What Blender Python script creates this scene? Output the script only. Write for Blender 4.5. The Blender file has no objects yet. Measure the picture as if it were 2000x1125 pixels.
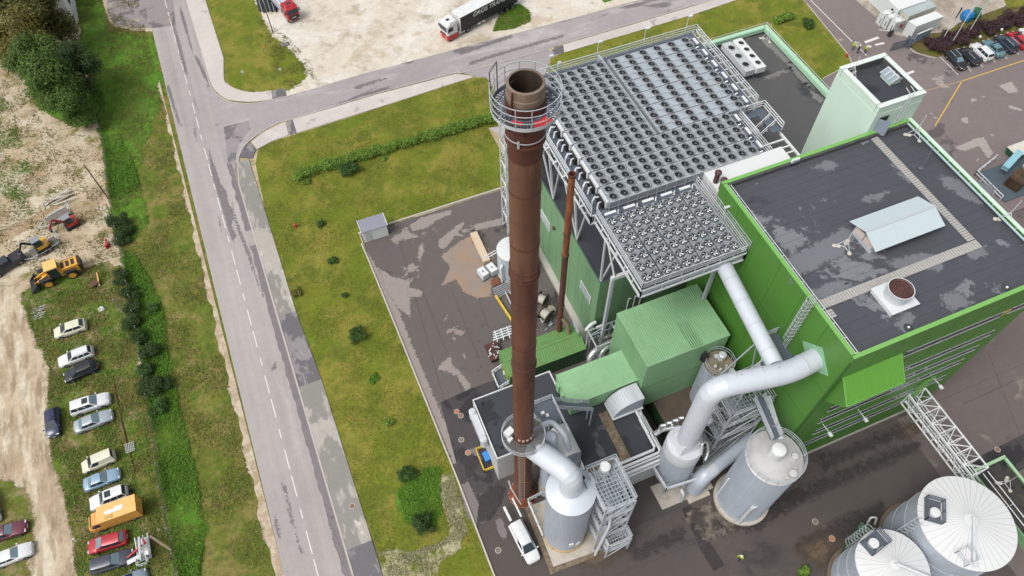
import bpy, math, random
from mathutils import Vector, Matrix, noise
random.seed(7)
S = bpy.context.scene
COL = S.collection
R = math.radians
# ------------------------------------------------------------------ camera
CAM = Vector((0, 0, 87.0))
CX = Vector((0.9252633392, -0.3791338356, -0.0120535399))
CY = Vector((0.3232901008, 0.7715600404, 0.5478855855))
CF = Vector((0.1984219338, 0.5108352365, -0.8364664353))
FPX = 1430.0
cam = bpy.data.cameras.new('camera'); co = bpy.data.objects.new('camera', cam); COL.objects.link(co)
m = Matrix((CX, CY, -CF)).transposed().to_4x4(); m.translation = CAM
co.matrix_world = m
cam.sensor_width = 36; cam.lens = FPX/2000*36; cam.clip_end = 2000; cam.clip_start = 1
S.camera = co
# ------------------------------------------------------------------ sky, sun, exposure
W = bpy.data.worlds.new('World'); S.world = W; W.use_nodes = True
wn = W.node_tree.nodes; wl = W.node_tree.links
sky = wn.new('ShaderNodeTexSky'); sky.sky_type = 'NISHITA'; sky.sun_disc = False
SUN_EL, SUN_AZ = 56, 256
sky.sun_elevation = R(SUN_EL); sky.sun_rotation = R(SUN_AZ)
sky.dust_density = 4; sky.ozone_density = 1.0; sky.air_density = 1.0
hs = wn.new('ShaderNodeHueSaturation'); hs.inputs['Saturation'].default_value = 0.2
wl.new(sky.outputs[0], hs.inputs['Color'])
bg = wn['Background']; bg.inputs['Strength'].default_value = 0.15
wl.new(hs.outputs[0], bg.inputs['Color'])
sun = bpy.data.lights.new('sun', 'SUN'); sun.energy = 1.3; sun.angle = R(22); sun.color = (1, .97, .93)
so = bpy.data.objects.new('sun', sun); COL.objects.link(so)
so.location = (0, 0, 120)
d = Vector((math.sin(R(SUN_AZ))*math.cos(R(SUN_EL)), math.cos(R(SUN_AZ))*math.cos(R(SUN_EL)), math.sin(R(SUN_EL))))
so.rotation_euler = (-d).to_track_quat('-Z', 'Y').to_euler()
vs = S.view_settings; vs.view_transform = 'Standard'; vs.look = 'None'; vs.exposure = 0.52; vs.gamma = 1; vs.use_curve_mapping = False

# ------------------------------------------------------------------ helpers
def P(px, py, z=0.0):
    "photo position on the level z -> place in the world"
    r = CX*((px-1000)/FPX) + CY*(-(py-562.5)/FPX) + CF
    t = (z-CAM.z)/r.z
    return CAM + r*t
def P2(px, py, z=0.0):
    v = P(px, py, z); return (v.x, v.y)
def OX(px, py, x):
    r = CX*((px-1000)/FPX) + CY*(-(py-562.5)/FPX) + CF
    return CAM + r*((x-CAM.x)/r.x)
def OY(px, py, y):
    r = CX*((px-1000)/FPX) + CY*(-(py-562.5)/FPX) + CF
    return CAM + r*((y-CAM.y)/r.y)
def lin(c):
    return tuple(.62*(x/12.92 if x <= .04045 else ((x+.055)/1.055)**2.4) for x in (v/255 for v in c))
class NT:
    def __init__(s, name):
        s.m = bpy.data.materials.new(name); s.m.use_nodes = True
        s.t = s.m.node_tree; s.b = s.t.nodes['Principled BSDF']; s.pos = None
    def n(s, typ, **k):
        o = s.t.nodes.new(typ)
        for a, v in k.items(): setattr(o, a, v)
        return o
    def l(s, a, b): s.t.links.new(a, b)
    def P(s):
        if not s.pos: s.pos = s.n('ShaderNodeNewGeometry')
        return s.pos.outputs['Position']
    def noise(s, scale, detail=4, rough=.6, off=0, stretch=None, dist=0):
        v = s.P()
        if off or stretch:
            mp = s.n('ShaderNodeMapping'); mp.inputs['Location'].default_value = (off, off*1.7, off*.3)
            if stretch:
                mp.inputs['Scale'].default_value = stretch[:3]
                if len(stretch) > 3: mp.inputs['Rotation'].default_value = (0, 0, stretch[3])
            s.l(v, mp.inputs[0]); v = mp.outputs[0]
        q = s.n('ShaderNodeTexNoise'); q.inputs['Scale'].default_value = scale
        q.inputs['Detail'].default_value = detail; q.inputs['Roughness'].default_value = rough
        q.inputs['Distortion'].default_value = dist
        s.l(v, q.inputs['Vector']); return q.outputs['Fac']
    def ramp(s, f, a, b, inv=False):
        r = s.n('ShaderNodeMapRange'); r.interpolation_type = 'SMOOTHSTEP'
        r.inputs['From Min'].default_value = a; r.inputs['From Max'].default_value = b
        if inv: r.inputs['To Min'].default_value = 1; r.inputs['To Max'].default_value = 0
        s.l(f, r.inputs['Value']); return r.outputs[0]
    def mix(s, f, a, b, mode='MIX'):
        x = s.n('ShaderNodeMix', data_type='RGBA', blend_type=mode)
        if isinstance(f, (int, float)): x.inputs[0].default_value = f
        else: s.l(f, x.inputs[0])
        for q, i in ((a, 6), (b, 7)):
            if isinstance(q, tuple): x.inputs[i].default_value = (*q[:3], 1)
            else: s.l(q, x.inputs[i])
        return x.outputs[2]
    def mul(s, a, b):
        x = s.n('ShaderNodeMath', operation='MULTIPLY'); s.l(a, x.inputs[0])
        if isinstance(b, (int, float)): x.inputs[1].default_value = b
        else: s.l(b, x.inputs[1])
        return x.outputs[0]
    def mx(s, a, b):
        x = s.n('ShaderNodeMath', operation='MAXIMUM'); s.l(a, x.inputs[0]); s.l(b, x.inputs[1]); return x.outputs[0]
    def vary(s, c, f, amt):
        v = s.n('ShaderNodeHueSaturation'); s.l(c if not isinstance(c, tuple) else s.rgb(c), v.inputs['Color'])
        r = s.n('ShaderNodeMapRange'); r.inputs['From Min'].default_value = .2; r.inputs['From Max'].default_value = .8
        r.inputs['To Min'].default_value = 1-amt; r.inputs['To Max'].default_value = 1+amt
        s.l(f, r.inputs['Value']); s.l(r.outputs[0], v.inputs['Value']); return v.outputs[0]
    def rgb(s, c):
        o = s.n('ShaderNodeRGB'); o.outputs[0].default_value = (*c[:3], 1); return o.outputs[0]
    def col(s, c):
        if isinstance(c, tuple): s.b.inputs['Base Color'].default_value = (*c[:3], 1)
        else: s.l(c, s.b.inputs['Base Color'])
    def rough(s, v):
        if isinstance(v, (int, float)): s.b.inputs['Roughness'].default_value = v
        else: s.l(v, s.b.inputs['Roughness'])
    def bump(s, f, dist, strength=1):
        b = s.n('ShaderNodeBump'); b.inputs['Distance'].default_value = dist; b.inputs['Strength'].default_value = strength
        s.l(f, b.inputs['Height']); s.l(b.outputs[0], s.b.inputs['Normal'])
MATS = {}
def mat(name, c, rough=.6, metal=0, var=.08, scale=1.2, bump=0, dirt=None, spec=.5, streak=0):
    "plain painted / metal / stone surface with a little unevenness"
    if name in MATS: return MATS[name]
    q = NT(name); c = lin(c)
    base = q.vary(c, q.noise(scale, 5), var)
    if streak:
        base = q.vary(base, q.noise(1.6, 5, .7, 7, (1, 1, .05)), streak); base = q.vary(base, q.noise(.5, 4, .6, 9, (1, 1, .3)), streak*.7)
    if dirt:
        base = q.mix(q.mul(q.ramp(q.noise(scale*.6, 6, .7, 3), .45, .75), dirt[1]), base, lin(dirt[0]))
    q.col(base)
    r = q.n('ShaderNodeMapRange'); r.inputs['To Min'].default_value = max(.05, rough-.12); r.inputs['To Max'].default_value = min(1, rough+.12)
    q.l(q.noise(scale*2, 3), r.inputs['Value']); q.rough(r.outputs[0])
    q.b.inputs['Metallic'].default_value = metal; q.b.inputs['Specular IOR Level'].default_value = spec
    if bump: q.bump(q.noise(scale*6, 4), bump)
    MATS[name] = q.m; return q.m

class MB:
    "collects faces for one mesh object"
    def __init__(s): s.v = []; s.f = []; s.mi = []; s.cur = 0
    def add(s, vs, fs):
        o = len(s.v); s.v += [tuple(v) for v in vs]; s.f += [tuple(i+o for i in f) for f in fs]; s.mi += [s.cur]*len(fs); return s
    def box(s, x0, y0, z0, x1, y1, z1, ch=0):
        return s.prism([(x0, y0), (x1, y0), (x1, y1), (x0, y1)], z0, z1)
    def cbox(s, c, size, rz=0, M=None):
        a, b, h = (q/2 for q in size)
        vs = [Vector((sx*a, sy*b, sz*h)) for sz in (-1, 1) for sx, sy in ((-1, -1), (1, -1), (1, 1), (-1, 1))]
        M = M or Matrix.Rotation(rz, 3, 'Z'); c = Vector(c)
        return s.add([M @ v + c for v in vs], [(3, 2, 1, 0), (4, 5, 6, 7), (0, 1, 5, 4), (1, 2, 6, 5), (2, 3, 7, 6), (3, 0, 4, 7)])
    def prism(s, poly, z0, z1, top=None):
        n = len(poly); top = top or poly
        vs = [(x, y, z0) for x, y in poly]+[(x, y, z1) for x, y in top]
        return s.add(vs, [tuple(range(n-1, -1, -1)), tuple(range(n, 2*n))]+[(i, (i+1) % n, n+(i+1) % n, n+i) for i in range(n)])
    def sheet(s, poly, z):
        return s.add([(x, y, z) for x, y in poly], [tuple(range(len(poly)))])
    def quad(s, *vs): return s.add(vs, [tuple(range(len(vs)))])
    def ring(s, c, r0, z0, r1, z1, n=24, cap0=False, cap1=False, axis=None):
        c = Vector(c); vs = []
        for r, z in ((r0, z0), (r1, z1)):
            for i in range(n):
                a = 2*math.pi*i/n; vs.append((c.x+r*math.cos(a), c.y+r*math.sin(a), c.z+z))
        fs = [(i, (i+1) % n, n+(i+1) % n, n+i) for i in range(n)]
        if cap0: fs.append(tuple(range(n-1, -1, -1)))
        if cap1: fs.append(tuple(range(n, 2*n)))
        return s.add(vs, fs)
    def cyl(s, c, r, z0, z1, n=16, r1=None): return s.ring(c, r, z0, r if r1 is None else r1, z1, n, True, True)
    def lathe(s, c, prof, n=24, cap=True):
        c = Vector(c); vs = []; m_ = len(prof)
        for r, z in prof:
            for i in range(n):
                a = 2*math.pi*i/n; vs.append((c.x+r*math.cos(a), c.y+r*math.sin(a), c.z+z))
        fs = [(k*n+i, k*n+(i+1) % n, (k+1)*n+(i+1) % n, (k+1)*n+i) for k in range(m_-1) for i in range(n)]
        if cap: fs += [tuple(range(n-1, -1, -1)), tuple(range((m_-1)*n, m_*n))]
        return s.add(vs, fs)
    def tube(s, pts, r, n=6, cap=True, up=None):
        pts = [Vector(p) for p in pts]; vs = []; N = len(pts); prev = None
        rs = r if isinstance(r, (list, tuple)) else [r]*N
        for k, p in enumerate(pts):
            t = (pts[min(k+1, N-1)]-pts[max(k-1, 0)]).normalized()
            if prev is None:
                a = Vector((0, 0, 1)) if abs(t.z) < .95 else Vector((1, 0, 0))
                u = t.cross(a).normalized()
            else: u = (prev - t*prev.dot(t)).normalized()
            prev = u; w = t.cross(u)
            sc = 1
            if 0 < k < N-1:
                cs = (pts[k]-pts[k-1]).normalized().dot((pts[k+1]-pts[k]).normalized()); sc = 1/max(.5, math.sqrt(max(.01, (1+cs)/2)))
            for i in range(n):
                a = 2*math.pi*(i+.5)/n; vs.append(p+(u*math.cos(a)+w*math.sin(a))*rs[k]*(1+(sc-1)*.0))
        fs = [(k*n+i, (k+1)*n+i, (k+1)*n+(i+1) % n, k*n+(i+1) % n) for k in range(N-1) for i in range(n)]
        if cap: fs += [tuple(range(n)), tuple(range(N*n-1, N*n-n-1, -1))]
        return s.add(vs, fs)
    def bar(s, a, b, w, h=None):
        a, b = Vector(a), Vector(b); h = h or w; t = (b-a).normalized()
        q = Vector((0, 0, 1)) if abs(t.z) < .98 else Vector((0, 1, 0))
        u = t.cross(q).normalized()*w/2; v = u.cross(t).normalized()*h/2
        vs = [p+x*u+y*v for p in (a, b) for x, y in ((-1, -1), (1, -1), (1, 1), (-1, 1))]
        return s.add(vs, [(0, 1, 2, 3), (7, 6, 5, 4), (1, 0, 4, 5), (2, 1, 5, 6), (3, 2, 6, 7), (0, 3, 7, 4)])
    def rail(s, pts, h=1.1, r=.03, step=1.5, rows=3, closed=False):
        pts = [Vector(p) for p in pts]
        if closed: pts.append(pts[0])
        for k in range(rows):
            for a, b in zip(pts, pts[1:]): s.bar(a+Vector((0, 0, h*(k+1)/rows)), b+Vector((0, 0, h*(k+1)/rows)), r*2)
        for a, b in zip(pts, pts[1:]):
            n = max(1, round((b-a).length/step))
            for i in range(n+1):
                q = a.lerp(b, i/n); s.bar(q, q+Vector((0, 0, h)), r*2)
        return s
    def build(s, name, mats, parent=None, smooth=False, auto=None):
        me = bpy.data.meshes.new(name); off = Vector()
        q = parent
        while q is not None: off += q.location; q = q.parent
        me.from_pydata([(v[0]-off.x, v[1]-off.y, v[2]-off.z) for v in s.v], [], s.f)
        for k in (mats if isinstance(mats, (list, tuple)) else [mats]): me.materials.append(k)
        if any(s.mi): me.polygons.foreach_set('material_index', s.mi)
        if smooth:
            me.polygons.foreach_set('use_smooth', [True]*len(s.f))
            me.update()
            try: me.set_sharp_from_angle(angle=R(auto or 35))
            except Exception: pass
        me.update()
        o = bpy.data.objects.new(name, me); COL.objects.link(o)
        if parent: o.parent = parent
        return o
def tag(o, label=None, cat=None, group=None, kind=None):
    if label: o['label'] = label
    if cat: o['category'] = cat
    if group: o['group'] = group
    if kind: o['kind'] = kind
    return o
def thing(name, label, cat, loc=(0, 0, 0), group=None):
    o = bpy.data.objects.new(name, None); COL.objects.link(o); o.location = loc; o.empty_display_size = .3
    return tag(o, label, cat, group)
def struct(name, mb, mt, parent=None, **k):
    o = mb.build(name, mt, parent, **k)
    if not parent: o['kind'] = 'structure'
    return o
def share(src, parent, loc=None, rz=None):
    c = src.copy(); COL.objects.link(c); c.parent = parent
    if loc is not None: c.location = loc
    if rz is not None: c.rotation_euler = (0, 0, rz)
    return c
def copy_tree(o, parent=None):
    c = o.copy(); COL.objects.link(c); c.parent = parent
    for ch in o.children: copy_tree(ch, c)
    return c
def jitter_poly(pts, step=1.2, amp=.25, seed=0):
    "walks round a polygon and makes its edge uneven"
    out = []; n = len(pts)
    for i in range(n):
        a = Vector((*pts[i], 0)); b = Vector((*pts[(i+1) % n], 0)); L = (b-a).length; k = max(1, int(L/step))
        nx = Vector((-(b-a).y, (b-a).x, 0)).normalized() if L > 0 else Vector()
        for j in range(k):
            p = a.lerp(b, j/k); q = noise.noise(Vector((p.x*.35+seed, p.y*.35, seed)))+.6*noise.noise(Vector((p.x*1.3, p.y*1.3+seed, 1)))+.45*noise.noise(Vector((p.x*3.1, p.y*3.1+seed, 5)))
            p = p+nx*q*amp*(0 if (j == 0 and False) else 1); out.append((p.x, p.y))
    return out
def curve(pts, k=6):
    "smooth open line through the points"
    out = []; pts = [Vector((p[0], p[1])) for p in pts]
    for i in range(len(pts)-1):
        a, b, c, e = pts[max(0, i-1)], pts[i], pts[i+1], pts[min(len(pts)-1, i+2)]
        for j in range(k):
            t = j/k; v = .5*((2*b)+(c-a)*t+(2*a-5*b+4*c-e)*t*t+(3*b-a-3*c+e)*t**3); out.append((v.x, v.y))
    out.append((pts[-1].x, pts[-1].y)); return out
# ------------------------------------------------------------------ ground materials
def ground_mat(name, cols, sc=.25, fine=3, bumpd=.03, rough=.9, var=.25, edges=(.42, .58), stretch=None, off=0):
    q = NT(name); c = lin(cols[0])
    out = q.rgb(c)
    for i, cc in enumerate(cols[1:]):
        f = q.ramp(q.noise(sc*(1+.7*i), 7, .65, off+5*i+1, stretch), edges[0]+.03*i, edges[1]+.03*i)
        out = q.mix(f, out, lin(cc))
    fn = q.noise(fine, 6, .75, off+2)
    out = q.vary(out, q.noise(fine*.28, 5, .7, off+8), var*.7)
    out = q.vary(out, fn, var*1.25); q.col(out); q.rough(rough); q.bump(fn, bumpd)
    q.b.inputs['Specular IOR Level'].default_value = .2
    MATS[name] = q.m; return q.m
def asphalt_mat(name, base, dark, light, wet=(.5, .54), dry=(.6, .63), sc=.18, stretch=None, off=0, wetdetail=6):
    "asphalt after rain: damp, darker wet and paler dry areas with ragged edges"
    q = NT(name); b = lin(base)
    n1 = q.noise(sc, wetdetail+2, .66, off, stretch, .3); n2 = q.noise(sc*1.3, wetdetail+2, .66, off+11, stretch, .3)
    w = q.ramp(n1, *wet); dr = q.ramp(n2, *dry)
    big = q.noise(.05, 3, .5, off+3)
    c = q.vary(b, big, .12)
    c = q.mix(dr, c, lin(light)); c = q.mix(w, c, lin(dark))
    fn = q.noise(9, 5, .8, off+4); c = q.vary(c, fn, .13)
    c = q.vary(c, q.noise(.9, 5, .7, off+6), .1)
    q.col(c)
    r = q.n('ShaderNodeMapRange'); r.inputs['To Min'].default_value = .82; r.inputs['To Max'].default_value = .38
    q.l(w, r.inputs['Value']); q.rough(r.outputs[0]); q.bump(fn, .006)
    MATS[name] = q.m; return q.m
G_dirt = ground_mat('dirt', [(188, 168, 136), (206, 190, 160), (120, 118, 62)], .16, 2.2, .05)
G_sand = ground_mat('sandy_soil', [(205, 187, 158), (186, 164, 134), (219, 206, 182), (132, 126, 74)], .13, 1.6, .07, var=.2, edges=(.45, .6))
G_track = ground_mat('sandy_track', [(208, 190, 163), (188, 168, 140), (224, 212, 190), (165, 145, 118)], .22, 1.3, .07, var=.2, edges=(.43, .6), stretch=(1.6, .35, 1))
G_lot = ground_mat('pale_gravel', [(226, 216, 200), (236, 230, 219), (206, 192, 170), (190, 178, 156)], .11, 1.3, .04, var=.13, edges=(.46, .62))
G_lawn = ground_mat('mown_lawn', [(124, 130, 44), (110, 126, 36), (144, 138, 60), (106, 116, 40)], .12, 3.0, .06, var=.3)
G_verge = ground_mat('rough_grass', [(118, 122, 52), (102, 118, 40), (140, 130, 74), (94, 112, 38)], .2, 2.4, .08, var=.38)
G_lush = ground_mat('lush_grass', [(90, 134, 38), (106, 146, 48), (96, 122, 42), (80, 114, 32)], .22, 2.8, .08, var=.34)
G_weed = ground_mat('weedy_grass', [(112, 120, 52), (98, 120, 42), (128, 122, 62), (154, 138, 100)], .2, 2.6, .08, var=.38)
G_clover = ground_mat('flowering_weeds', [(176, 168, 128), (112, 124, 46), (190, 184, 150)], .5, 4, .08, var=.3)
G_shoulder = ground_mat('gravel_shoulder', [(205, 186, 160), (184, 164, 138), (214, 200, 178)], .5, 3, .04, var=.2)
A_road = asphalt_mat('road_asphalt', (179, 172, 169), (133, 126, 125), (191, 184, 180), wet=(.66, .7), dry=(.55, .7), sc=.13, stretch=(1.9, .2, 1), off=3)
def lanes(m_):
    q = NT.__new__(NT); q.m = m_; q.t = m_.node_tree; q.b = q.t.nodes['Principled BSDF']; q.pos = None
    c = q.b.inputs['Base Color'].links[0].from_socket; q.l(q.vary(c, q.noise(1.0, 3, .5, 4, (.75, .012, 1)), .16), q.b.inputs['Base Color'])
lanes(A_road)
A_side = asphalt_mat('side_road_asphalt', (172, 164, 164), (128, 121, 123), (196, 189, 188), wet=(.55, .58), dry=(.5, .65), sc=.12, stretch=(.45, 1.3, 1, .1), off=9)
A_yard = asphalt_mat('yard_asphalt', (106, 98, 95), (68, 62, 61), (158, 147, 140), wet=(.6, .66), dry=(.62, .635), sc=.14, off=20)
A_park = asphalt_mat('parking_asphalt', (136, 124, 122), (102, 92, 92), (176, 165, 160), wet=(.58, .62), dry=(.62, .635), sc=.13, off=37)
A_front = asphalt_mat('damp_asphalt', (86, 78, 74), (66, 60, 58), (114, 104, 96), wet=(.54, .7), dry=(.56, .74), sc=.12, stretch=(.8, 1.1, 1), off=51)
A_patch = asphalt_mat('new_asphalt', (74, 69, 71), (48, 45, 47), (96, 90, 90), wet=(.5, .56), dry=(.6, .64), sc=.35, off=61)
A_wet = mat('wet_asphalt', (62, 55, 55), .3, var=.15, scale=.8)
A_streak = mat('damp_streak', (130, 123, 125), .55, var=.12, scale=.9)
A_dry = mat('dried_asphalt', (160, 149, 143), .85, var=.1, scale=1.5)
G_conc = asphalt_mat('footway_concrete', (186, 180, 170), (150, 147, 140), (222, 214, 204), wet=(.47, .53), dry=(.58, .61), sc=.3, stretch=(1.4, .5, 1), off=71)
G_conc2 = asphalt_mat('pale_footway_concrete', (212, 203, 197), (180, 172, 168), (222, 214, 208), wet=(.62, .66), dry=(.55, .65), sc=.3, off=77)
G_footdark = asphalt_mat('dark_footway', (152, 146, 148), (112, 108, 112), (172, 166, 166), wet=(.47, .5), dry=(.6, .63), sc=.35, stretch=(1.2, .5, 1), off=83)
G_kerb = mat('kerb_stone', (205, 198, 188), .85, var=.12, scale=2)
PAINT_W = mat('white_road_paint', (238, 236, 232), .7, var=.06, scale=4)
PAINT_Y = mat('yellow_road_paint', (226, 184, 74), .7, var=.1, scale=4)
CONC = mat('foundation_concrete', (206, 198, 184), .85, var=.1, scale=1.2, dirt=((120, 105, 88), .5), bump=.01)

# ------------------------------------------------------------------ terrain sheets
b = MB(); b.box(-420, -260, -3, 480, 620, -.02); struct('ground', b, G_dirt)
def rx(y, off): return -14.4-.0139*(y-25.5)+off
SOFT = {}
def soft_mat(mt, sc, k, sharp):
    "the same surface, its border broken up by noise and open to what lies under it"
    key = (mt.name, sc, k, sharp)
    if key in SOFT: return SOFT[key]
    c = mt.copy(); c.name = mt.name+'_edge'; t = c.node_tree; L = t.links
    def n(ty): return t.nodes.new(ty)
    at = n('ShaderNodeAttribute'); at.attribute_name = 'edge'; g = n('ShaderNodeNewGeometry'); no = n('ShaderNodeTexNoise')
    no.inputs['Scale'].default_value = sc; no.inputs['Detail'].default_value = 7; no.inputs['Roughness'].default_value = .68; L.new(g.outputs['Position'], no.inputs['Vector'])
    m1 = n('ShaderNodeMath'); m1.operation = 'MULTIPLY_ADD'; L.new(no.outputs['Fac'], m1.inputs[0]); m1.inputs[1].default_value = k; m1.inputs[2].default_value = -k/2
    m2 = n('ShaderNodeMath'); m2.operation = 'ADD'; L.new(at.outputs['Fac'], m2.inputs[0]); L.new(m1.outputs[0], m2.inputs[1])
    r = n('ShaderNodeMapRange'); r.interpolation_type = 'SMOOTHSTEP'; r.inputs['From Min'].default_value = .5-sharp; r.inputs['From Max'].default_value = .5+sharp; L.new(m2.outputs[0], r.inputs['Value'])
    tr = n('ShaderNodeBsdfTransparent'); mx = n('ShaderNodeMixShader'); L.new(r.outputs[0], mx.inputs[0]); L.new(tr.outputs[0], mx.inputs[1]); L.new(t.nodes['Principled BSDF'].outputs[0], mx.inputs[2]); L.new(mx.outputs[0], t.nodes['Material Output'].inputs[0])
    SOFT[key] = c; return c
def soft_sheet(name, poly, z, mt, w, cell=None, parent=None, sharp=None):
    xs = [p[0] for p in poly]; ys_ = [p[1] for p in poly]; x0, x1, y0, y1 = min(xs)-w, max(xs)+w, min(ys_)-w, max(ys_)+w
    cell = cell or max(.2, min(w*.6, 1.0)); nx, ny = int((x1-x0)/cell)+2, int((y1-y0)/cell)+2; n = len(poly); val = {}
    seg = [(poly[i][0], poly[i][1], poly[(i+1) % n][0]-poly[i][0], poly[(i+1) % n][1]-poly[i][1]) for i in range(n)]; seg = [(a, b_, c, d_, c*c+d_*d_ or 1e-9) for a, b_, c, d_ in seg]
    for j in range(ny):
        y = y0+j*cell
        cr = sorted(a+(y-b_)*c/d_ for a, b_, c, d_, l in seg if (b_ > y) != (b_+d_ > y))
        for i in range(nx):
            x = x0+i*cell; dd = 1e9
            for a, b_, c, d_, l in seg:
                t = ((x-a)*c+(y-b_)*d_)/l; t = 0 if t < 0 else 1 if t > 1 else t; u = a+t*c-x; v = b_+t*d_-y; q = u*u+v*v
                if q < dd: dd = q
            dd = math.sqrt(dd)/(2*w); ins = sum(1 for q in cr if q < x) % 2
            val[i, j] = .5+min(dd, .5) if ins else .5-min(dd, .5)
    b = MB(); idx = {}; ev = []
    def vid(i, j):
        if (i, j) not in idx: idx[i, j] = len(b.v); b.v.append((x0+i*cell, y0+j*cell, z)); ev.append(val[i, j])
        return idx[i, j]
    for j in range(ny-1):
        for i in range(nx-1):
            if max(val[i, j], val[i+1, j], val[i, j+1], val[i+1, j+1]) > 0: b.f.append((vid(i, j), vid(i+1, j), vid(i+1, j+1), vid(i, j+1))); b.mi.append(0)
    grass = any(k_ in mt.name for k_ in ('grass', 'lawn', 'weed', 'sand', 'soil', 'bed', 'gravel', 'lush'))
    o = b.build(name, soft_mat(mt, (.9 if grass else 1.6)/max(w, .35), 1.1, sharp or (.09 if grass else .14 if 'membrane' in mt.name else .3 if mt.name in ('damp_band', 'muddy_asphalt') else .06)), parent)
    at = o.data.attributes.new('edge', 'FLOAT', 'POINT'); at.data.foreach_set('value', ev)
    if not parent: o['kind'] = 'structure'
    return o
def sheet(name, poly, z, mt, jit=0, seed=0, step=1.2, parent=None):
    if jit: return soft_sheet(name, poly, z, mt, jit*1.1, parent=parent)
    b = MB(); b.sheet(poly, z)
    # keep the face pointing up
    a = sum(poly[i][0]*poly[(i+1) % len(poly)][1]-poly[(i+1) % len(poly)][0]*poly[i][1] for i in range(len(poly)))
    if a < 0: b.f = [tuple(reversed(f)) for f in b.f]
    o = b.build(name, mt, parent)
    if not parent: o['kind'] = 'structure'
    return o
fence_px = [(140, -40), (158, 60), (172, 150), (188, 225), (207, 300), (214, 380), (236, 480), (252, 560), (277, 680), (291, 780), (306, 870), (318, 960), (333, 1040), (352, 1140)]
FENCE = [P2(*p) for p in fence_px]
ys = [14+i*8 for i in range(25)]
# rough verge between fence and road
sheet('verge', [p for p in FENCE]+[(FENCE[-1][0]+.5, 5)]+[(rx(y, -3.4), y) for y in [5]+ys], .004, G_verge)
sheet('yard_soil', [(-120, 190), (FENCE[0][0], 190)]+FENCE+[(FENCE[-1][0], 0), (-120, 0)], .008, G_sand)
# lush strip of ground cover along the fence
lush = [P2(*p) for p in [(150, -30), (190, -30), (210, 60), (300, 75), (322, 180), (265, 330), (290, 430), (252, 480), (300, 560), (318, 600), (330, 700), (352, 800), (385, 930), (400, 1040), (390, 1130), (350, 1135), (330, 1040), (306, 900), (290, 790), (262, 640), (240, 500), (212, 380), (200, 290), (180, 210), (160, 90)]]
sheet('lush_ground_cover', lush, .012, G_lush, 1.9)
weed = [P2(*p) for p in [(40, 575), (75, 548), (150, 535), (200, 512), (238, 520), (262, 640), (290, 780), (304, 870), (320, 980), (345, 1130), (150, 1135), (140, 1050), (126, 970), (100, 900), (93, 800), (96, 720), (62, 650)]]
sheet('weedy_ground', weed, .0135, G_weed, 1.5, 5, .4)
sheet('weedy_corner', [P2(*p) for p in [(-40, 940), (40, 935), (65, 975), (75, 1040), (52, 1100), (60, 1140), (-40, 1140)]], .012, G_weed, .8, 8)
sheet('dirt_track', [P2(*p) for p in [(-60, 560), (30, 555), (58, 640), (92, 720), (90, 800), (98, 900), (124, 970), (138, 1050), (146, 1140), (60, 1140), (70, 1040), (60, 975), (30, 935), (-60, 930)]], .016, G_track, 1.4, 12, .4)
sheet('tyre_track', [P2(*p) for p in [(-40, 470), (60, 425), (110, 398), (118, 412), (60, 445), (-40, 500)]], .012, ground_mat('damp_sand', [(176, 152, 122), (190, 168, 138)], .4, 2, .05), .5, 14)
sheet('grass_patch', [P2(*p) for p in [(80, 215), (150, 250), (190, 240), (185, 180), (40, 30), (-40, -10), (-40, 40), (30, 130)]], .014, G_lush, 1.5, 41, .5)
# sandy lot beyond the side road and its grass
sheet('gravel_lot', [P2(*p) for p in [(385, -60), (430, 130), (520, 195), (580, 188), (700, 150), (1000, 68), (1270, -6), (1420, -60)]], .006, G_lot)
sheet('roadside_grass', [P2(*p) for p in [(372, -40), (388, 0), (408, 70), (425, 130), (437, 156), (455, 171), (480, 180), (536, 178), (567, 176), (600, 150), (592, 125), (565, 95), (530, 70), (515, 40), (497, 0), (480, -40)]], .012, G_lawn, .9)
sheet('lot_grass', [P2(*p) for p in [(962, 62), (970, 40), (985, 15), (1015, 8), (1034, 20), (1036, 42), (1005, 56)]], .012, G_verge, .7, 9)
sheet('lot_grass', [P2(*p) for p in [(1180, 6), (1225, -10), (1260, -30), (1150, -30)]], .012, G_lush, .6, 10)
# the plant's lawn, yard, front apron, parking
lawn = [P2(505, 290), P2(530, 277), P2(700, 224), P2(925, 151), P2(950, 152), P2(962, 168), P2(985, 245), (29, 84), (29, 71.1), (3.1, 71.1), (3.2, 66), (3.6, 50), (4.1, 30), (4.1, 5), (-7.0, 5), (-7.35, 26)]+[P2(*p) for p in [(652, 850), (603, 700), (560, 565), (520, 420), (499, 320)]]
sheet('lawn', lawn, .02, G_lawn)
sheet('lawn', [P2(*p) for p in [(1075, 112), (1100, 103), (1357, 28), (1440, 0), (1520, -25), (1560, -10), (1578, 12), (1656, 108), (1662, 125), (1607, 153)]]+[(75, 62), (74, 78), (32, 78)], .02, G_lawn)
sheet('dry_weeds', [P2(*p) for p in [(735, 1140), (742, 1078), (775, 1070), (800, 1080), (850, 1065), (880, 1048), (872, 1000), (858, 970), (850, 945), (880, 922), (905, 985), (912, 1040), (895, 1075), (860, 1095), (845, 1140)]], .026, G_clover, .8, 31)
sheet('lush_patch', [P2(*p) for p in [(770, 960), (800, 940), (830, 915), (862, 912), (855, 950), (862, 1000), (850, 1030), (790, 1020), (775, 990)]], .024, G_lush, .8, 33)
yard = [(3.4, 70.7), (27, 70.7), (60, 70.7), (75, 62), P2(1605, 158), P2(1600, 190), (160, 50), (160, 26), (3.8, 26)]
sheet('yard', [(3.3, 70.7), (50, 70.7), (50, 36.6), (4.0, 36.6), (3.55, 50)], .008, A_yard)
sheet('yard', [(4.0, 36.6), (50, 36.6), (160, 36.6), (160, -70), (4.2, -70)], .008, A_front)
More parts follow.
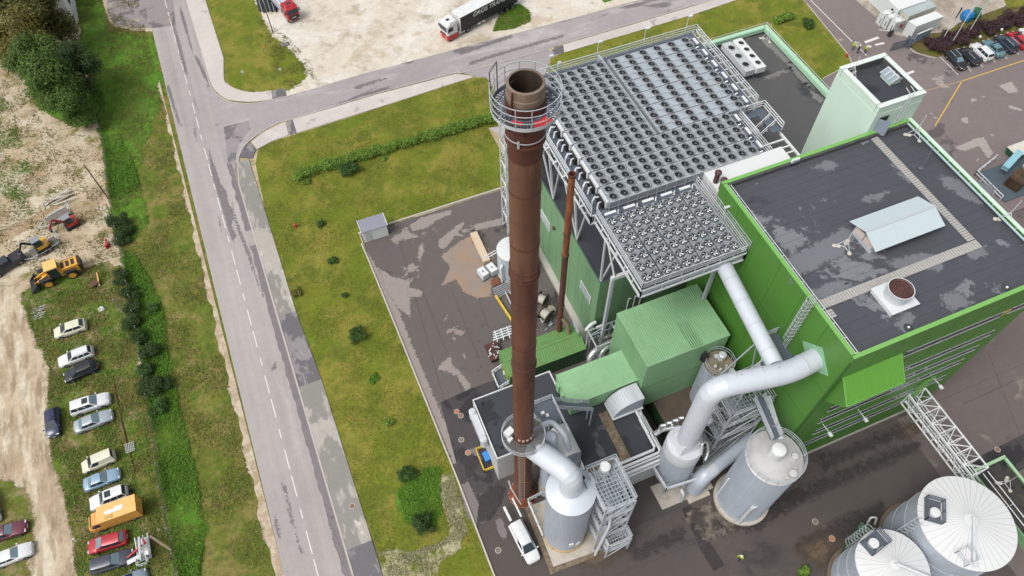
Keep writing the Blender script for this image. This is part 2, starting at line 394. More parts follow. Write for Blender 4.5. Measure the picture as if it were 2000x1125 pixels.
sheet('car_park', [(50, 36.6), (50, 70.7), (75, 62), P2(1607, 150), P2(1662, 122), P2(1570, 0), P2(1550, -40), (200, 140), (200, 36.6)], .008, A_park)
sheet('service_road', [P2(*p) for p in [(905, 142), (1065, 98), (1100, 103), (1075, 114)]]+[(32, 78), (29, 84)]+[P2(*p) for p in [(985, 245), (962, 168), (950, 152), (925, 150)]], .024, A_side)
sheet('gravel_area', [P2(*p) for p in [(1640, -60), (1672, 0), (1750, 68), (1785, 76), (1850, 66), (1872, 44), (1962, 16), (1990, -60)]], .016, ground_mat('grey_gravel', [(186, 174, 160), (198, 188, 174), (166, 154, 140)], .2, 3, .03, var=.15))
sheet('hedge_bed', [P2(*p) for p in [(1775, 92), (1800, 106), (1828, 112), (1900, 95), (2060, 40), (2060, -10), (1965, 12), (1872, 46), (1850, 62), (1812, 66)]], .02, ground_mat('bed_grass', [(108, 110, 44), (96, 92, 50), (120, 104, 70)], .3, 3, .06), .2, 3)
sheet('corner_grass', [P2(*p) for p in [(1955, -10), (2060, -50), (2060, 8), (1968, 14)]], .024, G_lawn)
# main road, its footway and the junction
road = sheet('road', [(rx(y, -3.55), y) for y in ys]+[(rx(y, 3.6), y) for y in reversed(ys)], .03, A_road)
sheet('gravel_shoulder', jitter_poly([(rx(y, -3.5), y) for y in ys], 8, 0)+[(rx(y, -4.65+.25*math.sin(y*.7)+.15*math.sin(y*2.1)), y) for y in reversed([14+i*1.5 for i in range(70)])], .026, G_shoulder)
sheet('lay_by', [P2(*p) for p in [(335, -30), (345, 55), (300, 62), (260, 60), (225, 52), (212, 40), (200, 0), (195, -30)]], .022, G_shoulder, .3, 2)
sheet('lay_by_asphalt', [P2(*p) for p in [(335, -30), (343, 50), (300, 55), (262, 54), (222, 46), (210, 22), (205, -30)]], .034, asphalt_mat('patched_asphalt', (160, 152, 150), (118, 111, 112), (186, 172, 152), wet=(.5, .54), dry=(.57, .6), sc=.2, off=91), .25, 4)
side_top = curve([P2(*p) for p in [(404, 140), (411, 166), (426, 186), (452, 200), (500, 202), (545, 192), (578, 184), (700, 147), (850, 107), (1000, 67), (1260, -2), (1330, -25)]], 5)
side_bot = curve([P2(*p) for p in [(1470, -25), (1395, 0), (1350, 12), (1100, 86), (1066, 98), (905, 142), (890, 143), (740, 182), (582, 230), (545, 240), (505, 262), (478, 285), (466, 310), (463, 330)]], 5)
sheet('side_road', side_top+side_bot+[P2(440, 330), P2(400, 150)], .034, A_side)
def kerbline(name, pts, parent=None, w=.14, h=.12):
    b = MB()
    for p, q in zip(pts, pts[1:]): b.bar((p[0], p[1], h/2), (q[0], q[1], h/2), w, h+.02)
    struct(name, b, G_kerb)
kx = [(rx(y, 3.68), y) for y in [10+i*6 for i in range(14)]]
kerbline('kerb', kx+[P2(465, 318), P2(467, 306)]+list(reversed(side_bot))[8:46])
kerbline('kerb', [(rx(y, 3.72), y) for y in range(190, 122, -4)]+side_top[3:32])
kerbline('kerb', [P2(1100, 86), P2(1220, 51), P2(1350, 12), P2(1395, 0), P2(1470, -25)])
kerbline('kerb', [(3.1, 71.0), (27, 71.0)], h=.16, w=.25)
kerbline('kerb', [(3.0, 69), (3.15, 66), (3.55, 50), (4.0, 30), (4.1, 5)], h=.16, w=.2)
kerbline('kerb', [P2(1576, 8), P2(1657, 108), P2(1664, 124), P2(1607, 154)], h=.12)
kerbline('kerb', curve([P2(1772, 90), P2(1790, 104), P2(1828, 114)]), h=.12)
def footway(px_edge, px_lawn, mats_cuts, h=.1):
    "footway laid in lengths, each length its own slab of paving"
    n = len(px_edge)-1
    for i in range(n):
        b = MB(); b.prism([px_edge[i], px_edge[i+1], px_lawn[i+1], px_lawn[i]][::-1], -.02, h)
        a = px_edge[i]; c = px_lawn[i]; e = px_edge[i+1]
        if (c[0]-a[0])*(e[1]-a[1])-(c[1]-a[1])*(e[0]-a[0]) > 0: b.f = [tuple(reversed(f)) for f in b.f]
        struct('footway', b, mats_cuts[i])
yy = [5, 27.0, 49.5, 61.2, 72, 84, 92.5]
footway([(rx(y, 3.76), y) for y in yy], [(rx(y, 6.75 if y < 60 else 6.2), y) for y in yy], [G_footdark, G_conc, G_footdark, G_conc, G_conc, G_conc])
yy = [116, 140, 165, 190]
e1 = [P2(420, 166), P2(409, 130), P2(398, 90), P2(375, 20), P2(360, -40)]; e2 = [P2(442, 158), P2(427, 130), P2(410, 70), P2(389, 0), P2(372, -40)]
footway([(rx(y, 3.8), y) for y in (117, 128, 140, 160, 190)], [(rx(y, 7.2), y) for y in (119, 128, 140, 160, 190)], [G_conc2]*4)
c1 = curve([(rx(117, 3.8), 117), P2(413, 166), P2(427, 183), P2(452, 196), P2(498, 199), P2(532, 194)], 4); c2 = curve([(rx(119, 7.2), 119), P2(438, 157), P2(448, 167), P2(464, 175), P2(495, 181), P2(531, 178)], 4)
b = MB(); b.prism(c1+c2[::-1], -.02, .1); struct('footway', b, G_conc2)
b = MB(); b.prism([P2(533, 194), P2(560, 189), P2(556, 173), P2(532, 178)], -.02, .09); struct('footway', b, G_footdark)
f1 = [P2(*p) for p in [(560, 238), (572, 234), (740, 184), (890, 145), (915, 148)]]; f2 = [P2(*p) for p in [(566, 264), (580, 260), (740, 210), (890, 162), (925, 151)]]
footway(f1, f2, [G_footdark, G_conc2, G_conc2, G_conc2])
b = MB(); b.prism([P2(*p) for p in [(558, 239), (520, 256), (490, 278), (502, 292), (530, 277), (564, 264)]], -.02, .1); struct('footway', b, G_conc2)
b = MB(); b.prism([P2(*p) for p in [(489, 279), (474, 292), (468, 308), (494, 310), (497, 300), (501, 293)]], -.02, .1); struct('footway', b, G_footdark)
f1 = [P2(*p) for p in [(1078, 98), (1100, 88), (1220, 53), (1350, 14), (1450, -16)]]; f2 = [P2(*p) for p in [(1080, 108), (1102, 103), (1222, 68), (1357, 28), (1460, -7)]]
footway(f1, f2, [G_footdark, G_conc2, G_conc2, G_conc2])
# dashes down the middle of the road
dash_px = [(322, 8), (329, 28), (334, 50), (341, 75), (348, 101), (356, 128), (364, 155), (371, 182), (379, 211), (387, 240), (395, 268), (403, 300), (412, 332), (421, 364), (430, 398), (439, 432), (448, 467), (458, 503), (468, 541), (479, 579), (490, 619), (502, 661), (513, 705), (525, 750), (538, 796), (551, 846), (564, 896), (578, 948), (592, 1002), (607, 1058), (622, 1114)]
b0 = MB(); b0.sheet([(-.06, -1.4), (.06, -1.4), (.06, 1.4), (-.06, 1.4)], 0)
d0 = None
for k, p in enumerate(dash_px):
    q = P(*p); L = 1.0
    if d0 is None:
        d0 = b0.build('road_marking', PAINT_W, road); o = d0
    else: o = share(d0, road)
    o.location = (rx(q.y, 0), q.y, .036); o.rotation_euler = (0, 0, .0139)
    if k % 3 == 1: o.scale.y = .45
def stripe(a, c, w, mt, z=.014, parent=None, name='road_marking'):
    a, c = Vector((*P2(*a), 0)), Vector((*P2(*c), 0)); t = (c-a).normalized(); n = Vector((-t.y, t.x, 0))*w/2
    b = MB(); b.sheet([(a-n)[:2], (c-n)[:2], (c+n)[:2], (a+n)[:2]], z)
    o = b.build(name, mt, parent)
    if not parent: o['kind'] = 'structure'
    return o
stripe((1583, 0), (1665, 82), .16, PAINT_W); stripe((1672, 88), (1693, 109), .16, PAINT_W)
stripe((1689, 83), (1716, 73), .55, PAINT_W); stripe((1697, 92), (1701, 90), .5, PAINT_W); stripe((1709, 88), (1727, 84), .45, PAINT_W)
stripe((1772, 144), (1785, 139), .5, PAINT_W)
for a, c in (((1836, 111), (1872, 147)), ((1861, 103), (1897, 139)), ((1885, 95), (1920, 131)), ((1909, 87), (1944, 122)), ((1932, 79), (1967, 115)), ((1955, 71), (1990, 107)), ((1978, 63), (2013, 99))): stripe(a, c, .14, PAINT_W)
stripe((1806, 178), (1880, 158), .15, mat('worn_yellow_paint', (190, 160, 110), .8)); stripe((1880, 158), (2060, 98), .2, PAINT_Y); stripe((1878, 160), (1826, 246), .2, PAINT_Y)
# distinct wet and dried marks on the asphalt
def blot(pxs, z, mt, name='wet_patch', jit=.35, seed=0, lvl=0, parent=None): return sheet(name, [P2(*p, lvl) for p in pxs], z, mt, jit*1.3, parent=parent)
def curve_closed(pts, k=4):
    n = len(pts); out = []
    V = [Vector(p) for p in pts]
    for i in range(n):
        a, b_, c, e = V[i-1], V[i], V[(i+1) % n], V[(i+2) % n]
        for j in range(k):
            t = j/k; v = .5*((2*b_)+(c-a)*t+(2*a-5*b_+4*c-e)*t*t+(3*b_-a-3*c+e)*t**3); out.append((v.x, v.y))
    return out
for i, q in enumerate([
    [(408, 285), (412, 305), (422, 330), (431, 360), (441, 372), (446, 396), (457, 420), (452, 440), (462, 460), (456, 473), (447, 452), (440, 425), (431, 395), (420, 362), (411, 325)],
    [(377, 232), (383, 255), (386, 278), (380, 262)], [(427, 424), (432, 440), (434, 453), (428, 436)], [(372, 165), (378, 190), (388, 215), (382, 205)],
    [(338, 35), (345, 62), (352, 85), (361, 120), (367, 150), (361, 140), (352, 108), (343, 72), (336, 45)],
    [(352, 10), (362, 40), (370, 75), (378, 105), (388, 115), (402, 145), (410, 168), (398, 150), (384, 120), (372, 92), (362, 60), (352, 25)],
    [(549, 944), (560, 950), (563, 975), (572, 1010), (578, 1032), (570, 1025), (562, 990), (557, 965)], [(577, 1040), (585, 1060), (594, 1085), (588, 1080), (580, 1055)],
    [(640, 1010), (650, 1030), (668, 1075), (678, 1110), (668, 1100), (652, 1060)], [(636, 985), (646, 995), (652, 1015), (640, 1008)],
    [(452, 395), (462, 430), (478, 470), (490, 500), (500, 540), (512, 570), (520, 590), (506, 562), (494, 530), (480, 490), (464, 448), (453, 415)],
    [(533, 712), (541, 708), (538, 722), (531, 724)], [(330, 165), (340, 200), (352, 240), (357, 250), (348, 240), (335, 200), (326, 172)], [(536, 1000), (546, 1030), (551, 1060), (544, 1050), (536, 1020)]]):
    blot(q, .038+.0005*i, A_streak, seed=i)
for y0 in (15, 30, 45, 60, 78):
    b = MB(); n = 24; top = [(rx(y0+i*15/n, 3.5), y0+i*15/n) for i in range(n+1)]
    bot = [(rx(y0+i*15/n, 2.7+.35*noise.noise(Vector((i*.4+y0, y0, 0)))+.2*noise.noise(Vector((i*1.3, y0, 3)))), y0+i*15/n) for i in range(n, -1, -1)]
    sheet('wet_gutter', bot[::-1]+top[::-1], .036, A_streak)
for i, q in enumerate([[(770, 150), (760, 152)], ]): pass
for i, q in enumerate([[(690, 170), (755, 150), (757, 153), (695, 175)], [(895, 104), (960, 80), (1000, 68), (1001, 74), (950, 90), (900, 108)], [(915, 122), (1000, 96), (1100, 68), (1101, 72), (1000, 101), (918, 127)]]):
    blot(q, .0385+.0005*i, A_streak, jit=.5, seed=40+i)
for i, q in enumerate([[(800, 440), (822, 425), (880, 410), (882, 418), (850, 432), (835, 445), (805, 452)], [(856, 470), (880, 450), (905, 432), (907, 440), (890, 460), (870, 485), (857, 486)], [(818, 480), (826, 472), (829, 490), (820, 512), (816, 505)], [(738, 520), (765, 540), (800, 548), (802, 620), (775, 600), (752, 562)], [(795, 560), (826, 568), (824, 580), (795, 580)], [(860, 500), (900, 470), (930, 455), (965, 500), (958, 580), (930, 582), (905, 570), (890, 545), (862, 560), (880, 520)], [(880, 660), (888, 655), (890, 665)], [(852, 722), (862, 708), (880, 695), (885, 715), (900, 728), (922, 755), (910, 765), (893, 735), (870, 725)], [(902, 690), (912, 692), (908, 702)], [(925, 440), (980, 425), (980, 440), (928, 450)]]):
    blot(q, .012+.0005*i, A_dry if i != 5 else mat('rusty_dried_asphalt', (158, 144, 132), .85, var=.1, scale=.35, dirt=((186, 136, 92), .7)), 'dried_patch', .4, 60+i)
sheet('dried_patch', [P2(*p) for p in [(716, 490), (760, 560), (800, 660), (850, 780), (880, 850), (895, 905), (885, 908), (855, 840), (800, 705), (755, 600), (712, 500)]], .0105, A_dry, .7)
sheet('asphalt_patch', [P2(*p) for p in [(860, 786), (922, 758), (985, 735), (1010, 745), (1000, 790), (980, 905), (990, 965), (965, 1010), (930, 1035), (912, 985), (890, 900)]], .018, A_patch)
for i, q in enumerate([[(905, 890), (932, 892), (935, 900), (925, 925), (915, 938), (908, 915)], [(930, 975), (975, 945), (985, 960), (975, 990), (940, 1020), (930, 1000)]]): blot(q, .021+.0005*i, A_wet, seed=80+i)
for i, q in enumerate([[(895, 950), (915, 940), (935, 985), (930, 1030), (912, 1010)], [(968, 1015), (980, 1012), (992, 1045), (985, 1055), (972, 1040)], [(915, 880), (930, 872), (945, 900), (930, 890)]]): blot(q, .022+.0005*i, mat('dry_grey_asphalt', (132, 124, 122), .85, var=.15, scale=2), 'dried_patch', .3, 90+i)
for i, q in enumerate([[(1950, 168), (1975, 158), (1990, 180), (1970, 182)], [(1895, 195), (1905, 190), (1908, 197), (1896, 200)], [(1875, 232), (1890, 228), (1892, 242), (1882, 240)], [(1915, 188), (1925, 186), (1922, 192)], [(1968, 205), (1995, 212), (1998, 218), (1972, 212)], [(1862, 290), (1905, 270), (1922, 268), (1940, 300), (1930, 310), (1912, 285), (1885, 295)]]): blot(q, .012+.0005*i, mat('dry_parking_asphalt', (178, 168, 163), .85, var=.08, scale=2), 'dried_patch', .35, 100+i)
# seams of the paving lanes in the yard
SEAM = mat('dark_seam', (58, 52, 52), .7)
for a, c in (((780, 470), (870, 790)), ((822, 560), (905, 770)), ((880, 560), (935, 700)), ((905, 500), (955, 640)), ((1230, 1030), (1345, 985)), ((1200, 1125), (1360, 1060)), ((1480, 960), (1700, 880)), ((1330, 1062), (1450, 1015)), ((1930, 690), (2000, 870)), ((1880, 790), (1990, 740))): stripe(a, c, .05, SEAM, .0125, name='seam')
stripe((1340, 990), (1375, 1060), 1.3, A_wet, .0128, name='wet_patch'); stripe((1375, 1062), (1405, 1110), 1.5, A_wet, .0132, name='wet_patch')
blot([(1330, 1010), (1420, 960), (1480, 975), (1500, 1005), (1440, 1030), (1380, 1060), (1360, 1030)], .0136, asphalt_mat('stained_concrete', (128, 118, 104), (72, 64, 58), (158, 148, 132), wet=(.48, .6), dry=(.54, .64), sc=.45, off=131), 'dried_patch', .9, 120)
DAMP = mat('damp_band', (68, 61, 59), .45, var=.15, scale=.7)
for i, q in enumerate([[(1500, 985), (1640, 925), (1790, 862), (1795, 872), (1650, 938), (1510, 1000)], [(1560, 1062), (1720, 985), (1725, 1000), (1570, 1085)], [(1390, 1030), (1470, 1010), (1560, 960), (1565, 970), (1480, 1030)], [(1230, 1075), (1330, 1035), (1336, 1048), (1240, 1090)], [(1600, 900), (1760, 835), (1762, 845), (1610, 912)]]): blot(q, .0152+.0004*i, DAMP, 'wet_patch', 1.0)
for i, q in enumerate([[(1760, 850), (1800, 800), (1815, 812), (1790, 850)], [(1560, 1075), (1620, 1040), (1640, 1060), (1600, 1110)], [(1110, 1085), (1190, 1050), (1230, 1060), (1170, 1110)]]): blot(q, .0176+.0004*i, mat('muddy_asphalt', (104, 88, 70), .8, var=.2, scale=1.2), 'mud_patch', 1.1)
stripe((1885, 940), (2060, 850), 3.4, A_patch, .0148, name='asphalt_patch')
sheet('yard_lane', [(58, 16), (160, 16), (160, -30), (58.5, -30)], .0122, asphalt_mat('far_yard_asphalt', (116, 104, 101), (92, 83, 82), (140, 128, 122), wet=(.58, .66), dry=(.6, .66), sc=.13, off=57))
sheet('yard_lane', [(62.5, 36.4), (160, 36.4), (160, 16.05), (62.5, 16.05)], .0122, asphalt_mat('far_yard_asphalt', (1, 1, 1), (1, 1, 1), (1, 1, 1)) if False else MATS['far_yard_asphalt'])
sheet('road_repair', [P2(*p) for p in [(437, 248), (486, 236), (490, 252), (466, 284), (458, 318), (446, 322)]], .0395, asphalt_mat('repair_asphalt', (160, 152, 154), (122, 116, 119), (176, 168, 168), wet=(.5, .53), dry=(.6, .65), sc=.5, off=97))
# ------------------------------------------------------------------ building materials
GREEN = mat('green_cladding', (88, 144, 56), .45, var=.05, scale=.3, streak=.09)
GREEN_L = mat('bright_green_trim', (132, 192, 100), .5, var=.05)
MINT = mat('mint_cladding', (222, 246, 228), .5, var=.03, scale=.3, streak=.04)
MINT_W = mat('mint_white_trim', (236, 246, 238), .5, var=.03)
HALLG = mat('sage_cladding', (128, 170, 126), .45, var=.05, scale=.4, streak=.1)
BOXG = mat('pale_green_sheet', (160, 206, 158), .45, var=.06, scale=.5, spec=.4, streak=.1)
CONTG = mat('container_green', (116, 164, 96), .5, var=.08, scale=1, dirt=((130, 120, 50), .5))
HOODG = mat('hood_green', (108, 172, 66), .45, var=.05)
ROOF = asphalt_mat('roof_membrane', (76, 79, 86), (58, 62, 68), (130, 133, 138), wet=(.58, .68), dry=(.58, .605), sc=.12, off=140)
ROOF_D = asphalt_mat('dark_roof_membrane', (62, 66, 73), (44, 47, 53), (100, 104, 108), wet=(.55, .6), dry=(.62, .64), sc=.16, off=170)
ROOF_G = asphalt_mat('grey_roof_membrane', (92, 92, 92), (64, 65, 66), (128, 126, 122), wet=(.55, .58), dry=(.58, .61), sc=.12, off=190)
PINNER = mat('parapet_lining', (78, 80, 82), .8, var=.3, scale=1.5, dirt=((120, 118, 112), .6))
SEAMR = mat('membrane_seam', (48, 51, 57), .7)
WHITE = mat('white_sheet', (240, 243, 242), .45, var=.03, scale=.6)
WHITEG = mat('off_white_panel', (214, 217, 216), .55, var=.05, scale=.7, dirt=((150, 150, 146), .35))
GALV = mat('galvanised_steel', (208, 214, 220), .42, .12, var=.08, scale=2)
GALV_W = mat('white_painted_steel', (232, 236, 238), .45, var=.04, scale=2)
GALV_D = mat('grey_steel', (118, 126, 136), .5, .3, var=.1, scale=2)
GRATE = mat('steel_grating', (112, 122, 134), .5, .3, var=.12, scale=6)
CLAD = mat('silver_cladding', (200, 209, 222), .42, .08, var=.05, scale=.7, streak=.08)
CLAD_L = mat('pale_silver_sheet', (226, 231, 236), .4, .1, var=.04, scale=.6)
DUCT = mat('white_duct_sheet', (220, 227, 235), .42, .05, var=.04, scale=.6, streak=.05)
CHROME = mat('bright_pipe_jacket', (232, 234, 236), .22, .75, var=.08, scale=2)
GLASS = mat('window_glass', (150, 165, 172), .12, var=.15, scale=1, spec=.8)
GLASS_D = mat('dark_window', (46, 58, 60), .12, var=.25, scale=1.5, spec=.8)
BLACK = mat('black_rubber', (32, 32, 34), .6, var=.2, scale=3)
PLINTH = mat('plinth_concrete', (196, 192, 182), .85, var=.1, scale=1)
GRAVEL = ground_mat('roof_gravel', [(138, 122, 102), (118, 104, 88), (150, 136, 116)], 1.2, 8, .03, var=.35)
RUST = None
def ribbed(b, p, du, dv, n, amp, duty=.5):
    "sheet with n trapezoid ribs; p corner, du across the ribs, dv along them"
    p, du, dv = Vector(p), Vector(du), Vector(dv); nn = du.cross(dv).normalized()*amp
    prof = []
    for i in range(n):
        for t, h in ((0, 0), (1-duty, 0), (1-duty*.8, 1), (1-duty*.2, 1)): prof.append(((i+t)/n, h))
    prof.append((1, 0)); vs = []
    for t, h in prof: q = p+du*t+nn*h; vs += [q, q+dv]
    return b.add(vs, [(2*i, 2*i+2, 2*i+3, 2*i+1) for i in range(len(prof)-1)])
def parapet(root, x0, y0, x1, y1, z, h, w, cap, lining, sides='SENW', capname='parapet_cap', out=None):
    for sd in sides:
        a = {'S': (x0, y0, x1, y0+w), 'N': (x0, y1-w, x1, y1), 'W': (x0, y0+w, x0+w, y1-w), 'E': (x1-w, y0+w, x1, y1-w)}[sd]
        if lining:
            b = MB(); b.box(a[0]+.03, a[1]+.03, z-.3, a[2]-.03, a[3]-.03, z+h-.06); b.build('parapet', lining, root)
        b = MB(); b.box(a[0]-.03, a[1]-.03, z+h-.06, a[2]+.03, a[3]+.03, z+h); b.build(capname, cap, root)
# ---------------------------------------------------------------- boiler house
X0, Y0, X1, Y1, ZT = 38.3, 16.5, 62.0, 38.6, 30.0
bh = thing('boiler_house', 'tall bright green boiler house with flat dark roof and slit windows', 'building', (X0, Y0, 0))
b = MB(); b.box(X0, Y0, .8, X1, Y1, 28.9); b.build('wall', GREEN, bh)
b = MB(); b.box(X0-.05, Y0-.08, -.1, X1+.05, Y1+.05, .8); b.build('plinth', PLINTH, bh)
parapet(bh, X0, Y0, X1, Y1, 28.9, 1.0, .35, GREEN_L, None)
for a in ((X0, Y0, X1, Y0+.33), (X0, Y1-.33, X1, Y1), (X0, Y0+.33, X0+.33, Y1-.33), (X1-.33, Y0+.33, X1, Y1-.33)):
    b = MB(); b.box(a[0]+.002, a[1]+.002, 28.9, a[2]-.002, a[3]-.002, 29.83); b.build('parapet', GREEN, bh)
b = MB(); b.box(X0+.34, Y1-.6, 28.95, X1-.34, Y1-.34, 29.8); b.build('parapet_lining', PINNER, bh)
b = MB(); b.box(X1-.6, Y0+.34, 28.95, X1-.34, Y1-.61, 29.7); b.build('parapet_lining', PINNER, bh)
b = MB(); b.box(X0+.3, Y0+.3, 28.85, X1-.3, Y1-.3, 29.3); b.build('roof', ROOF, bh)
for i in range(22):
    y = Y0+.5+i*.98
    b = MB(); b.box(X0+.36, y, 29.3, X1-.62, y+.95, 29.306+.006*(i % 2)); b.build('membrane_strip', ROOF, bh)
    b = MB(); b.box(X0+.36, y-.03, 29.3, X1-.62, y, 29.303); b.build('membrane_seam', SEAMR, bh)
for y in (Y0-.04,):
    for z, xa, xb in ((25.0, 46.3, 57.8), (25.0, 58.9, 61.6), (19.9, 47.6, 60.1), (16.6, 41.2, 60.2), (13.5, 41.2, 60.2), (9.5, 42.2, 60), (6.1, 42.0, 57.9)):
        n = max(2, round((xb-xa)/1.6))
        f = MB(); f.box(xa-.06, y-.045, z-.53, xb+.06, y+.03, z-.49); f.box(xa-.06, y-.01, z+.49, xb+.06, y+.03, z+.51)
        w = f.build('window', GALV, bh)
        for i in range(n):
            q = MB(); q.box(xa+(xb-xa)*i/n+.03, y-.008, z-.48, xa+(xb-xa)*(i+1)/n-.03, y+.03, z+.48); q.build('pane', GLASS_D, w)
b = MB(); b.box(57.85, Y0-.05, 24.6, 58.85, Y0+.02, 25.4); b.build('wall_panel', mat('tan_panel', (196, 176, 110), .6), bh)
for x, z0, z1 in ((38.3, .8, 29.8),):
    b = MB(); b.box(X0-.06, Y0-.06, .8, X0+.12, Y0+.12, 29.0); b.build('corner_trim', mat('dark_green_trim', (58, 108, 36), .5), bh)
for i in range(1, 6):
    b = MB(); b.box(X0-.012, Y0+i*3.7, .8, X0+.01, Y0+i*3.7+.03, 29.8); b.build('panel_joint', mat('dark_green_trim', (58, 108, 36), .5), bh)
for i in range(1, 8):
    b = MB(); b.box(X0+i*3.0, Y0-.011, .8, X0+i*3.0+.03, Y0+.01, 28.9); b.build('panel_joint', MATS['dark_green_trim'], bh)
for z in (5.5, 11, 16.5, 22.4): b = MB(); b.box(X0-.011, Y0+.15, z, X0+.01, Y1, z+.03); b.build('panel_joint', MATS['dark_green_trim'], bh)
# hood on the front wall
hx0, hx1 = 38.9, 45.4
b = MB(); ribbed(b, (hx0, 14.5, 23.45), (hx1-hx0, 0, 0), (0, 2.0, 2.35), 42, .035); hood = b.build('hood', HOODG, bh)
b = MB()
b.add([(hx0+.05, 14.55, 23.4), (hx1-.05, 14.55, 23.4), (hx1-.05, Y0, 25.7), (hx0+.05, Y0, 25.7), (hx0+.05, 14.6, 22.9), (hx1-.05, 14.6, 22.9), (hx1-.05, Y0, 20.6), (hx0+.05, Y0, 20.6)], [(0, 1, 2, 3), (4, 7, 6, 5), (0, 4, 5, 1), (0, 3, 7, 4), (1, 5, 6, 2)])
b.build('hood_casing', GREEN, hood)
b = MB(); b.bar((hx0-.04, 14.5, 23.45), (hx0-.04, 16.5, 25.8), .08, .12); b.bar((hx1+.04, 14.5, 23.45), (hx1+.04, 16.5, 25.8), .08, .12); b.bar((hx0-.05, 14.48, 23.43), (hx1+.05, 14.48, 23.43), .08, .12); b.build('hood_edge', GREEN_L, hood)
# flood lamps on brackets along the front wall
for px, py in ((1607, 828), (1676, 800), (1822, 737)):
    q = OY(px, py, Y0); q.z = max(q.z, 5)
    b = MB(); b.bar((q.x, Y0, q.z), (q.x, Y0-1.2, q.z+.1), .07); br = b.build('lamp_bracket', GALV_W, bh)
    b = MB(); b.cbox((q.x, Y0-1.35, q.z+.05), (.35, .5, .14)); b.build('flood_lamp', GALV_W, br)
# roof walkway of slatted planks
wk = [(39.0, 22.45), (56.9, 22.45), (57.1, 38.1)]
WALK = mat('weathered_plank', (186, 183, 178), .85, var=.12, scale=3)
n = 0; b = MB()
for x in [39.2+i*.3 for i in range(61)]: b.box(x, 22.0, 29.34, x+.25, 22.95, 29.40)
for y in [23.05+i*.3 for i in range(50)]: b.box(56.6, y, 29.34, 57.45, y+.25, 29.40)
for y in [20.9+i*.3 for i in range(3)]: b.box(39.0, y, 29.34, 39.85, y+.25, 29.40)
b.build('walkway_slats', WALK, bh)['kind'] = 'stuff'
b = MB(); b.box(39.2, 22.05, 29.30, 57.4, 22.15, 29.335); b.box(39.2, 22.8, 29.30, 57.4, 22.9, 29.335); b.build('walkway_runner', SEAMR, bh)
# drier lighter areas on the membrane
RDRY = mat('dry_membrane', (120, 123, 129), .75, var=.08, scale=1.5)
for q_ in ([(1530, 505), (1580, 482), (1650, 442), (1680, 455), (1645, 500), (1570, 535), (1545, 555)], [(1720, 512), (1800, 492), (1842, 502), (1840, 530), (1760, 528)], [(1830, 342), (1900, 352), (1945, 362), (1930, 402), (1880, 388), (1840, 360)], [(1585, 330), (1610, 312), (1640, 318), (1625, 335)], [(1732, 305), (1760, 330), (1795, 352), (1778, 362), (1742, 328)], [(1742, 632), (1770, 608), (1792, 614), (1768, 652)], [(1832, 576), (1870, 568), (1905, 592), (1860, 610)], [(1562, 572), (1640, 545), (1685, 556), (1600, 590)], [(1885, 482), (1925, 478), (1930, 500), (1895, 510)], [(1672, 568), (1690, 565), (1692, 590), (1678, 595)], [(1690, 382), (1740, 372), (1720, 392), (1680, 398)]):
    blot(q_, 29.322, RDRY, 'dry_area', .55, lvl=29.32, parent=bh)
# pipe rails along the roof edges
b = MB(); b.bar((X0+.5, Y0+.4, 29.75), (X0+.5, 38, 29.75), .06); b.bar((X0+.75, Y0+.4, 29.75), (X0+.75, 38, 29.75), .06)
for i in range(14): b.bar((X0+.3, Y0+.5+i*1.62, 29.75), (X0+.8, Y0+.5+i*1.62, 29.75), .05)
b.build('edge_rail', GALV_W, bh)
b = MB(); b.tube([(X1-.75, Y0, 29.85), (X1-.75, Y1-.5, 29.85)], .11, 8); b.build('roof_pipe', mat('pale_teal_pipe', (176, 204, 206), .4), bh)
b = MB(); b.box(X1-.36, Y0, 29.9, X1+.06, Y1, 29.96); b.build('parapet_cap', MINT, bh)
for i in range(14):
    b = MB(); b.bar((X1-.75, Y0+1+i*1.6, 29.8), (X1-.3, Y0+1+i*1.6, 29.93), .06); b.build('pipe_clip', GALV, bh)
# ------------------------------------------------ monitor ventilator on the roof
rv = thing('roof_ventilator', 'silver gabled ventilator housing with open end panels on the green house roof', 'ventilator', (47, 25.5, 29.31))
vx0, vx1, vy0, vy1, vz = 46.95, 54.0, 25.55, 28.3, 29.31
b = MB(); b.box(vx0, vy0, vz, vx1, vy1, vz+.35); b.build('kerb_frame', GALV, rv)
b = MB(); b.box(vx0+.12, vy0+.12, vz+.35, vx1-.12, vy1-.12, vz+1.25); b.build('louvre_box', GALV_D, rv)
for i in range(8):
    b = MB(); z = vz+.42+i*.1
    b.box(vx0+.05, vy0+.03, z, vx1-.05, vy0+.11, z+.03); b.box(vx0+.05, vy1-.11, z, vx1-.05, vy1-.03, z+.03); b.build('louvre', GALV, rv)
ym = (vy0+vy1)/2
VR = mat('pale_sheet_roof', (214, 229, 232), .35, .1, var=.03)
for s_ in (-1, 1):
    b = MB(); e = ym+s_*2.0; b.add([(vx0-.35, ym, vz+2.05), (vx1+.75, ym, vz+2.05), (vx1+.75, e, vz+1.3), (vx0-.35, e, vz+1.3), (vx0-.35, ym, vz+1.99), (vx1+.75, ym, vz+1.99), (vx1+.75, e, vz+1.24), (vx0-.35, e, vz+1.24)], [(0, 1, 2, 3) if s_ < 0 else (3, 2, 1, 0), (4, 5, 6, 7), (0, 3, 7, 4), (1, 5, 6, 2), (2, 6, 7, 3)])
    rs = b.build('roof_slope', VR, rv)
b = MB(); b.box(vx0-.36, ym-.12, vz+2.045, vx1+.76, ym+.12, vz+2.075); b.build('ridge_cap', GALV, rv)
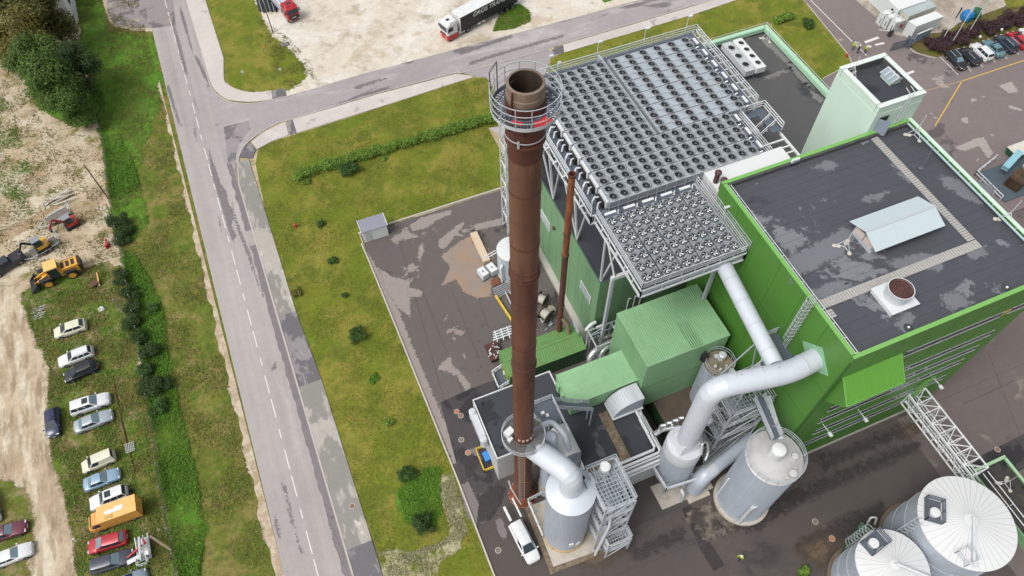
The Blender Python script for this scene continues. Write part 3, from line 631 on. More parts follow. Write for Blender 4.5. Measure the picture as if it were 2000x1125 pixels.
for k in range(2):
    y = vy0+.2+k*1.25
    b = MB(); b.box(vx0-.04, y, vz+.45, vx0+.1, y+1.1, vz+1.25); pn = b.build('end_panel', mat('cream_panel', (222, 208, 196), .6), rv)
    b = MB(); b.box(vx0-.06, y-.08, vz+.4, vx0+.06, y, vz+1.3); b.build('panel_frame', GALV, pn)
# ------------------------------------------------ round exhaust cowl
q = P(1750, 578, 29.35)
ex = thing('exhaust_cowl', 'round exhaust cowl with ringed grille on a white square kerb', 'ventilator', (45.75, 20.45, 29.31))
b = MB(); b.cbox((45.75, 20.45, 29.55), (2.9, 2.9, .48)); b.cbox((45.75, 20.45, 29.81), (3.1, 3.1, .06)); b.build('kerb_frame', GALV_W, ex)
b = MB(); b.lathe((45.75, 20.45, 29.84), [(1.1, 0), (1.1, .9), (1.2, 1.15), (1.2, 1.3), (1.12, 1.3), (1.12, 1.1)], 32, False); b.build('drum', CLAD_L, ex, smooth=True)
b = MB(); b.ring((45.75, 20.45, 30.9), 1.12, 0, .01, 0, 24); b.build('throat', BLACK, ex)
for k in range(6):
    r_ = .15+k*.18; b = MB(); b.lathe((45.75, 20.45, 31.08), [(r_, 0), (r_, .05), (r_+.08, .05), (r_+.08, 0)], 28, False); b.build('grille_ring', mat('rusty_grille', (112, 74, 66), .7), ex)
b = MB()
for k in range(8): a = k*math.pi/4; b.bar((45.75, 20.45, 31.06), (45.75+1.15*math.cos(a), 20.45+1.15*math.sin(a), 31.06), .04)
b.build('grille_spokes', mat('rusty_grille', (112, 74, 66), .7), ex)
# ------------------------------------------------ lightning masts
def mast(px, py, z, label, h=3.0, tilt=(.3, .3), grp='lightning masts on the roofs'):
    c = P(px, py, z); t = thing('lightning_mast', label, 'mast', c, grp)
    b = MB(); b.tube([c, c+Vector((0, 0, h))], .03, 5)
    arms = [Vector((math.cos(a), math.sin(a), 0))*.9 for a in (.5, 2.6, 4.7)]
    for a in arms: b.bar(c+a+Vector((0, 0, .06)), c+Vector((0, 0, 1.2)), .04); b.bar(c+Vector((0, 0, .1)), c+a+Vector((0, 0, .1)), .05)
    b.build('pole', GALV_W, t)
    for a in arms+[a*.55 for a in arms[:2]]:
        b = MB(); b.lathe(c+a, [(.22, 0), (.22, .07), (.16, .1)], 14); b.build('concrete_foot', mat('pale_concrete', (214, 206, 192), .85), t)
mast(1648, 482, 29.34, 'thin lightning mast left of the gabled ventilator on the green house roof')
mast(1962, 430, 29.34, 'thin lightning mast near the right parapet of the green house roof')
mast(1785, 265, 29.34, 'thin lightning mast in the far corner of the green house roof')
mast(1497, 76, 14.0, 'thin lightning mast in the far corner of the low annex roof')
mast(1962, 945, 1.7, 'thin lightning mast on the roof with the green kerb beside the storage tanks')
q = P(1800, 330, 29.35)
t = thing('roof_pipe_vent', 'leaning dark metal pole standing beside the plank roof walkway', 'pole', q)
b = MB(); b.tube([q, q+Vector((.5, .5, 2.2)), q+Vector((.75, .6, 2.5))], .05, 6); b.build('pole', GALV_D, t); b = MB(); b.box(q.x-.3, q.y-.15, q.z, q.x+.2, q.y+.25, q.z+.1); b.build('base', GALV_D, t)
for px, py, l in ((1774, 640, 'small white roof drain near the front parapet'), (1966, 562, 'small white roof drain by the right front edge')):
    q = P(px, py, 29.32); t = thing('roof_drain', l, 'drain', q)
    b = MB(); b.lathe(q, [(.45, 0), (.4, .02), (.1, .03)], 16); b.build('sump', ROOF_D, t); b = MB(); b.lathe(q, [(.12, 0), (.12, .15), (.05, .2)], 10); b.build('strainer', WHITE, t)
q = P(1548, 318, 29.4); t = thing('wall_unit', 'small white air unit fixed inside the back parapet of the green house', 'air unit', q)
b = MB(); b.box(q.x-.45, 38.0, 29.32, q.x+.45, 38.24, 30.2); b.build('casing', WHITE, t)
for i in range(3):
    b = MB(); b.box(q.x-.35, 37.985, 29.5+i*.2, q.x+.35, 38.0, 29.6+i*.2); b.build('louvre', GALV_D, t)
# ---------------------------------------------------------------- stair tower
tx0, ty0, tx1, ty1, tz = 56.3, 38.62, 62.2, 45.5, 33.4
st = thing('stair_tower', 'pale mint square stair tower rising behind the green boiler house', 'tower', (tx0, ty0, 0))
b = MB(); b.box(tx0, ty0, 0, tx1, ty1, 32.3); b.build('wall', MINT, st)
parapet(st, tx0, ty0, tx1, ty1, 32.3, 1.1, .5, MINT_W, MINT)
b = MB(); b.box(tx0+.45, ty0+.45, 32.25, tx1-.45, ty1-.45, 32.5); b.build('roof', ROOF_D, st)
b = MB(); 
for a in ((tx0+.48, ty0+.48, tx1-.48, ty0+.54), (tx0+.48, ty1-.54, tx1-.48, ty1-.48), (tx0+.48, ty0+.54, tx0+.54, ty1-.54), (tx1-.54, ty0+.54, tx1-.48, ty1-.54)): b.box(a[0], a[1], 32.5, a[2], a[3], 33.3)
b.build('parapet_lining', PINNER, st)
b = MB(); b.box(57.15, ty0-.06, 29.5, 58.3, ty0+.02, 31.7); fr = b.build('door', mat('dark_doorway', (52, 54, 56), .6), st)
b = MB(); b.add([(57.0, ty0-.08, 29.6), (57.9, ty0-.95, 29.6), (57.9, ty0-.95, 31.6), (57.0, ty0-.08, 31.6), (57.04, ty0-.04, 29.6), (57.94, ty0-.91, 29.6), (57.94, ty0-.91, 31.6), (57.04, ty0-.04, 31.6)], [(0, 1, 2, 3), (7, 6, 5, 4), (0, 4, 5, 1), (1, 5, 6, 2), (2, 6, 7, 3), (3, 7, 4, 0)]); b.build('door_leaf', mat('grey_door', (156, 168, 184), .4), fr)
b = MB()
for x in (59.6, 60.2): b.bar((x, ty0-.12, 29.5), (x, ty0-.12, 34.2), .05)
for x in (59.6, 60.2): b.bar((x, ty0-.12, 34.2), (x, ty0+.7, 34.4), .05)
for i in range(16): b.bar((59.6, ty0-.12, 29.7+i*.28), (60.2, ty0-.12, 29.7+i*.28), .03)
b.build('roof_ladder', WHITE, st)
b = MB(); b.box(tx0-.05, 39.2, 21.3, tx0+.02, 40.3, 23.4); dr = b.build('door', mat('grey_door', (156, 168, 184), .4), st)
sl = thing('roof_skylight', 'small gabled skylight on the stair tower roof', 'skylight', (60.3, 41.6, 32.5))
b = MB(); b.box(60.3, 41.65, 32.5, 61.7, 43.3, 32.95); b.build('kerb_frame', MINT, sl)
for s_ in (-1, 1):
    b = MB(); xm = 61.0; e = xm+s_*.85; b.quad(*([(xm, 41.55, 33.45), (e, 41.55, 32.95), (e, 43.4, 32.95), (xm, 43.4, 33.45)][::s_])); b.build('glazing', GLASS, sl)
b = MB(); b.add([(60.2, 41.6, 32.95), (61.8, 41.6, 32.95), (61, 41.6, 33.43)], [(0, 1, 2)]); b.add([(60.2, 43.35, 32.95), (61.8, 43.35, 32.95), (61, 43.35, 33.43)], [(2, 1, 0)]); b.build('gable', MINT, sl)
b = MB()
for y in (41.55, 42.17, 42.8, 43.4): b.bar((60.15, y, 32.97), (61, y, 33.47), .06); b.bar((61.85, y, 32.97), (61, y, 33.47), .06)
b.bar((61, 41.5, 33.47), (61, 43.45, 33.47), .08); b.build('glazing_bar', WHITE, sl)
mast(1662, 148, 32.52, 'thin lightning mast on stone discs inside the stair tower parapet', 2.6)
# ---------------------------------------------------------------- turbine hall + annex
hl = thing('turbine_hall', 'sage green turbine hall with dark flat roof under the fan platforms', 'building', (27, 40.7, 0))
b = MB(); b.prism([(27, 40.7), (56, 40.7), (56, 66), (27, 66)], .6, 14.6); b.build('wall', HALLG, hl)
b = MB(); b.box(26.2, 40.4, -.1, 56.2, 66.2, .6); b.build('plinth', PLINTH, hl)
b = MB(); b.box(27.12, 40.82, 14.55, 55.9, 65.9, 14.72); b.build('roof', ROOF_D, hl)
for i in range(24):
    b = MB(); b.box(27.3, 41+i*1.03, 14.72, 55.8, 41+i*1.03+1.0, 14.725+.005*(i % 2)); b.build('membrane_strip', ROOF_D, hl)
parapet(hl, 27, 40.7, 56, 66, 14.6, .25, .12, mat('dark_edge_trim', (86, 104, 100), .5), None, capname='roof_edge')
for i in range(12):
    b = MB(); b.box(26.985, 42+i*2.1, .6, 27.01, 42+i*2.1+.03, 14.6); b.build('panel_joint', mat('dark_sage', (96, 140, 96), .5), hl)
for (pa, pb) in (((1138, 530), (1156, 566)), ((1059, 393), (1075, 425))):
    q1, q2 = OX(*pa, 27), OX(*pb, 27); zc = 8.6
    ya, yb = sorted((q1.y, q2.y)); ya = min(ya, yb-2.6)
    b = MB(); b.box(26.9, ya-.1, zc-.85, 26.97, yb+.1, zc+.85); w = b.build('window', WHITE, hl)
    for k in range(3):
        for z in (zc-.75, zc+.05): b = MB(); y = ya+k*(yb-ya)/3; b.box(26.88, y+.05, z, 26.9, y+(yb-ya)/3-.05, z+.7); b.build('pane', mat('pale_window', (190, 202, 206), .15), w)
q = OX(1085, 425, 27); b = MB(); b.box(26.7, q.y-.2, 10.2, 27, q.y+.2, 10.6); b.build('wall_lamp', mat('brown_box', (90, 74, 50), .7), hl)
for i in range(3):   # pipes up the front wall
    x = 31.5+i*.9; b = MB(); b.tube([(x, 40.5, 1), (x, 40.5, 9), (x, 40.2, 9.4)], .09, 8); b.build('wall_pipe', GALV_W, hl)
# white roof over the link to the boiler house
b = MB(); b.box(38.9, 38.65, 14, 48.6, 42.1, 27.4); lk = b.build('link_block', WHITE, hl); b = MB(); b.box(38.85, 38.64, 27.4, 48.65, 42.15, 27.5); b.build('link_roof', WHITE, lk)
for px, py, lab in ((1378, 352, 'rusty flue pipe on the white link roof, the farther of two'), (1385, 368, 'rusty flue pipe on the white link roof, the nearer of two')):
    q = P(px, py, 28.4); q.x = max(q.x, 39.3); q.z = 27.5; t = thing('roof_flue', lab, 'pipe', q, 'rusty flues on the white link roof')
    b = MB(); b.tube([q, q+Vector((0, 0, 1.4))], .28, 12); b.build('pipe', mat('flue_rust', (92, 62, 60), .7), t); b = MB(); b.lathe(q+Vector((0, 0, 1.4)), [(.4, 0), (.36, .2), (.05, .35)], 12); b.build('cowl', mat('flue_rust', (92, 62, 60), .7), t)
an = thing('annex', 'low annex with grey flat roof and pale green parapet behind the fan platform', 'building', (50, 46, 0))
b = MB(); b.box(56.02, 45.6, 0, 71.2, 73.5, 13.9); b.build('wall', MINT, an); b = MB(); b.box(50, 66.2, 0, 56.0, 73.5, 13.9); b.build('wall', MINT, an)
b = MB(); b.box(50.2, 66.4, 13.9, 71.0, 73.3, 14.0); b.box(56.2, 45.8, 13.9, 71.0, 66.4, 14.0); b.build('roof', ROOF_G, an)
MINTG = mat('mint_parapet', (190, 232, 200), .5, var=.04)
for a in ((71.2-.5, 45.6, 71.2, 73.5), (50, 73.0, 70.7, 73.5)):
    b = MB(); b.box(a[0], a[1], 13.9, a[2], a[3], 14.92); b.build('parapet', PINNER, an)
    b = MB(); b.box(a[0]-.04, a[1]-.04, 14.92, a[2]+.04, a[3]+.04, 15.0); b.build('parapet_cap', MINTG, an)
b = MB(); b.box(70.58, 46, 14.3, 70.7, 72.9, 14.93); b.box(50, 72.88, 14.3, 70.57, 73.0, 14.93); b.build('parapet_lining', MINTG, an)
b = MB(); b.bar((71.3, 45.6, 15.25), (71.3, 73.6, 15.25), .06); b.bar((50, 73.6, 15.25), (71.3, 73.6, 15.25), .06)
for i in range(19): b.bar((71.3, 45.8+i*1.54, 14.9), (71.3, 45.8+i*1.54, 15.25), .05)
for i in range(14): b.bar((50.5+i*1.54, 73.6, 14.9), (50.5+i*1.54, 73.6, 15.25), .05)
b.build('edge_rail', GALV, an)
for q_ in ([(1475, 70), (1500, 72), (1560, 130), (1600, 180), (1575, 170), (1520, 110)], [(1490, 150), (1545, 130), (1550, 138), (1495, 158)], [(1580, 170), (1612, 195), (1605, 205), (1585, 190)]):
    blot(q_, 14.02, mat('dry_grey_membrane', (132, 131, 128), .8, var=.08, scale=1.5), 'dry_area', .6, lvl=14, parent=an)
# three rows of units on the annex roof
def chiller(px0, px1, w, h, label, n, fr, mt, z=14.6):
    a, c = P(*px0, z+h), P(*px1, z+h); t = (c-a); L = t.length; rz = math.atan2(t.y, t.x); mid = (a+c)/2
    r = thing('roof_chiller', label, 'air unit', (mid.x, mid.y, 14.0), 'air units on the annex roof')
    b = MB(); b.cbox((mid.x, mid.y, z+h/2), (L, w, h), rz); b.build('casing', mt, r)
    b = MB()
    for s_ in (-1, 1):
        for u in (-.45, 0, .45):
            q = Vector((mid.x, mid.y, 0))+Matrix.Rotation(rz, 3, 'Z') @ Vector((u*L, s_*w*.4, 0)); b.bar((q.x, q.y, 14.0), (q.x, q.y, z+.05), .12)
    b.build('leg_frame', GALV_D, r)
    for i in range(n):
        q = a.lerp(c, (i+.7)/(n+.4)); b = MB(); b.lathe((q.x, q.y, z+h), [(fr+.06, 0), (fr+.06, .14), (fr, .14), (fr, .04)], 20, False); fn = b.build('fan', mt, r)
        b = MB(); b.ring((q.x, q.y, z+h+.05), fr, 0, .01, 0, 20); b.ring((q.x, q.y, z+h+.06), fr*.25, 0, .01, .06, 12); b.build('grille', BLACK, fn)
chiller((1440, 76), (1488, 132), 1.5, .9, 'long white roof chiller with four dark fans on the annex', 4, .42, WHITE, 15.2)
chiller((1419, 83), (1466, 138), 1.5, .9, 'grey roof chiller with three wide fans beside the fan platform', 3, .5, mat('pale_grey_unit', (206, 212, 212), .5), 14.9)
# ---------------------------------------------------------------- filter house (pale green boxes)
fb = thing('filter_house', 'pale green ribbed filter house in the middle of the plant', 'building', (26.9, 28.7, 0))
bx0, by0, bx1, by1, bz = 26.9, 28.7, 37.3, 36.1, 15.0
b = MB(); ribbed(b, (bx0, by0, bz), (bx1-bx0, 0, 0), (0, by1-by0, 0), 40, .1); rf = b.build('roof', BOXG, fb)
b = MB(); b.box(bx0+.02, by0+.02, 3.6, bx1-.02, by1-.02, bz-.01); b.build('core', BOXG, fb)
b = MB(); ribbed(b, (bx0, by1, 3.6), (0, by0-by1, 0), (0, 0, bz-3.6), 30, .09); b.build('side_sheet', BOXG, fb)
b = MB(); ribbed(b, (bx0, by0, 3.6), (bx1-bx0, 0, 0), (0, 0, bz-3.6), 58, .02); b.build('front_sheet', BOXG, fb)
b = MB(); b.bar((bx0-.03, by0, bz), (bx0-.03, by1, bz), .12); b.bar((bx0, by0-.03, bz), (bx1, by0-.03, bz), .12); b.bar((bx0+.9, by0, bz+.07), (bx0+.9, by1, bz+.07), .1, .04); b.build('edge_flashing', BOXG, rf)
b = MB(); b.box(bx0-.03, by0-.04, 9.3, bx1, by0-.02, 9.36); b.build('lap_joint', mat('lap_green', (110, 160, 110), .5), fb)
b = MB(); ribbed(b, (32.5, by0+.1, bz+.1), (1.3, 0, 0), (0, 3.3, 0), 5, .12); b.add([(32.5, by0+.1, bz), (33.8, by0+.1, bz), (33.8, by0+.1, bz+.1), (32.5, by0+.1, bz+.1), (32.5, by0+3.4, bz), (33.8, by0+3.4, bz), (33.8, by0+3.4, bz+.1), (32.5, by0+3.4, bz+.1)], [(0, 1, 2, 3), (4, 7, 6, 5), (0, 3, 7, 4), (1, 5, 6, 2)]); b.build('roof_hatch', BOXG, rf)
b = MB(); b.box(bx0+.4, by0+1.2, -.05, bx1-.2, by1, 3.6); b.build('base_wall', mat('dark_green_wall', (62, 100, 66), .6), fb)
b = MB(); b.box(29.5, 24.2, -.05, 34.5, 29.8, 3.6); b.build('base_wall', mat('dark_green_wall', (62, 100, 66), .6), fb)
b = MB(); b.box(29.4, 24.1, 3.6, 34.6, 29.9, 3.75); b.build('base_roof', mat('brown_roof', (98, 84, 72), .8, var=.3, scale=1.2), fb)
for x in (27.2, 32, 37):
    b = MB(); b.box(x-.12, by0+.1, 0, x+.12, by0+.34, 3.6); b.build('post', HALLG, fb)
fl = thing('duct_housing', 'flat pale green duct housing on the black roofed building, joined to the filter house', 'building', (18.4, 29.6, 7.2))
b = MB(); ribbed(b, (18.4, 29.6, 10.1), (8.5, 0, 0), (0, 4.2, 0), 48, .02); b.build('roof', BOXG, fl)
b = MB(); b.box(18.42, 29.62, 7.3, 26.88, 33.78, 10.09); b.build('wall', BOXG, fl)
b = MB(); b.bar((18.38, 29.6, 10.12), (18.38, 33.8, 10.12), .08); b.bar((18.4, 29.58, 10.12), (26.88, 29.58, 10.12), .08); b.build('edge_flashing', mat('mint_flash', (176, 222, 172), .4), fl)
for i in range(3): b = MB(); b.box(18.2, 30.2+i*1.2, 7.6, 18.4, 30.8+i*1.2, 9.2); b.build('wall_box', BOXG, fl)
# quarter round hood
qh = thing('curved_cowl', 'silver curved sheet cowl standing on the black roof', 'cowl', (23.4, 27.2, 7.2))
xs0, xs1 = 23.3, 27.1; K = 14; arc = []
cr = P(1222, 760, 9)
b = MB()
pts = [(27.6-2.6*math.cos(t), 7.4+2.3*math.sin(t)) for t in [i*math.pi/2/K for i in range(K+1)]]
QX0, QX1 = 22.9, 26.6
pr = [(QX0+(1-math.cos(t))*2.8, 7.35+2.5*math.sin(t)) for t in [i*math.pi/2/K for i in range(K+1)]]+[(QX1, 9.85)]
for i in range(len(pr)-1):
    a, c = pr[i], pr[i+1]; q = MB(); q.add([(a[0], 27.3, a[1]), (a[0], 29.45, a[1]), (c[0], 29.45, c[1]), (c[0], 27.3, c[1]), (a[0]+.0, 27.3, a[1]+.05), (a[0], 29.45, a[1]+.05)], [(0, 3, 2, 1)])
    o = q.build('curved_panel', CLAD_L, qh)
    q = MB(); q.bar((a[0], 27.3, a[1]+.02), (a[0], 29.45, a[1]+.02), .06); q.build('standing_seam', CLAD_L, o)
b = MB(); b.add([(x, 27.3, z) for x, z in pr]+[(QX1, 27.3, 7.35)], [tuple(range(len(pr)+1))[::-1]]); b.build('end_sheet', CLAD, qh)
b = MB(); b.add([(QX1, 27.3, 7.35), (QX1, 29.45, 7.35), (QX1, 29.45, 9.85), (QX1, 27.3, 9.85)], [(0, 1, 2, 3)]); b.build('end_sheet', CLAD, qh)
b = MB(); b.box(QX0-.15, 27.1, 7.2, QX1+.1, 29.5, 7.36); b.build('kerb_frame', GALV_W, qh)
# ---------------------------------------------------------------- black roofed electrical building
sb = thing('switchgear_building', 'low white walled building with black flat roof round the main chimney', 'building', (8.6, 21.3, 0))
pl = [(8.6, 28.0), (17.2, 28.0), (17.2, 21.3), (26.4, 21.3), (26.4, 33.9), (18.6, 33.9), (18.6, 35.9), (8.6, 35.9)]
b = MB(); b.prism(pl, 0, 6.8); b.build('wall', WHITEG, sb)
def inset(poly, d):
    c = []; n = len(poly)
    for i in range(n):
        a, q, e = Vector(poly[i-1]), Vector(poly[i]), Vector(poly[(i+1) % n]); u = (q-a).normalized(); v = (e-q).normalized()
        c.append((q.x+(-u.y-v.y)*d, q.y+(u.x+v.x)*d))
    return c
b = MB(); b.prism(inset(pl, .1), 6.75, 6.95); b.build('roof', ROOF_D, sb)
ip = inset(pl, .12)
for i in range(len(pl)):
    a, c = pl[i], pl[(i+1) % len(pl)]; ai, ci = ip[i], ip[(i+1) % len(pl)]
    b = MB(); b.prism([a, c, ci, ai], 6.8, 7.2); b.build('parapet', WHITE, sb)
for i in range(7):
    b = MB(); b.box(8.58, 28.6+i*1.1, .2, 8.6, 28.63+i*1.1, 6.7); b.build('panel_joint', GALV, sb)
    if i < 7: b = MB(); b.box(9.6+i*1.1, 27.985, .2, 9.63+i*1.1, 28.0, 6.7); b.build('panel_joint', GALV, sb)
b = MB(); b.box(21.6, 21.6, 6.95, 22.7, 28.6, 7.05); b.box(17.6, 21.55, 6.95, 21.6, 23.0, 7.04); b.build('gravel_strip', GRAVEL, sb)
for px, py in ((942, 788), (979, 876), (1022, 890)):
    q = P(px, py, 6.96); b = MB(); b.lathe(q, [(.09, 0), (.09, .35), (.03, .4)], 8); b.build('roof_vent', BLACK, sb)
for px, py in ((957, 900), (951, 861)):
    q = OX(px, py, 8.6) if px < 955 else OY(px, py, 28.0); b = MB(); b.cbox((q.x, q.y, max(q.z, 2)), (.25, .25, .35)); b.build('wall_vent', BLACK, sb)
# handrail-like oval duct on the west wall
b = MB(); qs = [(8.3, 31.3, 6.3), (8.0, 31.3, 6.3), (7.7, 31.6, 6.3), (7.7, 34.0, 6.3), (8.0, 34.3, 6.3), (8.3, 34.3, 6.3)]
q0 = MB(); q0.lathe((8.1, 30.9, 5.3), [(.45, 0), (.45, 1.7), (.3, 1.9)], 16); q0.lathe((8.1, 34.6, 5.3), [(.45, 0), (.45, 1.7), (.3, 1.9)], 16); q0.box(7.72, 30.9, 5.4, 8.5, 34.6, 6.9); q0.build('air_duct', CLAD_L, sb, smooth=True)
# pipes that run round the roof edge of the east part
for k, (o_, z) in enumerate(((.35, 7.3), (.8, 7.55), (-.25, 6.6), (-.55, 6.2), (-.3, 5.8))):
    y = 21.3+o_ if o_ > 0 else 21.3+o_; xe = 26.4-o_ if o_ > 0 else 26.5
    pts = [(18.6, y, z), (xe-.3, y, z), (xe, y+.3, z)]+([(xe, 26.8 if k == 0 else 26, z)] if o_ > 0 else [(xe+.2, y+.5, z)])
    b = MB(); b.tube(pts, .17 if k < 3 else .08, 8); b.build('roof_pipe', GALV_W, sb, smooth=True)
b = MB(); b.tube([(25.95, 25.5, 7.2), (25.95, 26.6, 7.8), (25.6, 26.9, 7.8), (25.6, 24, 7.8)], .17, 8); b.build('roof_pipe', GALV_W, sb, smooth=True)
# ---------------------------------------------------------------- green pump container
pc = thing('pump_container', 'long green ribbed container with ridged roof behind the main chimney', 'container', (14.4, 38.6, 0))
b = MB(); b.box(14.5, 38.7, .2, 25.0, 42.5, 3.6); b.build('body', CONTG, pc)
b = MB(); ribbed(b, (14.4, 38.55, 3.6), (10.7, 0, 0), (0, 2.0, .8), 34, .05); b.build('roof_slope', CONTG, pc)
b = MB(); ribbed(b, (25.1, 42.6, 3.6), (-10.7, 0, 0), (0, -2.0, .8), 34, .05); b.build('roof_slope', CONTG, pc)
b = MB(); b.bar((14.4, 40.57, 4.46), (25.1, 40.57, 4.46), .3, .05); b.build('ridge_cap', CONTG, pc)
b = MB(); b.add([(14.42, 38.6, 3.6), (14.42, 42.55, 3.6), (14.42, 40.57, 4.4)], [(2, 1, 0)]); b.add([(25.05, 38.6, 3.6), (25.05, 42.55, 3.6), (25.05, 40.57, 4.4)], [(0, 1, 2)]); b.build('gable', CONTG, pc)
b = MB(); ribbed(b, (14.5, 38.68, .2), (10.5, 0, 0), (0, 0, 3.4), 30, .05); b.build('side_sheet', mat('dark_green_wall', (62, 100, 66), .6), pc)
b = MB(); b.box(14.42, 39.2, .3, 14.5, 41.2, 3.0); dd = b.build('door', mat('yellow_green_door', (156, 176, 70), .5), pc)
b = MB(); b.rail([(13.0, 38.9, .25), (13.0, 41.4, .25)], 1.1, .04, .8); b.rail([(13.0, 38.9, .25), (14.4, 38.9, 1.0)], 1.1, .04, .8); b.rail([(13.0, 41.4, .25), (14.4, 41.4, 1.0)], 1.1, .04, .8); b.build('step_rail', GALV_W, pc)
for i in range(4): b = MB(); b.box(13.0+i*.35, 38.95, .2+i*.2, 13.35+i*.35, 41.35, .26+i*.2); b.build('step', GRATE, pc)
# ---------------------------------------------------------------- kiosk in the corner of the yard
ks = thing('kiosk', 'small white utility kiosk with grey roof in the yard corner', 'kiosk', (3.5, 69, 0))
b = MB(); b.box(3.55, 69.0, 0, 7.25, 70.95, 2.35); b.build('wall', WHITE, ks)
b = MB(); b.add([(3.4, 68.9, 2.36), (7.4, 68.9, 2.36), (7.4, 71.2, 2.62), (3.4, 71.2, 2.62), (3.4, 68.9, 2.46), (7.4, 68.9, 2.46), (7.4, 71.2, 2.72), (3.4, 71.2, 2.72)], [(3, 2, 1, 0), (4, 5, 6, 7), (0, 1, 5, 4), (1, 2, 6, 5), (2, 3, 7, 6), (3, 0, 4, 7)]); b.build('roof', mat('grey_roof_sheet', (150, 152, 166), .5), ks)
b = MB(); b.bar((3.42, 68.92, 2.5), (3.42, 71.2, 2.75), .08); b.bar((7.38, 68.92, 2.5), (7.38, 71.2, 2.75), .08); b.build('roof_edge', WHITE, ks)
b = MB(); b.box(3.9, 68.97, .1, 4.8, 69.0, 2.1); dk = b.build('door', WHITEG, ks); b = MB(); b.box(4.65, 68.94, 1.0, 4.72, 68.97, 1.15); b.build('handle', BLACK, dk)
# ---------------------------------------------------------------- low building with green kerb beside the tanks
tb = thing('ash_building', 'low building with wet dark roof and pale green kerb at the right edge', 'building', (58, -10, 0))
qa, qb = P(1925, 914, 2.0), P(1962, 889, 2.0); ax0, ax1, ay1 = qa.x-1.4, qb.x, qb.y
b = MB(); b.box(ax0, -16, 0, ax1, ay1, 1.6); b.build('wall', HALLG, tb); b = MB(); b.box(ax0+.2, -16, 1.6, ax1-.2, ay1-.2, 1.68)
b.build('roof', asphalt_mat('mossy_roof', (60, 58, 52), (40, 40, 38), (88, 84, 62), wet=(.5, .56), dry=(.55, .62), sc=.3, off=220), tb)
parapet(tb, ax0, -16, ax1, ay1, 1.5, .5, .3, mat('mint_kerb', (176, 214, 172), .5), HALLG, sides='NE')
for i, x in enumerate((ax0+.5, ax0+1.2)):
    b = MB(); b.tube([(x, -14, 2.2), (x, ay1-.8, 2.2)], .06, 6)
    for j in range(6): b.bar((x-.1, -13+j*3, 1.65), (x-.1, -13+j*3, 2.2), .08)
    b.build('roof_pipe', GALV_W, tb)
# ---------------------------------------------------------------- site cabins at the gate
CAB = mat('cabin_white', (232, 236, 234), .5, var=.04, scale=.6)
def cabin(pxs, h, label, mt, roofm, wins=()):
    "pxs: three ground corners (front left, front right, back right) of the roof seen at height h"
    a, c, e = P(*pxs[0], h), P(*pxs[1], h), P(*pxs[2], h); d_ = a+(e-c)
    t = thing('site_cabin', label, 'cabin', (a.x, a.y, 0), 'site cabins by the gate')
    poly = [(v.x, v.y) for v in (a, c, e, d_)]
    ar = sum(poly[i][0]*poly[(i+1) % 4][1]-poly[(i+1) % 4][0]*poly[i][1] for i in range(4))
    if ar < 0: poly = poly[::-1]
    b = MB(); b.prism(poly, .1, h-.02); b.build('wall', mt, t)
    b = MB(); b.prism(inset(poly, -.06), h-.02, h+.1); b.build('roof', roofm, t)
    b = MB(); b.prism(inset(poly, .15), h+.1, h+.14); b.build('roof_sheet', roofm, t)
    for p in poly: b = MB(); b.cbox((p[0], p[1], h/2), (.16, .16, h)); b.build('corner_post', GALV_W, t)
    for (u, s0, s1, z0, z1) in wins:
        p0, p1 = (Vector((*poly[u], 0)), Vector((*poly[(u+1) % 4], 0))); n_ = Vector(((p1-p0).y, -(p1-p0).x, 0)).normalized()*.03
        q0, q1 = p0.lerp(p1, s0)+n_, p0.lerp(p1, s1)+n_
        b = MB(); b.quad((q0.x, q0.y, z0), (q1.x, q1.y, z0), (q1.x, q1.y, z1), (q0.x, q0.y, z1)); b.build('window', GLASS_D, t)
    return t
cabin([(1775, 42), (1790, 52), (1842, 33)], 2.8, 'white site cabin nearest the gate with plain flat roof', CAB, WHITE)
cabin([(1761, 21), (1775, 33), (1828, 13)], 2.8, 'cream site cabin with grey roof and three small windows', mat('cabin_cream', (232, 226, 202), .5), mat('cabin_grey_roof', (186, 198, 198), .5), [(3, .15, .28, 1.5, 2.1), (3, .42, .55, 1.5, 2.1), (3, .7, .83, 1.5, 2.1), (0, .3, .6, 1.4, 2.1)])
cabin([(1702, -30), (1756, 20), (1808, 2)], 3.0, 'long white site cabin behind the toilets with one dark window', CAB, WHITE, [(3, .2, .27, 1.2, 2.4), (0, .2, .27, 1.2, 2.4), (0, .8, .86, 1.2, 2.4), (2, .2, .27, 1.2, 2.4)])
for k, (px, py) in enumerate(((1723, 45), (1733, 51), (1745, 59))):
    c = P(px, py, 0); lab = ['farthest of three white upright cabinets by the gate', 'middle one of three white upright cabinets by the gate', 'nearest of three white upright cabinets, with a red mark, by the gate'][k]
    t = thing('portable_cabinet', lab, 'cabinet', c, 'white cabinets by the gate')
    b = MB(); b.cbox((c.x, c.y, 1.15), (2.1, 1.3, 2.3)); b.build('body', WHITEG, t)
    b = MB(); b.lathe((c.x, c.y, 2.3), [(.75, 0), (.5, .12)], 4); b.build('roof', CAB, t)
    b = MB(); b.box(c.x-1.07, c.y-.5, .15, c.x-1.05, c.y+.5, 2.1); dk = b.build('door', CAB, t)
    for j in range(3): b = MB(); b.box(c.x-1.09, c.y-.3, .5+.35*j, c.x-1.07, c.y-.1, .75+.35*j); b.build('vent', BLACK, dk)
    if k == 2: 
        b = MB(); b.box(c.x+.2, c.y-.68, .9, c.x+.8, c.y-.66, 1.6); b.build('sign', mat('red_sign', (196, 60, 66), .6), t)
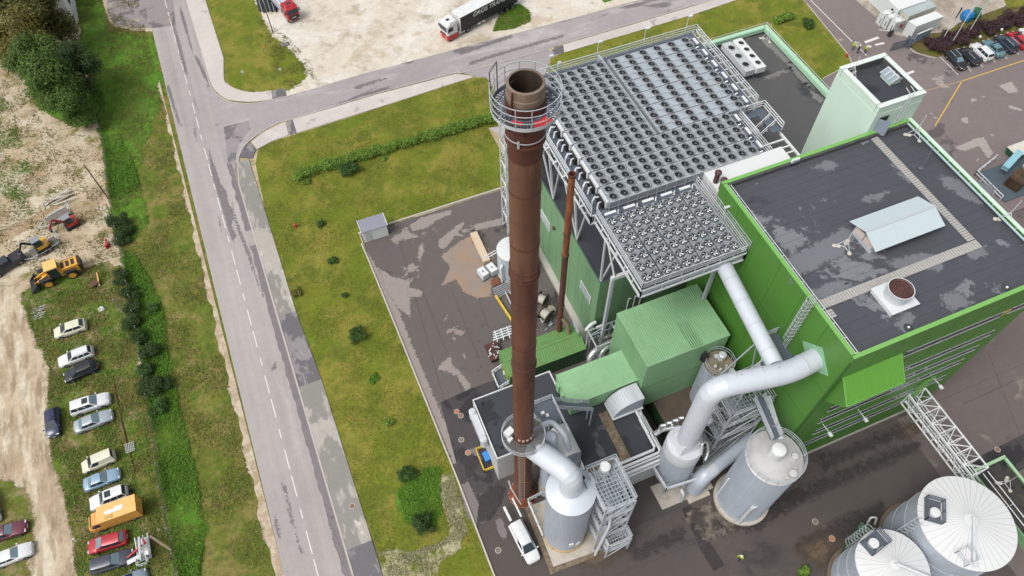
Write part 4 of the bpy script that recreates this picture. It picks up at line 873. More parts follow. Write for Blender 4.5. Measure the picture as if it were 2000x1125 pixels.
# corner of the pale building at the top left
wb = thing('white_building', 'corner of a pale rendered building behind the tall trees', 'building', P(140, 50, 0))
c1_, c2_, c3_ = P(157, 52, 0), P(138, 60, 0), P(146, -20, 0)
p1_, p2_ = P(128, 8, 5.0), P(147, -6, 5)
b = MB(); c = P(152, 50, 0); b.prism([(c.x, c.y), (c.x+1, c.y+60), (c.x-40, c.y+61), (c.x-41, c.y+1)], 0, 6); b.build('wall', mat('pale_render', (232, 234, 230), .8), wb)
b = MB(); b.prism([(c.x+.2, c.y-.2), (c.x+1.2, c.y+60), (c.x-40, c.y+61), (c.x-41, c.y+.8)], 6, 6.2); b.build('roof', ROOF_G, wb)
for i in range(6): b = MB(); b.box(c.x+.03+i*.06, c.y+3+i*4, 2.5, c.x+.14+i*.06, c.y+4.4+i*4, 4); b.build('window', GLASS_D, wb)
# ------------------------------------------------------------------ fan platforms and dry coolers
FANCASE = mat('cooler_casing', (174, 181, 186), .5, .2, var=.08, scale=3)
FANDARK = mat('fan_grille', (40, 46, 50), .5, .2, var=.2, scale=8)
FANHUB = mat('fan_hub', (150, 156, 160), .4, .3)
BLADE = mat('fan_blade', (236, 239, 240), .35, .05)
PANEL = mat('cooler_panel', (188, 199, 206), .45, .15, var=.1, scale=1.2)
DECK = mat('deck_plate', (112, 122, 136), .5, .25, var=.1, scale=3)
ZD = 26.4
def fan_mesh(r=.38, R_=.5, light=False):
    b = MB(); n = 18
    b.lathe((0, 0, 0), [(R_+.05, 0), (R_, .04), (R_, .22), (R_-.05, .22), (R_-.07, .04)], n, False)
    ringm = b
    b2 = MB(); b2.ring((0, 0, .05), R_-.06, 0, .005, 0, n); b2.cur = 1
    b2.lathe((0, 0, .06), [(.09, 0), (.08, .1), (.02, .12)], 10)
    b2.cur = 2
    for k in range(5):
        a = k*2*math.pi/5
        def q(rr, t, z): return (rr*math.cos(a+t), rr*math.sin(a+t), z)
        b2.add([q(.08, -.1, .14), q(r*.65, .12, .12), q(r, .42, .1), q(r, .92, .16), q(r*.6, .56, .18), q(.08, .62, .16)], [(0, 1, 4, 5), (1, 2, 3, 4)])
    if not light:
        b2.cur = 0
        for k in range(3):
            rr = .12+.1*k; b2.ring((0, 0, .2), rr, 0, rr+.012, 0, 14)
    return ringm, b2
def cooler(kind):
    t = thing('dry_cooler', 'x', 'cooler')
    rt = kind == 'right'; kind = 'dense' if rt else kind
    if kind == 'dense': xs = [i*1.3 for i in range(7)]; yr = (0, -1.07); L0, L1 = -.7, 8.5
    elif kind == 'wide': xs = [i*1.96 for i in range(6)]; yr = (0, -1.07); L0, L1 = -.62, 10.45
    b = MB(); b.box(L0, -1.62, .35, L1, .55, 1.25); b.build('casing', FANCASE, t)
    b = MB()
    for y in (-1.62, .55):
        for i in range(9): x = L0+.05+(L1-L0-.1)*i/8; b.bar((x, y, 0), (x, y, 1.25), .08)
        b.bar((L0, y, .35), (L1, y, .35), .07); b.bar((L0, y, 1.27), (L1, y, 1.27), .07)
    b.build('frame', GALV, t)
    b = MB(); b.bar((L0, .72, 1.3), (L1, .72, 1.3), .07); b.bar((L0, .66, 1.12), (L1, .66, 1.12), .05); b.build('cable_tray', mat('tray_dark', (86, 94, 100), .5), t)
    m1, m2 = fan_mesh(); f0 = r0 = None
    pl = MB(); pw = .6 if kind == 'dense' else .54
    pl.box(-pw, -.5, 0, pw, .5, .03); p0 = None
    bl = MB(); bl.box(-.42, -.48, 0, .42, .48, .05); bl0 = None
    for y in yr:
        for i, x in enumerate(xs):
            if p0 is None: p0 = pl.build('fan_plate', FANCASE, t); o = p0
            else: o = share(p0, t)
            o.location = (x, y, 1.25)
            if f0 is None:
                f0 = m1.build('fan', FANCASE, t, smooth=True); o = f0; r0 = m2.build('rotor', [FANDARK, FANHUB, mat('dark_blade', (66, 72, 76), .4, .3)], f0)
            else:
                o = share(f0, t); rr = share(r0, o); rr.rotation_euler = (0, 0, random.uniform(0, 6))
            o.location = (x, y, 1.28)
            if kind == 'wide' and i < 5:
                if bl0 is None: bl0 = bl.build('cover_panel', PANEL, t); o = bl0
                else: o = share(bl0, t)
                o.location = (x+.98, y, 1.25)
    if kind == 'wide' or rt:
        b = MB(); b.box(L1+.05, -1.0, .2, L1+.35, -.1, 1.15); hb = b.build('header', GALV_D, t)
        b = MB(); b.box(L1+.42, -1.05, 1.2, L1+.72, .05, 1.34); b.build('header_cover', WHITE, t)
        b = MB(); b.tube([(L1+.1, -1.3, .9), (L1+.45, -1.35, 1.1), (L1+.5, -1.4, .5)], .09, 7); b.tube([(L1+.1, .3, 1.0), (L1+.4, .3, 1.15), (L1+.45, .3, .3)], .07, 7); b.build('feed_pipe', CHROME, t, smooth=True)
    if kind == 'dense' and not rt:
        b = MB(); b.box(L0-.3, -1.5, .3, L0-.02, .4, 1.35); b.build('end_cover', GALV_W, t)
        b = MB(); b.box(L0-.6, -1.2, .1, L0-.31, .2, 1.0); b.build('valve_block', BLACK, t)
        b = MB(); b.tube([(L0-.5, -.2, .9), (L0-1.0, -.1, 1.0), (L0-1.3, -.3, .7), (L0-1.35, -.35, .1)], .11, 7); b.tube([(L0-.5, -.8, .8), (L0-.9, -.9, .9), (L0-1.1, -1.1, .2)], .1, 7); b.build('feed_pipe', GALV_W, t, smooth=True)
    return t
ORD = ['first', 'second', 'third', 'fourth', 'fifth', 'sixth', 'seventh', 'eighth', 'ninth']
pd, pw_, pr2 = cooler('dense'), cooler('wide'), cooler('right'); used = set()
GRP = 'dry coolers on the upper fan platform'
for i in range(9):
    y = 61.75-2.25*i
    o = pd if i == 0 else copy_tree(pd)
    o.location = (28.22, y, ZD); tag(o, 'left row of fourteen dark fans, %s from the far edge of the upper platform' % ORD[i], 'cooler', GRP)
    if i < 6:
        o = pw_ if i == 0 else copy_tree(pw_); o.location = (37.88, y, ZD)
        tag(o, 'right row of spaced fans with blank panels between, %s from the far edge' % ORD[i], 'cooler', GRP)
    else:
        o = pr2 if i == 6 else copy_tree(pr2); o.location = (37.43, y, ZD)
        tag(o, 'right row of fourteen close-set fans, %s from the near edge of the upper platform' % ORD[8-i], 'cooler', GRP)
# lower platform: five coolers with bright blades
m1, m2 = fan_mesh(.4, .47, True)
def low_cooler():
    t = thing('dry_cooler', 'x', 'cooler')
    b = MB(); b.box(-.52, -8.1, .3, 1.55, .55, 1.0); b.build('casing', mat('cooler_casing_dark', (150, 156, 160), .5, .25, var=.1, scale=3), t)
    b = MB()
    for i in range(8): y = .5-i*1.21; [b.bar((x, y, 0), (x, y, 1.0), .07) for x in (-.5, 1.53)]
    b.build('frame', GALV, t)
    f0 = r0 = p0 = None; pl = MB(); pl.box(-.49, -.59, 0, .49, .59, .03)
    for j in range(7):
        for x in (0, 1.03):
            if p0 is None: p0 = pl.build('fan_plate', FANCASE, t); o = p0
            else: o = share(p0, t)
            o.location = (x, -j*1.255, 1.0)
            if f0 is None: f0 = m1.build('fan', mat('fan_shroud', (118, 124, 128), .5, .2), t, smooth=True); o = f0; r0 = m2.build('rotor', [mat('fan_well', (30, 33, 35), .6), FANHUB, BLADE], f0)
            else: o = share(f0, t); rr = share(r0, o); rr.rotation_euler = (0, 0, random.uniform(-.3, .3))
            o.location = (x, -j*1.255, 1.03)
    b = MB(); b.box(-.3, .95, 1.0, 1.0, 1.25, 1.12); b.build('header_cover', WHITE, t)
    b = MB(); b.box(-.4, .6, .3, 1.4, .85, .95); b.build('header', GALV_D, t)
    b = MB(); b.tube([(1.1, .8, .9), (1.3, 1.1, 1.1), (1.6, 1.0, .8), (1.7, .9, .3)], .09, 7); b.build('feed_pipe', CHROME, t, smooth=True)
    return t
lc = low_cooler()
for i in range(5):
    o = lc if i == 0 else copy_tree(lc); o.location = (26.74+2.205*i, 39.95, ZD)
    tag(o, 'column of bright bladed fans on the lower platform, %s from the left' % ORD[i], 'cooler', 'dry coolers on the lower fan platform')
def truss_edge(b, a, c, z0, z1, n, r=.12, diag=False):
    a, c = Vector(a), Vector(c)
    b.bar((a.x, a.y, z0), (c.x, c.y, z0), r*1.6); b.bar((a.x, a.y, z1), (c.x, c.y, z1), r*1.6)
    for i in range(n+1):
        q = a.lerp(c, i/n); b.bar((q.x, q.y, z0), (q.x, q.y, z1), r)
        if diag and i < n: w = a.lerp(c, (i+1)/n); b.bar((q.x, q.y, z0), (w.x, w.y, z1), r*.8)
up = thing('fan_platform', 'large raised steel platform carrying the rows of dark fans', 'platform', (25.6, 42.2, ZD))
b = MB(); b.box(25.6, 49.7, ZD-.1, 50.4, 64.3, ZD); b.box(25.6, 42.25, ZD-.1, 47.6, 49.7, ZD); b.build('deck', DECK, up)
b = MB(); b.box(36.72, 42.4, ZD, 36.98, 63.9, ZD+1.1); b.build('middle_walkway', PANEL, up)
b = MB()
for a, c, n in (((25.6, 42.25, 0), (25.6, 64.3, 0), 8), ((25.6, 64.3, 0), (50.4, 64.3, 0), 9), ((50.4, 64.3, 0), (50.4, 49.7, 0), 9), ((47.6, 49.7, 0), (47.6, 42.25, 0), 4), ((47.6, 42.25, 0), (25.6, 42.25, 0), 8)): truss_edge(b, a, c, ZD-1.5, ZD-.12, n)
for i in range(8): b.bar((25.6, 43+i*3, ZD-.4), (50.3 if i > 2 else 47.5, 43+i*3, ZD-.4), .2, .4)
b.build('edge_truss', GALV_W, up)
b = MB(); truss_edge(b, (51.0, 64.3, 0), (51.0, 49.9, 0), ZD-1.2, ZD+.0, 11, .1, True)
for i in range(12): b.bar((50.4, 64.3-i*1.31, ZD), (51.6, 64.3-i*1.31, ZD), .12)
b.build('side_lattice', GALV_W, up)
b = MB(); b.rail([(25.65, 42.4, ZD), (25.65, 64.2, ZD), (50.8, 64.2, ZD), (50.8, 50.0, ZD)], 1.1, .035, 1.6); b.rail([(47.6, 49.6, ZD), (47.6, 42.3, ZD)], 1.1, .03, 1.6); b.build('railing', GALV_W, up)
for i, (x, y) in enumerate(((30.5, 64.45), (37, 64.45), (43.5, 64.45), (49.5, 64.45))):
    b = MB(); b.bar((x, y, ZD), (x, y, ZD+2.6), .06); b.cbox((x+.15, y-.2, ZD+2.65), (.5, .28, .14)); b.build('lamp_post', GALV_W, up)
b = MB(); b.box(31.6, 64.25, ZD+.2, 32.0, 64.45, ZD+1.3); b.build('control_box', WHITE, up)
cols = []
for y in (47.6, 54.7, 61.5):
    b = MB(); b.bar((27.2, y, 14.7), (26.2, y, ZD-1.5), .22); b.build('column', GALV_W, up)
    b = MB(); b.bar((27.2, y, 14.8), (26.2, y+3.4, ZD-1.5), .17); b.build('brace', GALV_W, up)
    b = MB(); b.bar((27.2, y, 14.8), (26.2, y-3.4, ZD-1.5), .17); b.build('brace', GALV_W, up)
b = MB(); b.tube([(25.9, 55, ZD-1.2), (27.6, 55.1, ZD-1.9), (28.6, 55.1, ZD-2.2)], .55, 14); b.build('underdeck_duct', CLAD, up, smooth=True)
b = MB(); b.tube([(27.9, 50.6, ZD-1.4), (27.9, 50.6, ZD-4.6)], .42, 14); b.build('underdeck_duct', CLAD_L, up, smooth=True)
for i in range(7): b = MB(); b.tube([(25.4, 44+i*2.3, ZD-.2), (25.2, 44.2+i*2.3, ZD-.7), (25.6, 44.4+i*2.3, ZD-1.0)], .13, 8); b.build('pipe_bend', GALV_W, up, smooth=True)
for x in (34, 42, 49.5):
    for y in (44.5, 54, 63):
        b = MB(); b.bar((x, y, 14.6), (x, y, ZD-1.4), .3); b.build('column', GALV_W, up)
lo = thing('fan_platform', 'smaller raised steel platform with bright bladed fans above the green boxes', 'platform', (26, 31.8, ZD))
b = MB(); b.box(26.05, 31.8, ZD-.1, 38.05, 42.2, ZD); b.build('deck', DECK, lo)
b = MB()
for a, c, n in (((26.05, 42.2, 0), (26.05, 31.8, 0), 6), ((26.05, 31.8, 0), (38.0, 31.8, 0), 5), ((38.0, 31.8, 0), (38.0, 42, 0), 6)): truss_edge(b, a, c, ZD-1.25, ZD-.1, n)
b.build('edge_truss', GALV_W, lo)
b = MB(); b.box(27.3, 33, ZD-1.6, 36.5, 41, ZD-1.2); b.build('underdeck_plenum', CLAD, lo)
b = MB(); b.box(26.25, 31.95, ZD-1.1, 37.85, 32.05, ZD-.15); b.build('fascia', CLAD, lo)
b = MB(); b.rail([(26.1, 42.1, ZD), (26.1, 31.85, ZD), (37.95, 31.85, ZD), (37.95, 41.9, ZD)], 1.1, .03, 1.5); b.build('railing', GALV_W, lo)
b = MB(); b.rail([(38.2, 31.85, ZD+.2), (38.2, 40.5, ZD+.2)], 1.3, .03, 1.5); b.box(37.6, 32, ZD, 37.9, 41.9, ZD+.1); b.build('walk_edge', GALV, lo)
q = OX(1434, 428, 38.1); b = MB(); b.bar((38.0, 36.5, ZD+.3), (38.0, 36.5, ZD+2), .06); b.cbox((38.0, 36.4, ZD+2.05), (.6, .25, .14)); b.build('lamp_post', GALV_W, lo)
b = MB(); b.bar((27.1, 38.5, 0), (27.1, 38.5, 18.6), .38); b.build('column', GALV, lo)
b = MB(); b.bar((26.9, 38.5, 18.8), (30.8, 38.5, 18.8), .4, .5); b.build('cross_beam', GALV_W, lo)
b = MB(); b.bar((27.3, 38.5, 19.0), (26.3, 39.6, ZD-1.3), .2); b.bar((27.2, 41.0, 14.8), (26.2, 39.8, ZD-1.3), .2); b.build('brace', GALV_W, lo)
b = MB(); b.bar((37.0, 34.0, 0), (37.0, 34.0, ZD-1.6), .36); b.build('column', GALV, lo)
b = MB(); b.bar((27.2, 40.9, 14.8), (31, 41.5, ZD-1.3), .16); b.build('brace', GALV_W, lo)
# stair down from the platform edge and the steelwork to the tower
sp = thing('access_stair', 'white railed stair and landing at the right of the upper platform', 'stair', (47.8, 43, 22))
b = MB(); b.rail([(48.0, 45.4, ZD-.4), (48.0, 49.4, ZD-.4), (51.4, 49.4, ZD-.4), (51.4, 45.4, ZD-.4)], 1.1, .04, 1.3); b.build('landing_rail', WHITE, sp)
b = MB(); b.box(50.2, 45.4, ZD-.5, 51.4, 49.4, ZD-.42); b.box(48, 48.4, ZD-.5, 50.2, 49.4, ZD-.42); b.build('landing', GRATE, sp)
for i in range(10): b = MB(); b.box(48.4+i*.25, 46.4, ZD-3.2+i*.27, 48.65+i*.25, 47.5, ZD-3.16+i*.27); b.build('tread', GRATE, sp)
b = MB(); b.rail([(48.4, 46.4, ZD-3.2), (51.0, 46.4, ZD-.5)], 1.0, .04, .9, 2); b.rail([(48.4, 47.5, ZD-3.2), (51.0, 47.5, ZD-.5)], 1.0, .04, .9, 2); b.build('stair_rail', WHITE, sp)
b = MB()
for y in (42.6, 43.5, 44.6): b.bar((47.6, y, ZD-1.2), (51.6, y, ZD-1.2), .2)
b.bar((51.6, 39.0, ZD-1.2), (51.6, 49.5, ZD-1.2), .25); b.bar((47.6, 41.2, ZD-1.2), (56.2, 41.2, ZD-1.4), .28); b.build('beam', WHITE, sp)
b = MB(); b.box(48, 44.5, 20.0, 51, 48.5, 20.9); b.build('drum_box', WHITEG, sp)
b = MB(); b.rail([(52.5, 39.4, 21.2), (56.2, 39.4, 21.2)], 1.1, .04, .8); b.rail([(52.5, 40.5, 21.2), (56.2, 40.5, 21.2)], 1.1, .04, .8); b.build('bridge_rail', WHITE, sp)
b = MB(); b.box(51, 39.3, 21.1, 56.28, 40.6, 21.2); b.build('bridge_deck', GRATE, sp)
# ------------------------------------------------------------------ chimneys
def rust_mat(name, a, b_, c, sc=.35, dark=None):
    q = NT(name); n1 = q.noise(sc, 6, .65, 3, (1, 1, .25)); n2 = q.noise(sc*3, 6, .7, 8, (1, 1, .12))
    col = q.mix(q.ramp(n1, .35, .65), lin(a), lin(b_)); col = q.mix(q.ramp(n2, .45, .75), col, lin(c))
    if dark: col = q.mix(q.ramp(q.noise(.12, 4, .6, 5, (1, 1, 1)), .5, .7), col, lin(dark))
    col = q.vary(col, q.noise(6, 5, .8, 2), .12); q.col(col); q.rough(.62); q.b.inputs['Metallic'].default_value = .1
    MATS[name] = q.m; return q.m
GRATE_L = mat('pale_grating', (168, 178, 188), .5, .15, var=.1, scale=4)
RUSTM = rust_mat('weathering_steel', (100, 58, 46), (124, 78, 60), (76, 44, 38), dark=(88, 58, 50))
RUSTL = rust_mat('light_rust', (130, 90, 68), (106, 70, 54), (82, 54, 46))
RUSTD = rust_mat('dark_paint_rust', (88, 46, 38), (104, 56, 44), (70, 36, 32))
RUSTO = rust_mat('orange_rust', (172, 106, 62), (134, 74, 50), (104, 56, 42), 1.2)
CAPM = rust_mat('stained_cap', (156, 140, 126), (134, 114, 98), (110, 86, 70), .9)
CAPI = rust_mat('flue_inside', (84, 70, 58), (66, 54, 45), (48, 40, 34), .6)
RED = mat('red_paint', (214, 56, 66), .5)
cxy = (10.65, 25.3)
ch = thing('main_chimney', 'tall rusty steel chimney with round inspection platforms', 'chimney', (*cxy, 0))
def C(z): return (cxy[0]+.12*z/63, cxy[1]+.02*z/63, z)
secs = [(1.2, 7, 1.0, RUSTM), (7, 14, .98, RUSTM), (14, 24, .96, RUSTM), (24, 34.2, .97, RUSTM), (34.2, 41, .95, RUSTM), (41, 47.3, .95, RUSTM), (47.3, 53, .94, RUSTL), (53, 58.2, .93, RUSTL), (58.2, 59.5, .96, RUSTD), (59.5, 62.15, 1.03, RUSTD)]
for z0, z1, r, mt in secs:
    b = MB(); a, c = C(z0), C(z1); n = 40
    vs = [(a[0]+r*math.cos(i*2*math.pi/n), a[1]+r*math.sin(i*2*math.pi/n), z0) for i in range(n)]+[(c[0]+r*math.cos(i*2*math.pi/n), c[1]+r*math.sin(i*2*math.pi/n), z1) for i in range(n)]
    b.add(vs, [(i, (i+1) % n, n+(i+1) % n, n+i) for i in range(n)]); b.build('shaft_section', mt, ch, smooth=True)
for z, r in ((7, 1.05), (34.2, 1.04), (34.0, 1.06), (47.3, 1.05), (47.0, 1.07), (47.9, 1.03), (59.5, 1.1)):
    b = MB(); b.lathe(C(z), [(.9, -.07), (r, -.07), (r, .07), (.9, .07)], 40, False); b.build('flange', RUSTM, ch)
for z in (10, 18, 21, 28, 31, 37.5, 44, 50.5, 55.5):
    b = MB(); b.lathe(C(z), [(.96, -.02), (.985, -.02), (.985, .02), (.96, .02)], 40, False); b.build('weld_seam', RUSTD, ch)
b = MB(); b.lathe((*cxy, 0), [(1.75, 0), (1.75, .12), (1.62, .14), (1.25, .9), (1.0, 1.35)], 40); b.build('base_skirt', RUSTO, ch, smooth=True)
for k in range(16):
    a = k*math.pi/8; q = MB(); q.cyl((cxy[0]+1.68*math.cos(a), cxy[1]+1.68*math.sin(a), .12), .05, 0, .14, 6); q.build('anchor_bolt', GALV, ch)
b = MB(); b.lathe(C(62.1), [(.99, 0), (1.0, .02), (.985, .42), (.96, .44), (.95, .95), (.82, .98), (.8, .5)], 40, False); b.build('cap', CAPM, ch, smooth=True)
b = MB(); b.lathe(C(56), [(.7, 0), (.8, 4), (.8, 7.05)], 32, False); b.ring(C(57), .74, 0, .01, 0, 32); b.build('flue_liner', CAPI, ch, smooth=True)
b = MB(); q = C(60.4); b.cyl((q[0]-.25, q[1]-.15, q[2]), .1, 0, .7, 14); b.build('inner_probe', WHITE, ch)
tp = C(61.5)
b = MB(); b.lathe(tp, [(1.03, 0), (1.12, 0), (1.12, -.06), (1.03, -.06)], 48, False); b.lathe(tp, [(1.4, 0), (1.44, 0), (1.44, -.06), (1.4, -.06)], 48, False); b.lathe(tp, [(1.68, 0), (1.75, 0), (1.75, -.06), (1.68, -.06)], 48, False)
for k in range(56): a = k*math.pi/28; b.bar((tp[0]+1.05*math.cos(a), tp[1]+1.05*math.sin(a), tp[2]-.03), (tp[0]+1.72*math.cos(a), tp[1]+1.72*math.sin(a), tp[2]-.03), .055, .05)
pf = b.build('upper_platform', GRATE, ch)
b = MB(); b.lathe(tp, [(1.75, -.06), (1.77, -.06), (1.77, .16), (1.75, .16)], 48, False)
for k in range(3):
    b.lathe((tp[0], tp[1], tp[2]+.45+k*.42), [(1.755, 0), (1.785, 0), (1.785, .035), (1.755, .035)], 48, False)
for k in range(14): a = k*2*math.pi/14; b.bar((tp[0]+1.77*math.cos(a), tp[1]+1.77*math.sin(a), tp[2]), (tp[0]+1.77*math.cos(a), tp[1]+1.77*math.sin(a), tp[2]+1.32), .035)
b.build('railing', GALV, pf)
b = MB()
for k in range(8): a = k*math.pi/4+.3; b.bar((tp[0]+.98*math.cos(a), tp[1]+.98*math.sin(a), tp[2]-1.1), (tp[0]+1.7*math.cos(a), tp[1]+1.7*math.sin(a), tp[2]-.08), .07)
b.build('bracket', RUSTD, pf)
def arcstrip(b, c, r, a0, a1, z0, z1, n=10, dr=.02):
    vs = []
    for i in range(n+1):
        a = a0+(a1-a0)*i/n
        for rr, z in ((r, z0), (r, z1)): vs.append((c[0]+rr*math.cos(a), c[1]+rr*math.sin(a), z))
    b.add(vs, [(2*i, 2*i+2, 2*i+3, 2*i+1) for i in range(n)])
# red marking on the front of the upper platform
b = MB()
for a0, a1, r0, r1 in ((3.75, 4.2, 1.15, 1.4), (4.6, 5.25, 1.2, 1.65)):
    n = 10; vs = []
    for i in range(n+1):
        a = a0+(a1-a0)*i/n; vs += [(tp[0]+r0*math.cos(a), tp[1]+r0*math.sin(a), tp[2]+.02), (tp[0]+r1*math.cos(a), tp[1]+r1*math.sin(a), tp[2]+.02)]
    b.add(vs, [(2*i, 2*i+1, 2*i+3, 2*i+2) for i in range(n)])
b.build('red_marking', RED, pf)
b = MB(); b.lathe(C(59.9), [(1.09, 0), (1.13, 0), (1.13, .04), (1.09, .04)], 40, False); q = C(59.75); a = 4.0; b.cbox((q[0]+1.13*math.cos(a), q[1]+1.13*math.sin(a), q[2]+.1), (.1, .1, .45)); b.build('conductor_ring', GALV, ch)
b = MB(); b.bar((tp[0]-1.5, tp[1]+.9, tp[2]), (tp[0]-1.5, tp[1]+.9, tp[2]+1.9), .05); b.bar((tp[0]-.9, tp[1]+1.5, tp[2]), (tp[0]-.9, tp[1]+1.5, tp[2]+1.9), .05); b.bar((tp[0]-1.5, tp[1]+.9, tp[2]+1.9), (tp[0]-.9, tp[1]+1.5, tp[2]+1.9), .05); b.build('ladder_gate', GALV_D, pf)
b = MB(); a = 3.6; q = C(61.5); b.tube([(q[0]+.98*math.cos(a), q[1]+.98*math.sin(a), 63.0), (q[0]+1.05*math.cos(a), q[1]+1.05*math.sin(a), 62.4), (q[0]+1.08*math.cos(a), q[1]+1.08*math.sin(a), 60.6)], .05, 6); b.build('down_conductor', RUSTD, ch)
# lower platform with measuring gear
zl = 18.4; lp = C(zl)
b = MB(); b.lathe(lp, [(.98, 0), (1.08, 0), (1.08, -.06), (.98, -.06)], 40, False); b.lathe(lp, [(2.08, 0), (2.15, 0), (2.15, -.06), (2.08, -.06)], 40, False)
for k in range(9): r_ = 1.18+.1*k; b.lathe(lp, [(r_, -.01), (r_+.055, -.01), (r_+.055, -.05), (r_, -.05)], 40, False)
lf = b.build('lower_platform', mat('weathered_grating', (132, 130, 126), .6, .2, var=.15, scale=5), ch)
b = MB()
for k in range(3): b.lathe((lp[0], lp[1], zl+.4*k+.02), [(2.13, 0), (2.17, 0), (2.17, .05), (2.13, .05)], 40, False)
for k in range(12): a = k*2*math.pi/12; b.bar((lp[0]+2.15*math.cos(a), lp[1]+2.15*math.sin(a), zl), (lp[0]+2.15*math.cos(a), lp[1]+2.15*math.sin(a), zl+.9), .04)
b.build('railing', GALV, lf)
b = MB()
for k in range(10): a = k*2*math.pi/10; b.bar((lp[0]+1.0*math.cos(a), lp[1]+1.0*math.sin(a), zl+.02), (lp[0]+2.1*math.cos(a), lp[1]+2.1*math.sin(a), zl+.02), .05)
b.build('bracket', GALV_D, lf)
b = MB(); b.cbox((lp[0]-1.25, lp[1]+.6, zl+.5), (.9, .7, .9), .4); b.cbox((lp[0]-1.4, lp[1]+.0, zl+.3), (.5, .4, .5), .4); b.build('instrument_box', WHITE, lf)
for k in range(7): a = 3.9+k*.42; b = MB(); b.lathe((lp[0]+.95*math.cos(a), lp[1]+.95*math.sin(a), zl+.9), [(.14, 0), (.14, .25)], 10); b.build('sampling_port', mat('port_metal', (196, 170, 150), .5), ch)
# caged ladder at the foot
b = MB(); a = 4.1
for zz in range(1, 46):
    z = zz*.4
    if z > 18: break
    p0 = (cxy[0]+1.05*math.cos(a)-.2, cxy[1]+1.05*math.sin(a), z); p1 = (p0[0]+.4, p0[1]-.0, z); b.bar(p0, p1, .035)
for dx in (-.2, .2): b.bar((cxy[0]+1.05*math.cos(a)+dx, cxy[1]+1.05*math.sin(a), .5), (cxy[0]+1.05*math.cos(a)+dx, cxy[1]+1.05*math.sin(a), 19), .05)
for zz in range(4, 24):
    z = zz*.75; c0 = Vector((cxy[0]+1.05*math.cos(a), cxy[1]+1.05*math.sin(a), z)); pts = [c0+Vector((.35*math.cos(t), -.1+.55*math.sin(t), 0)) for t in [math.pi+i*math.pi/6 for i in range(7)]]
    for u, v in zip(pts, pts[1:]): b.bar(u, v, .035)
b.build('caged_ladder', mat('rusty_ladder', (158, 140, 124), .6), ch)
b = MB(); b.tube([(9.3, 26.4, 3.4), (9.3, 25.6, 2.8), (9.9, 24.1, .6)], .09, 8); b.build('drain_pipe', GALV, ch, smooth=True)
sc2 = P(1094, 640, 3.8)
SC = (22.9, 42.3)
c2 = thing('slim_chimney', 'slender rusty steel chimney beside the green turbine hall', 'chimney', (*SC, 3.9))
for z0, z1 in ((3.9, 10), (10, 20.6), (20.6, 34)):
    b = MB(); b.lathe((*SC, 0), [(.37, z0), (.36, z1)], 24, False); b.build('shaft_section', RUSTO if z0 > 20 else RUSTM, c2, smooth=True)
for z in (10, 20.6, 24.5): b = MB(); b.lathe((*SC, z), [(.34, -.1), (.43, -.1), (.43, .1), (.34, .1)], 24, False); b.build('flange', RUSTM, c2)
b = MB(); b.lathe((*SC, 34), [(.38, -.35), (.40, -.35), (.40, 0), (.28, 0), (.28, -1.5)], 24, False); b.ring((*SC, 33.2), .28, 0, .01, 0, 20); b.build('rim', RUSTD, c2)
b = MB(); b.tube([(SC[0]+.2, SC[1]-.2, 7.2), (SC[0]+.7, SC[1]-.7, 6.2), (SC[0]+.9, SC[1]-1.0, 4.2)], .32, 12); b.build('inlet_pipe', mat('dull_pipe', (150, 140, 112), .6), c2, smooth=True)
# ------------------------------------------------------------------ scrubber and its duct
def ribcyl(b, c, r, z0, z1, n, amp=.035):
    c = Vector(c); vs = []
    for z in (z0, z1):
        for i in range(n):
            for t, h in ((0, 0), (.45, 0), (.55, 1), (.9, 1)):
                a = 2*math.pi*(i+t)/n; rr = r+h*amp; vs.append((c.x+rr*math.cos(a), c.y+rr*math.sin(a), c.z+z))
    m_ = 4*n; return b.add(vs, [(i, (i+1) % m_, m_+(i+1) % m_, m_+i) for i in range(m_)])
sx, sy = 13.4, 19.5
sr = thing('scrubber_vessel', 'silver clad scrubber vessel with white domed top beside the main chimney', 'vessel', (sx, sy, 0))
b = MB(); ribcyl(b, (sx, sy, 0), 2.42, .55, 14.6, 84, .04); b.build('cladding', CLAD, sr)
b = MB(); b.lathe((sx, sy, 0), [(2.52, 14.55), (2.54, 14.75), (1.6, 15.2), (1.0, 15.35)], 56); b.build('top_cone', DUCT, sr, smooth=True)
b = MB(); b.lathe((sx, sy, 0), [(2.62, .3), (2.62, .55), (2.4, .6)], 48); b.build('base_ring', mat('rusted_ring', (196, 170, 120), .7, dirt=((140, 90, 50), .7)), sr)
for k, (a, z) in enumerate(((4.55, 3.2), (4.9, 2.4))): b = MB(); q = (sx+2.47*math.cos(a), sy+2.47*math.sin(a), z); b.cbox(q, (.5, .2, .8), a+math.pi/2); b.build('access_plate', WHITE, sr)
b = MB(); b.lathe((sx+1.55, sy+.55, 15.0), [(.34, 0), (.34, .4), (.24, .42), (.22, .2)], 16, False); mh = b.build('nozzle', DUCT, sr); b = MB(); b.ring((sx+1.55, sy+.55, 15.2), .24, 0, .01, 0, 14); b.build('nozzle_bore', BLACK, mh)
def elbow_path(pts, rad=1.0, k=6):
    V = [Vector(p) for p in pts]; out = [V[0]]
    for a, b_, c in zip(V, V[1:], V[2:]):
        u = (a-b_); v = (c-b_); r1 = min(rad, u.length*.49, v.length*.49); s, e = b_+u.normalized()*r1, b_+v.normalized()*r1
        for i in range(k+1): t = i/k; out.append(s*(1-t)**2+b_*2*t*(1-t)+e*t*t)
    out.append(V[-1]); return out
b = MB(); b.tube(elbow_path([(sx, sy+.1, 15.2), (sx, sy+.3, 18.6), (11.3, 24.3, 17.0)], 2.6, 7), 1.15, 48); dk = b.build('gas_duct', DUCT, sr, smooth=True, auto=10)
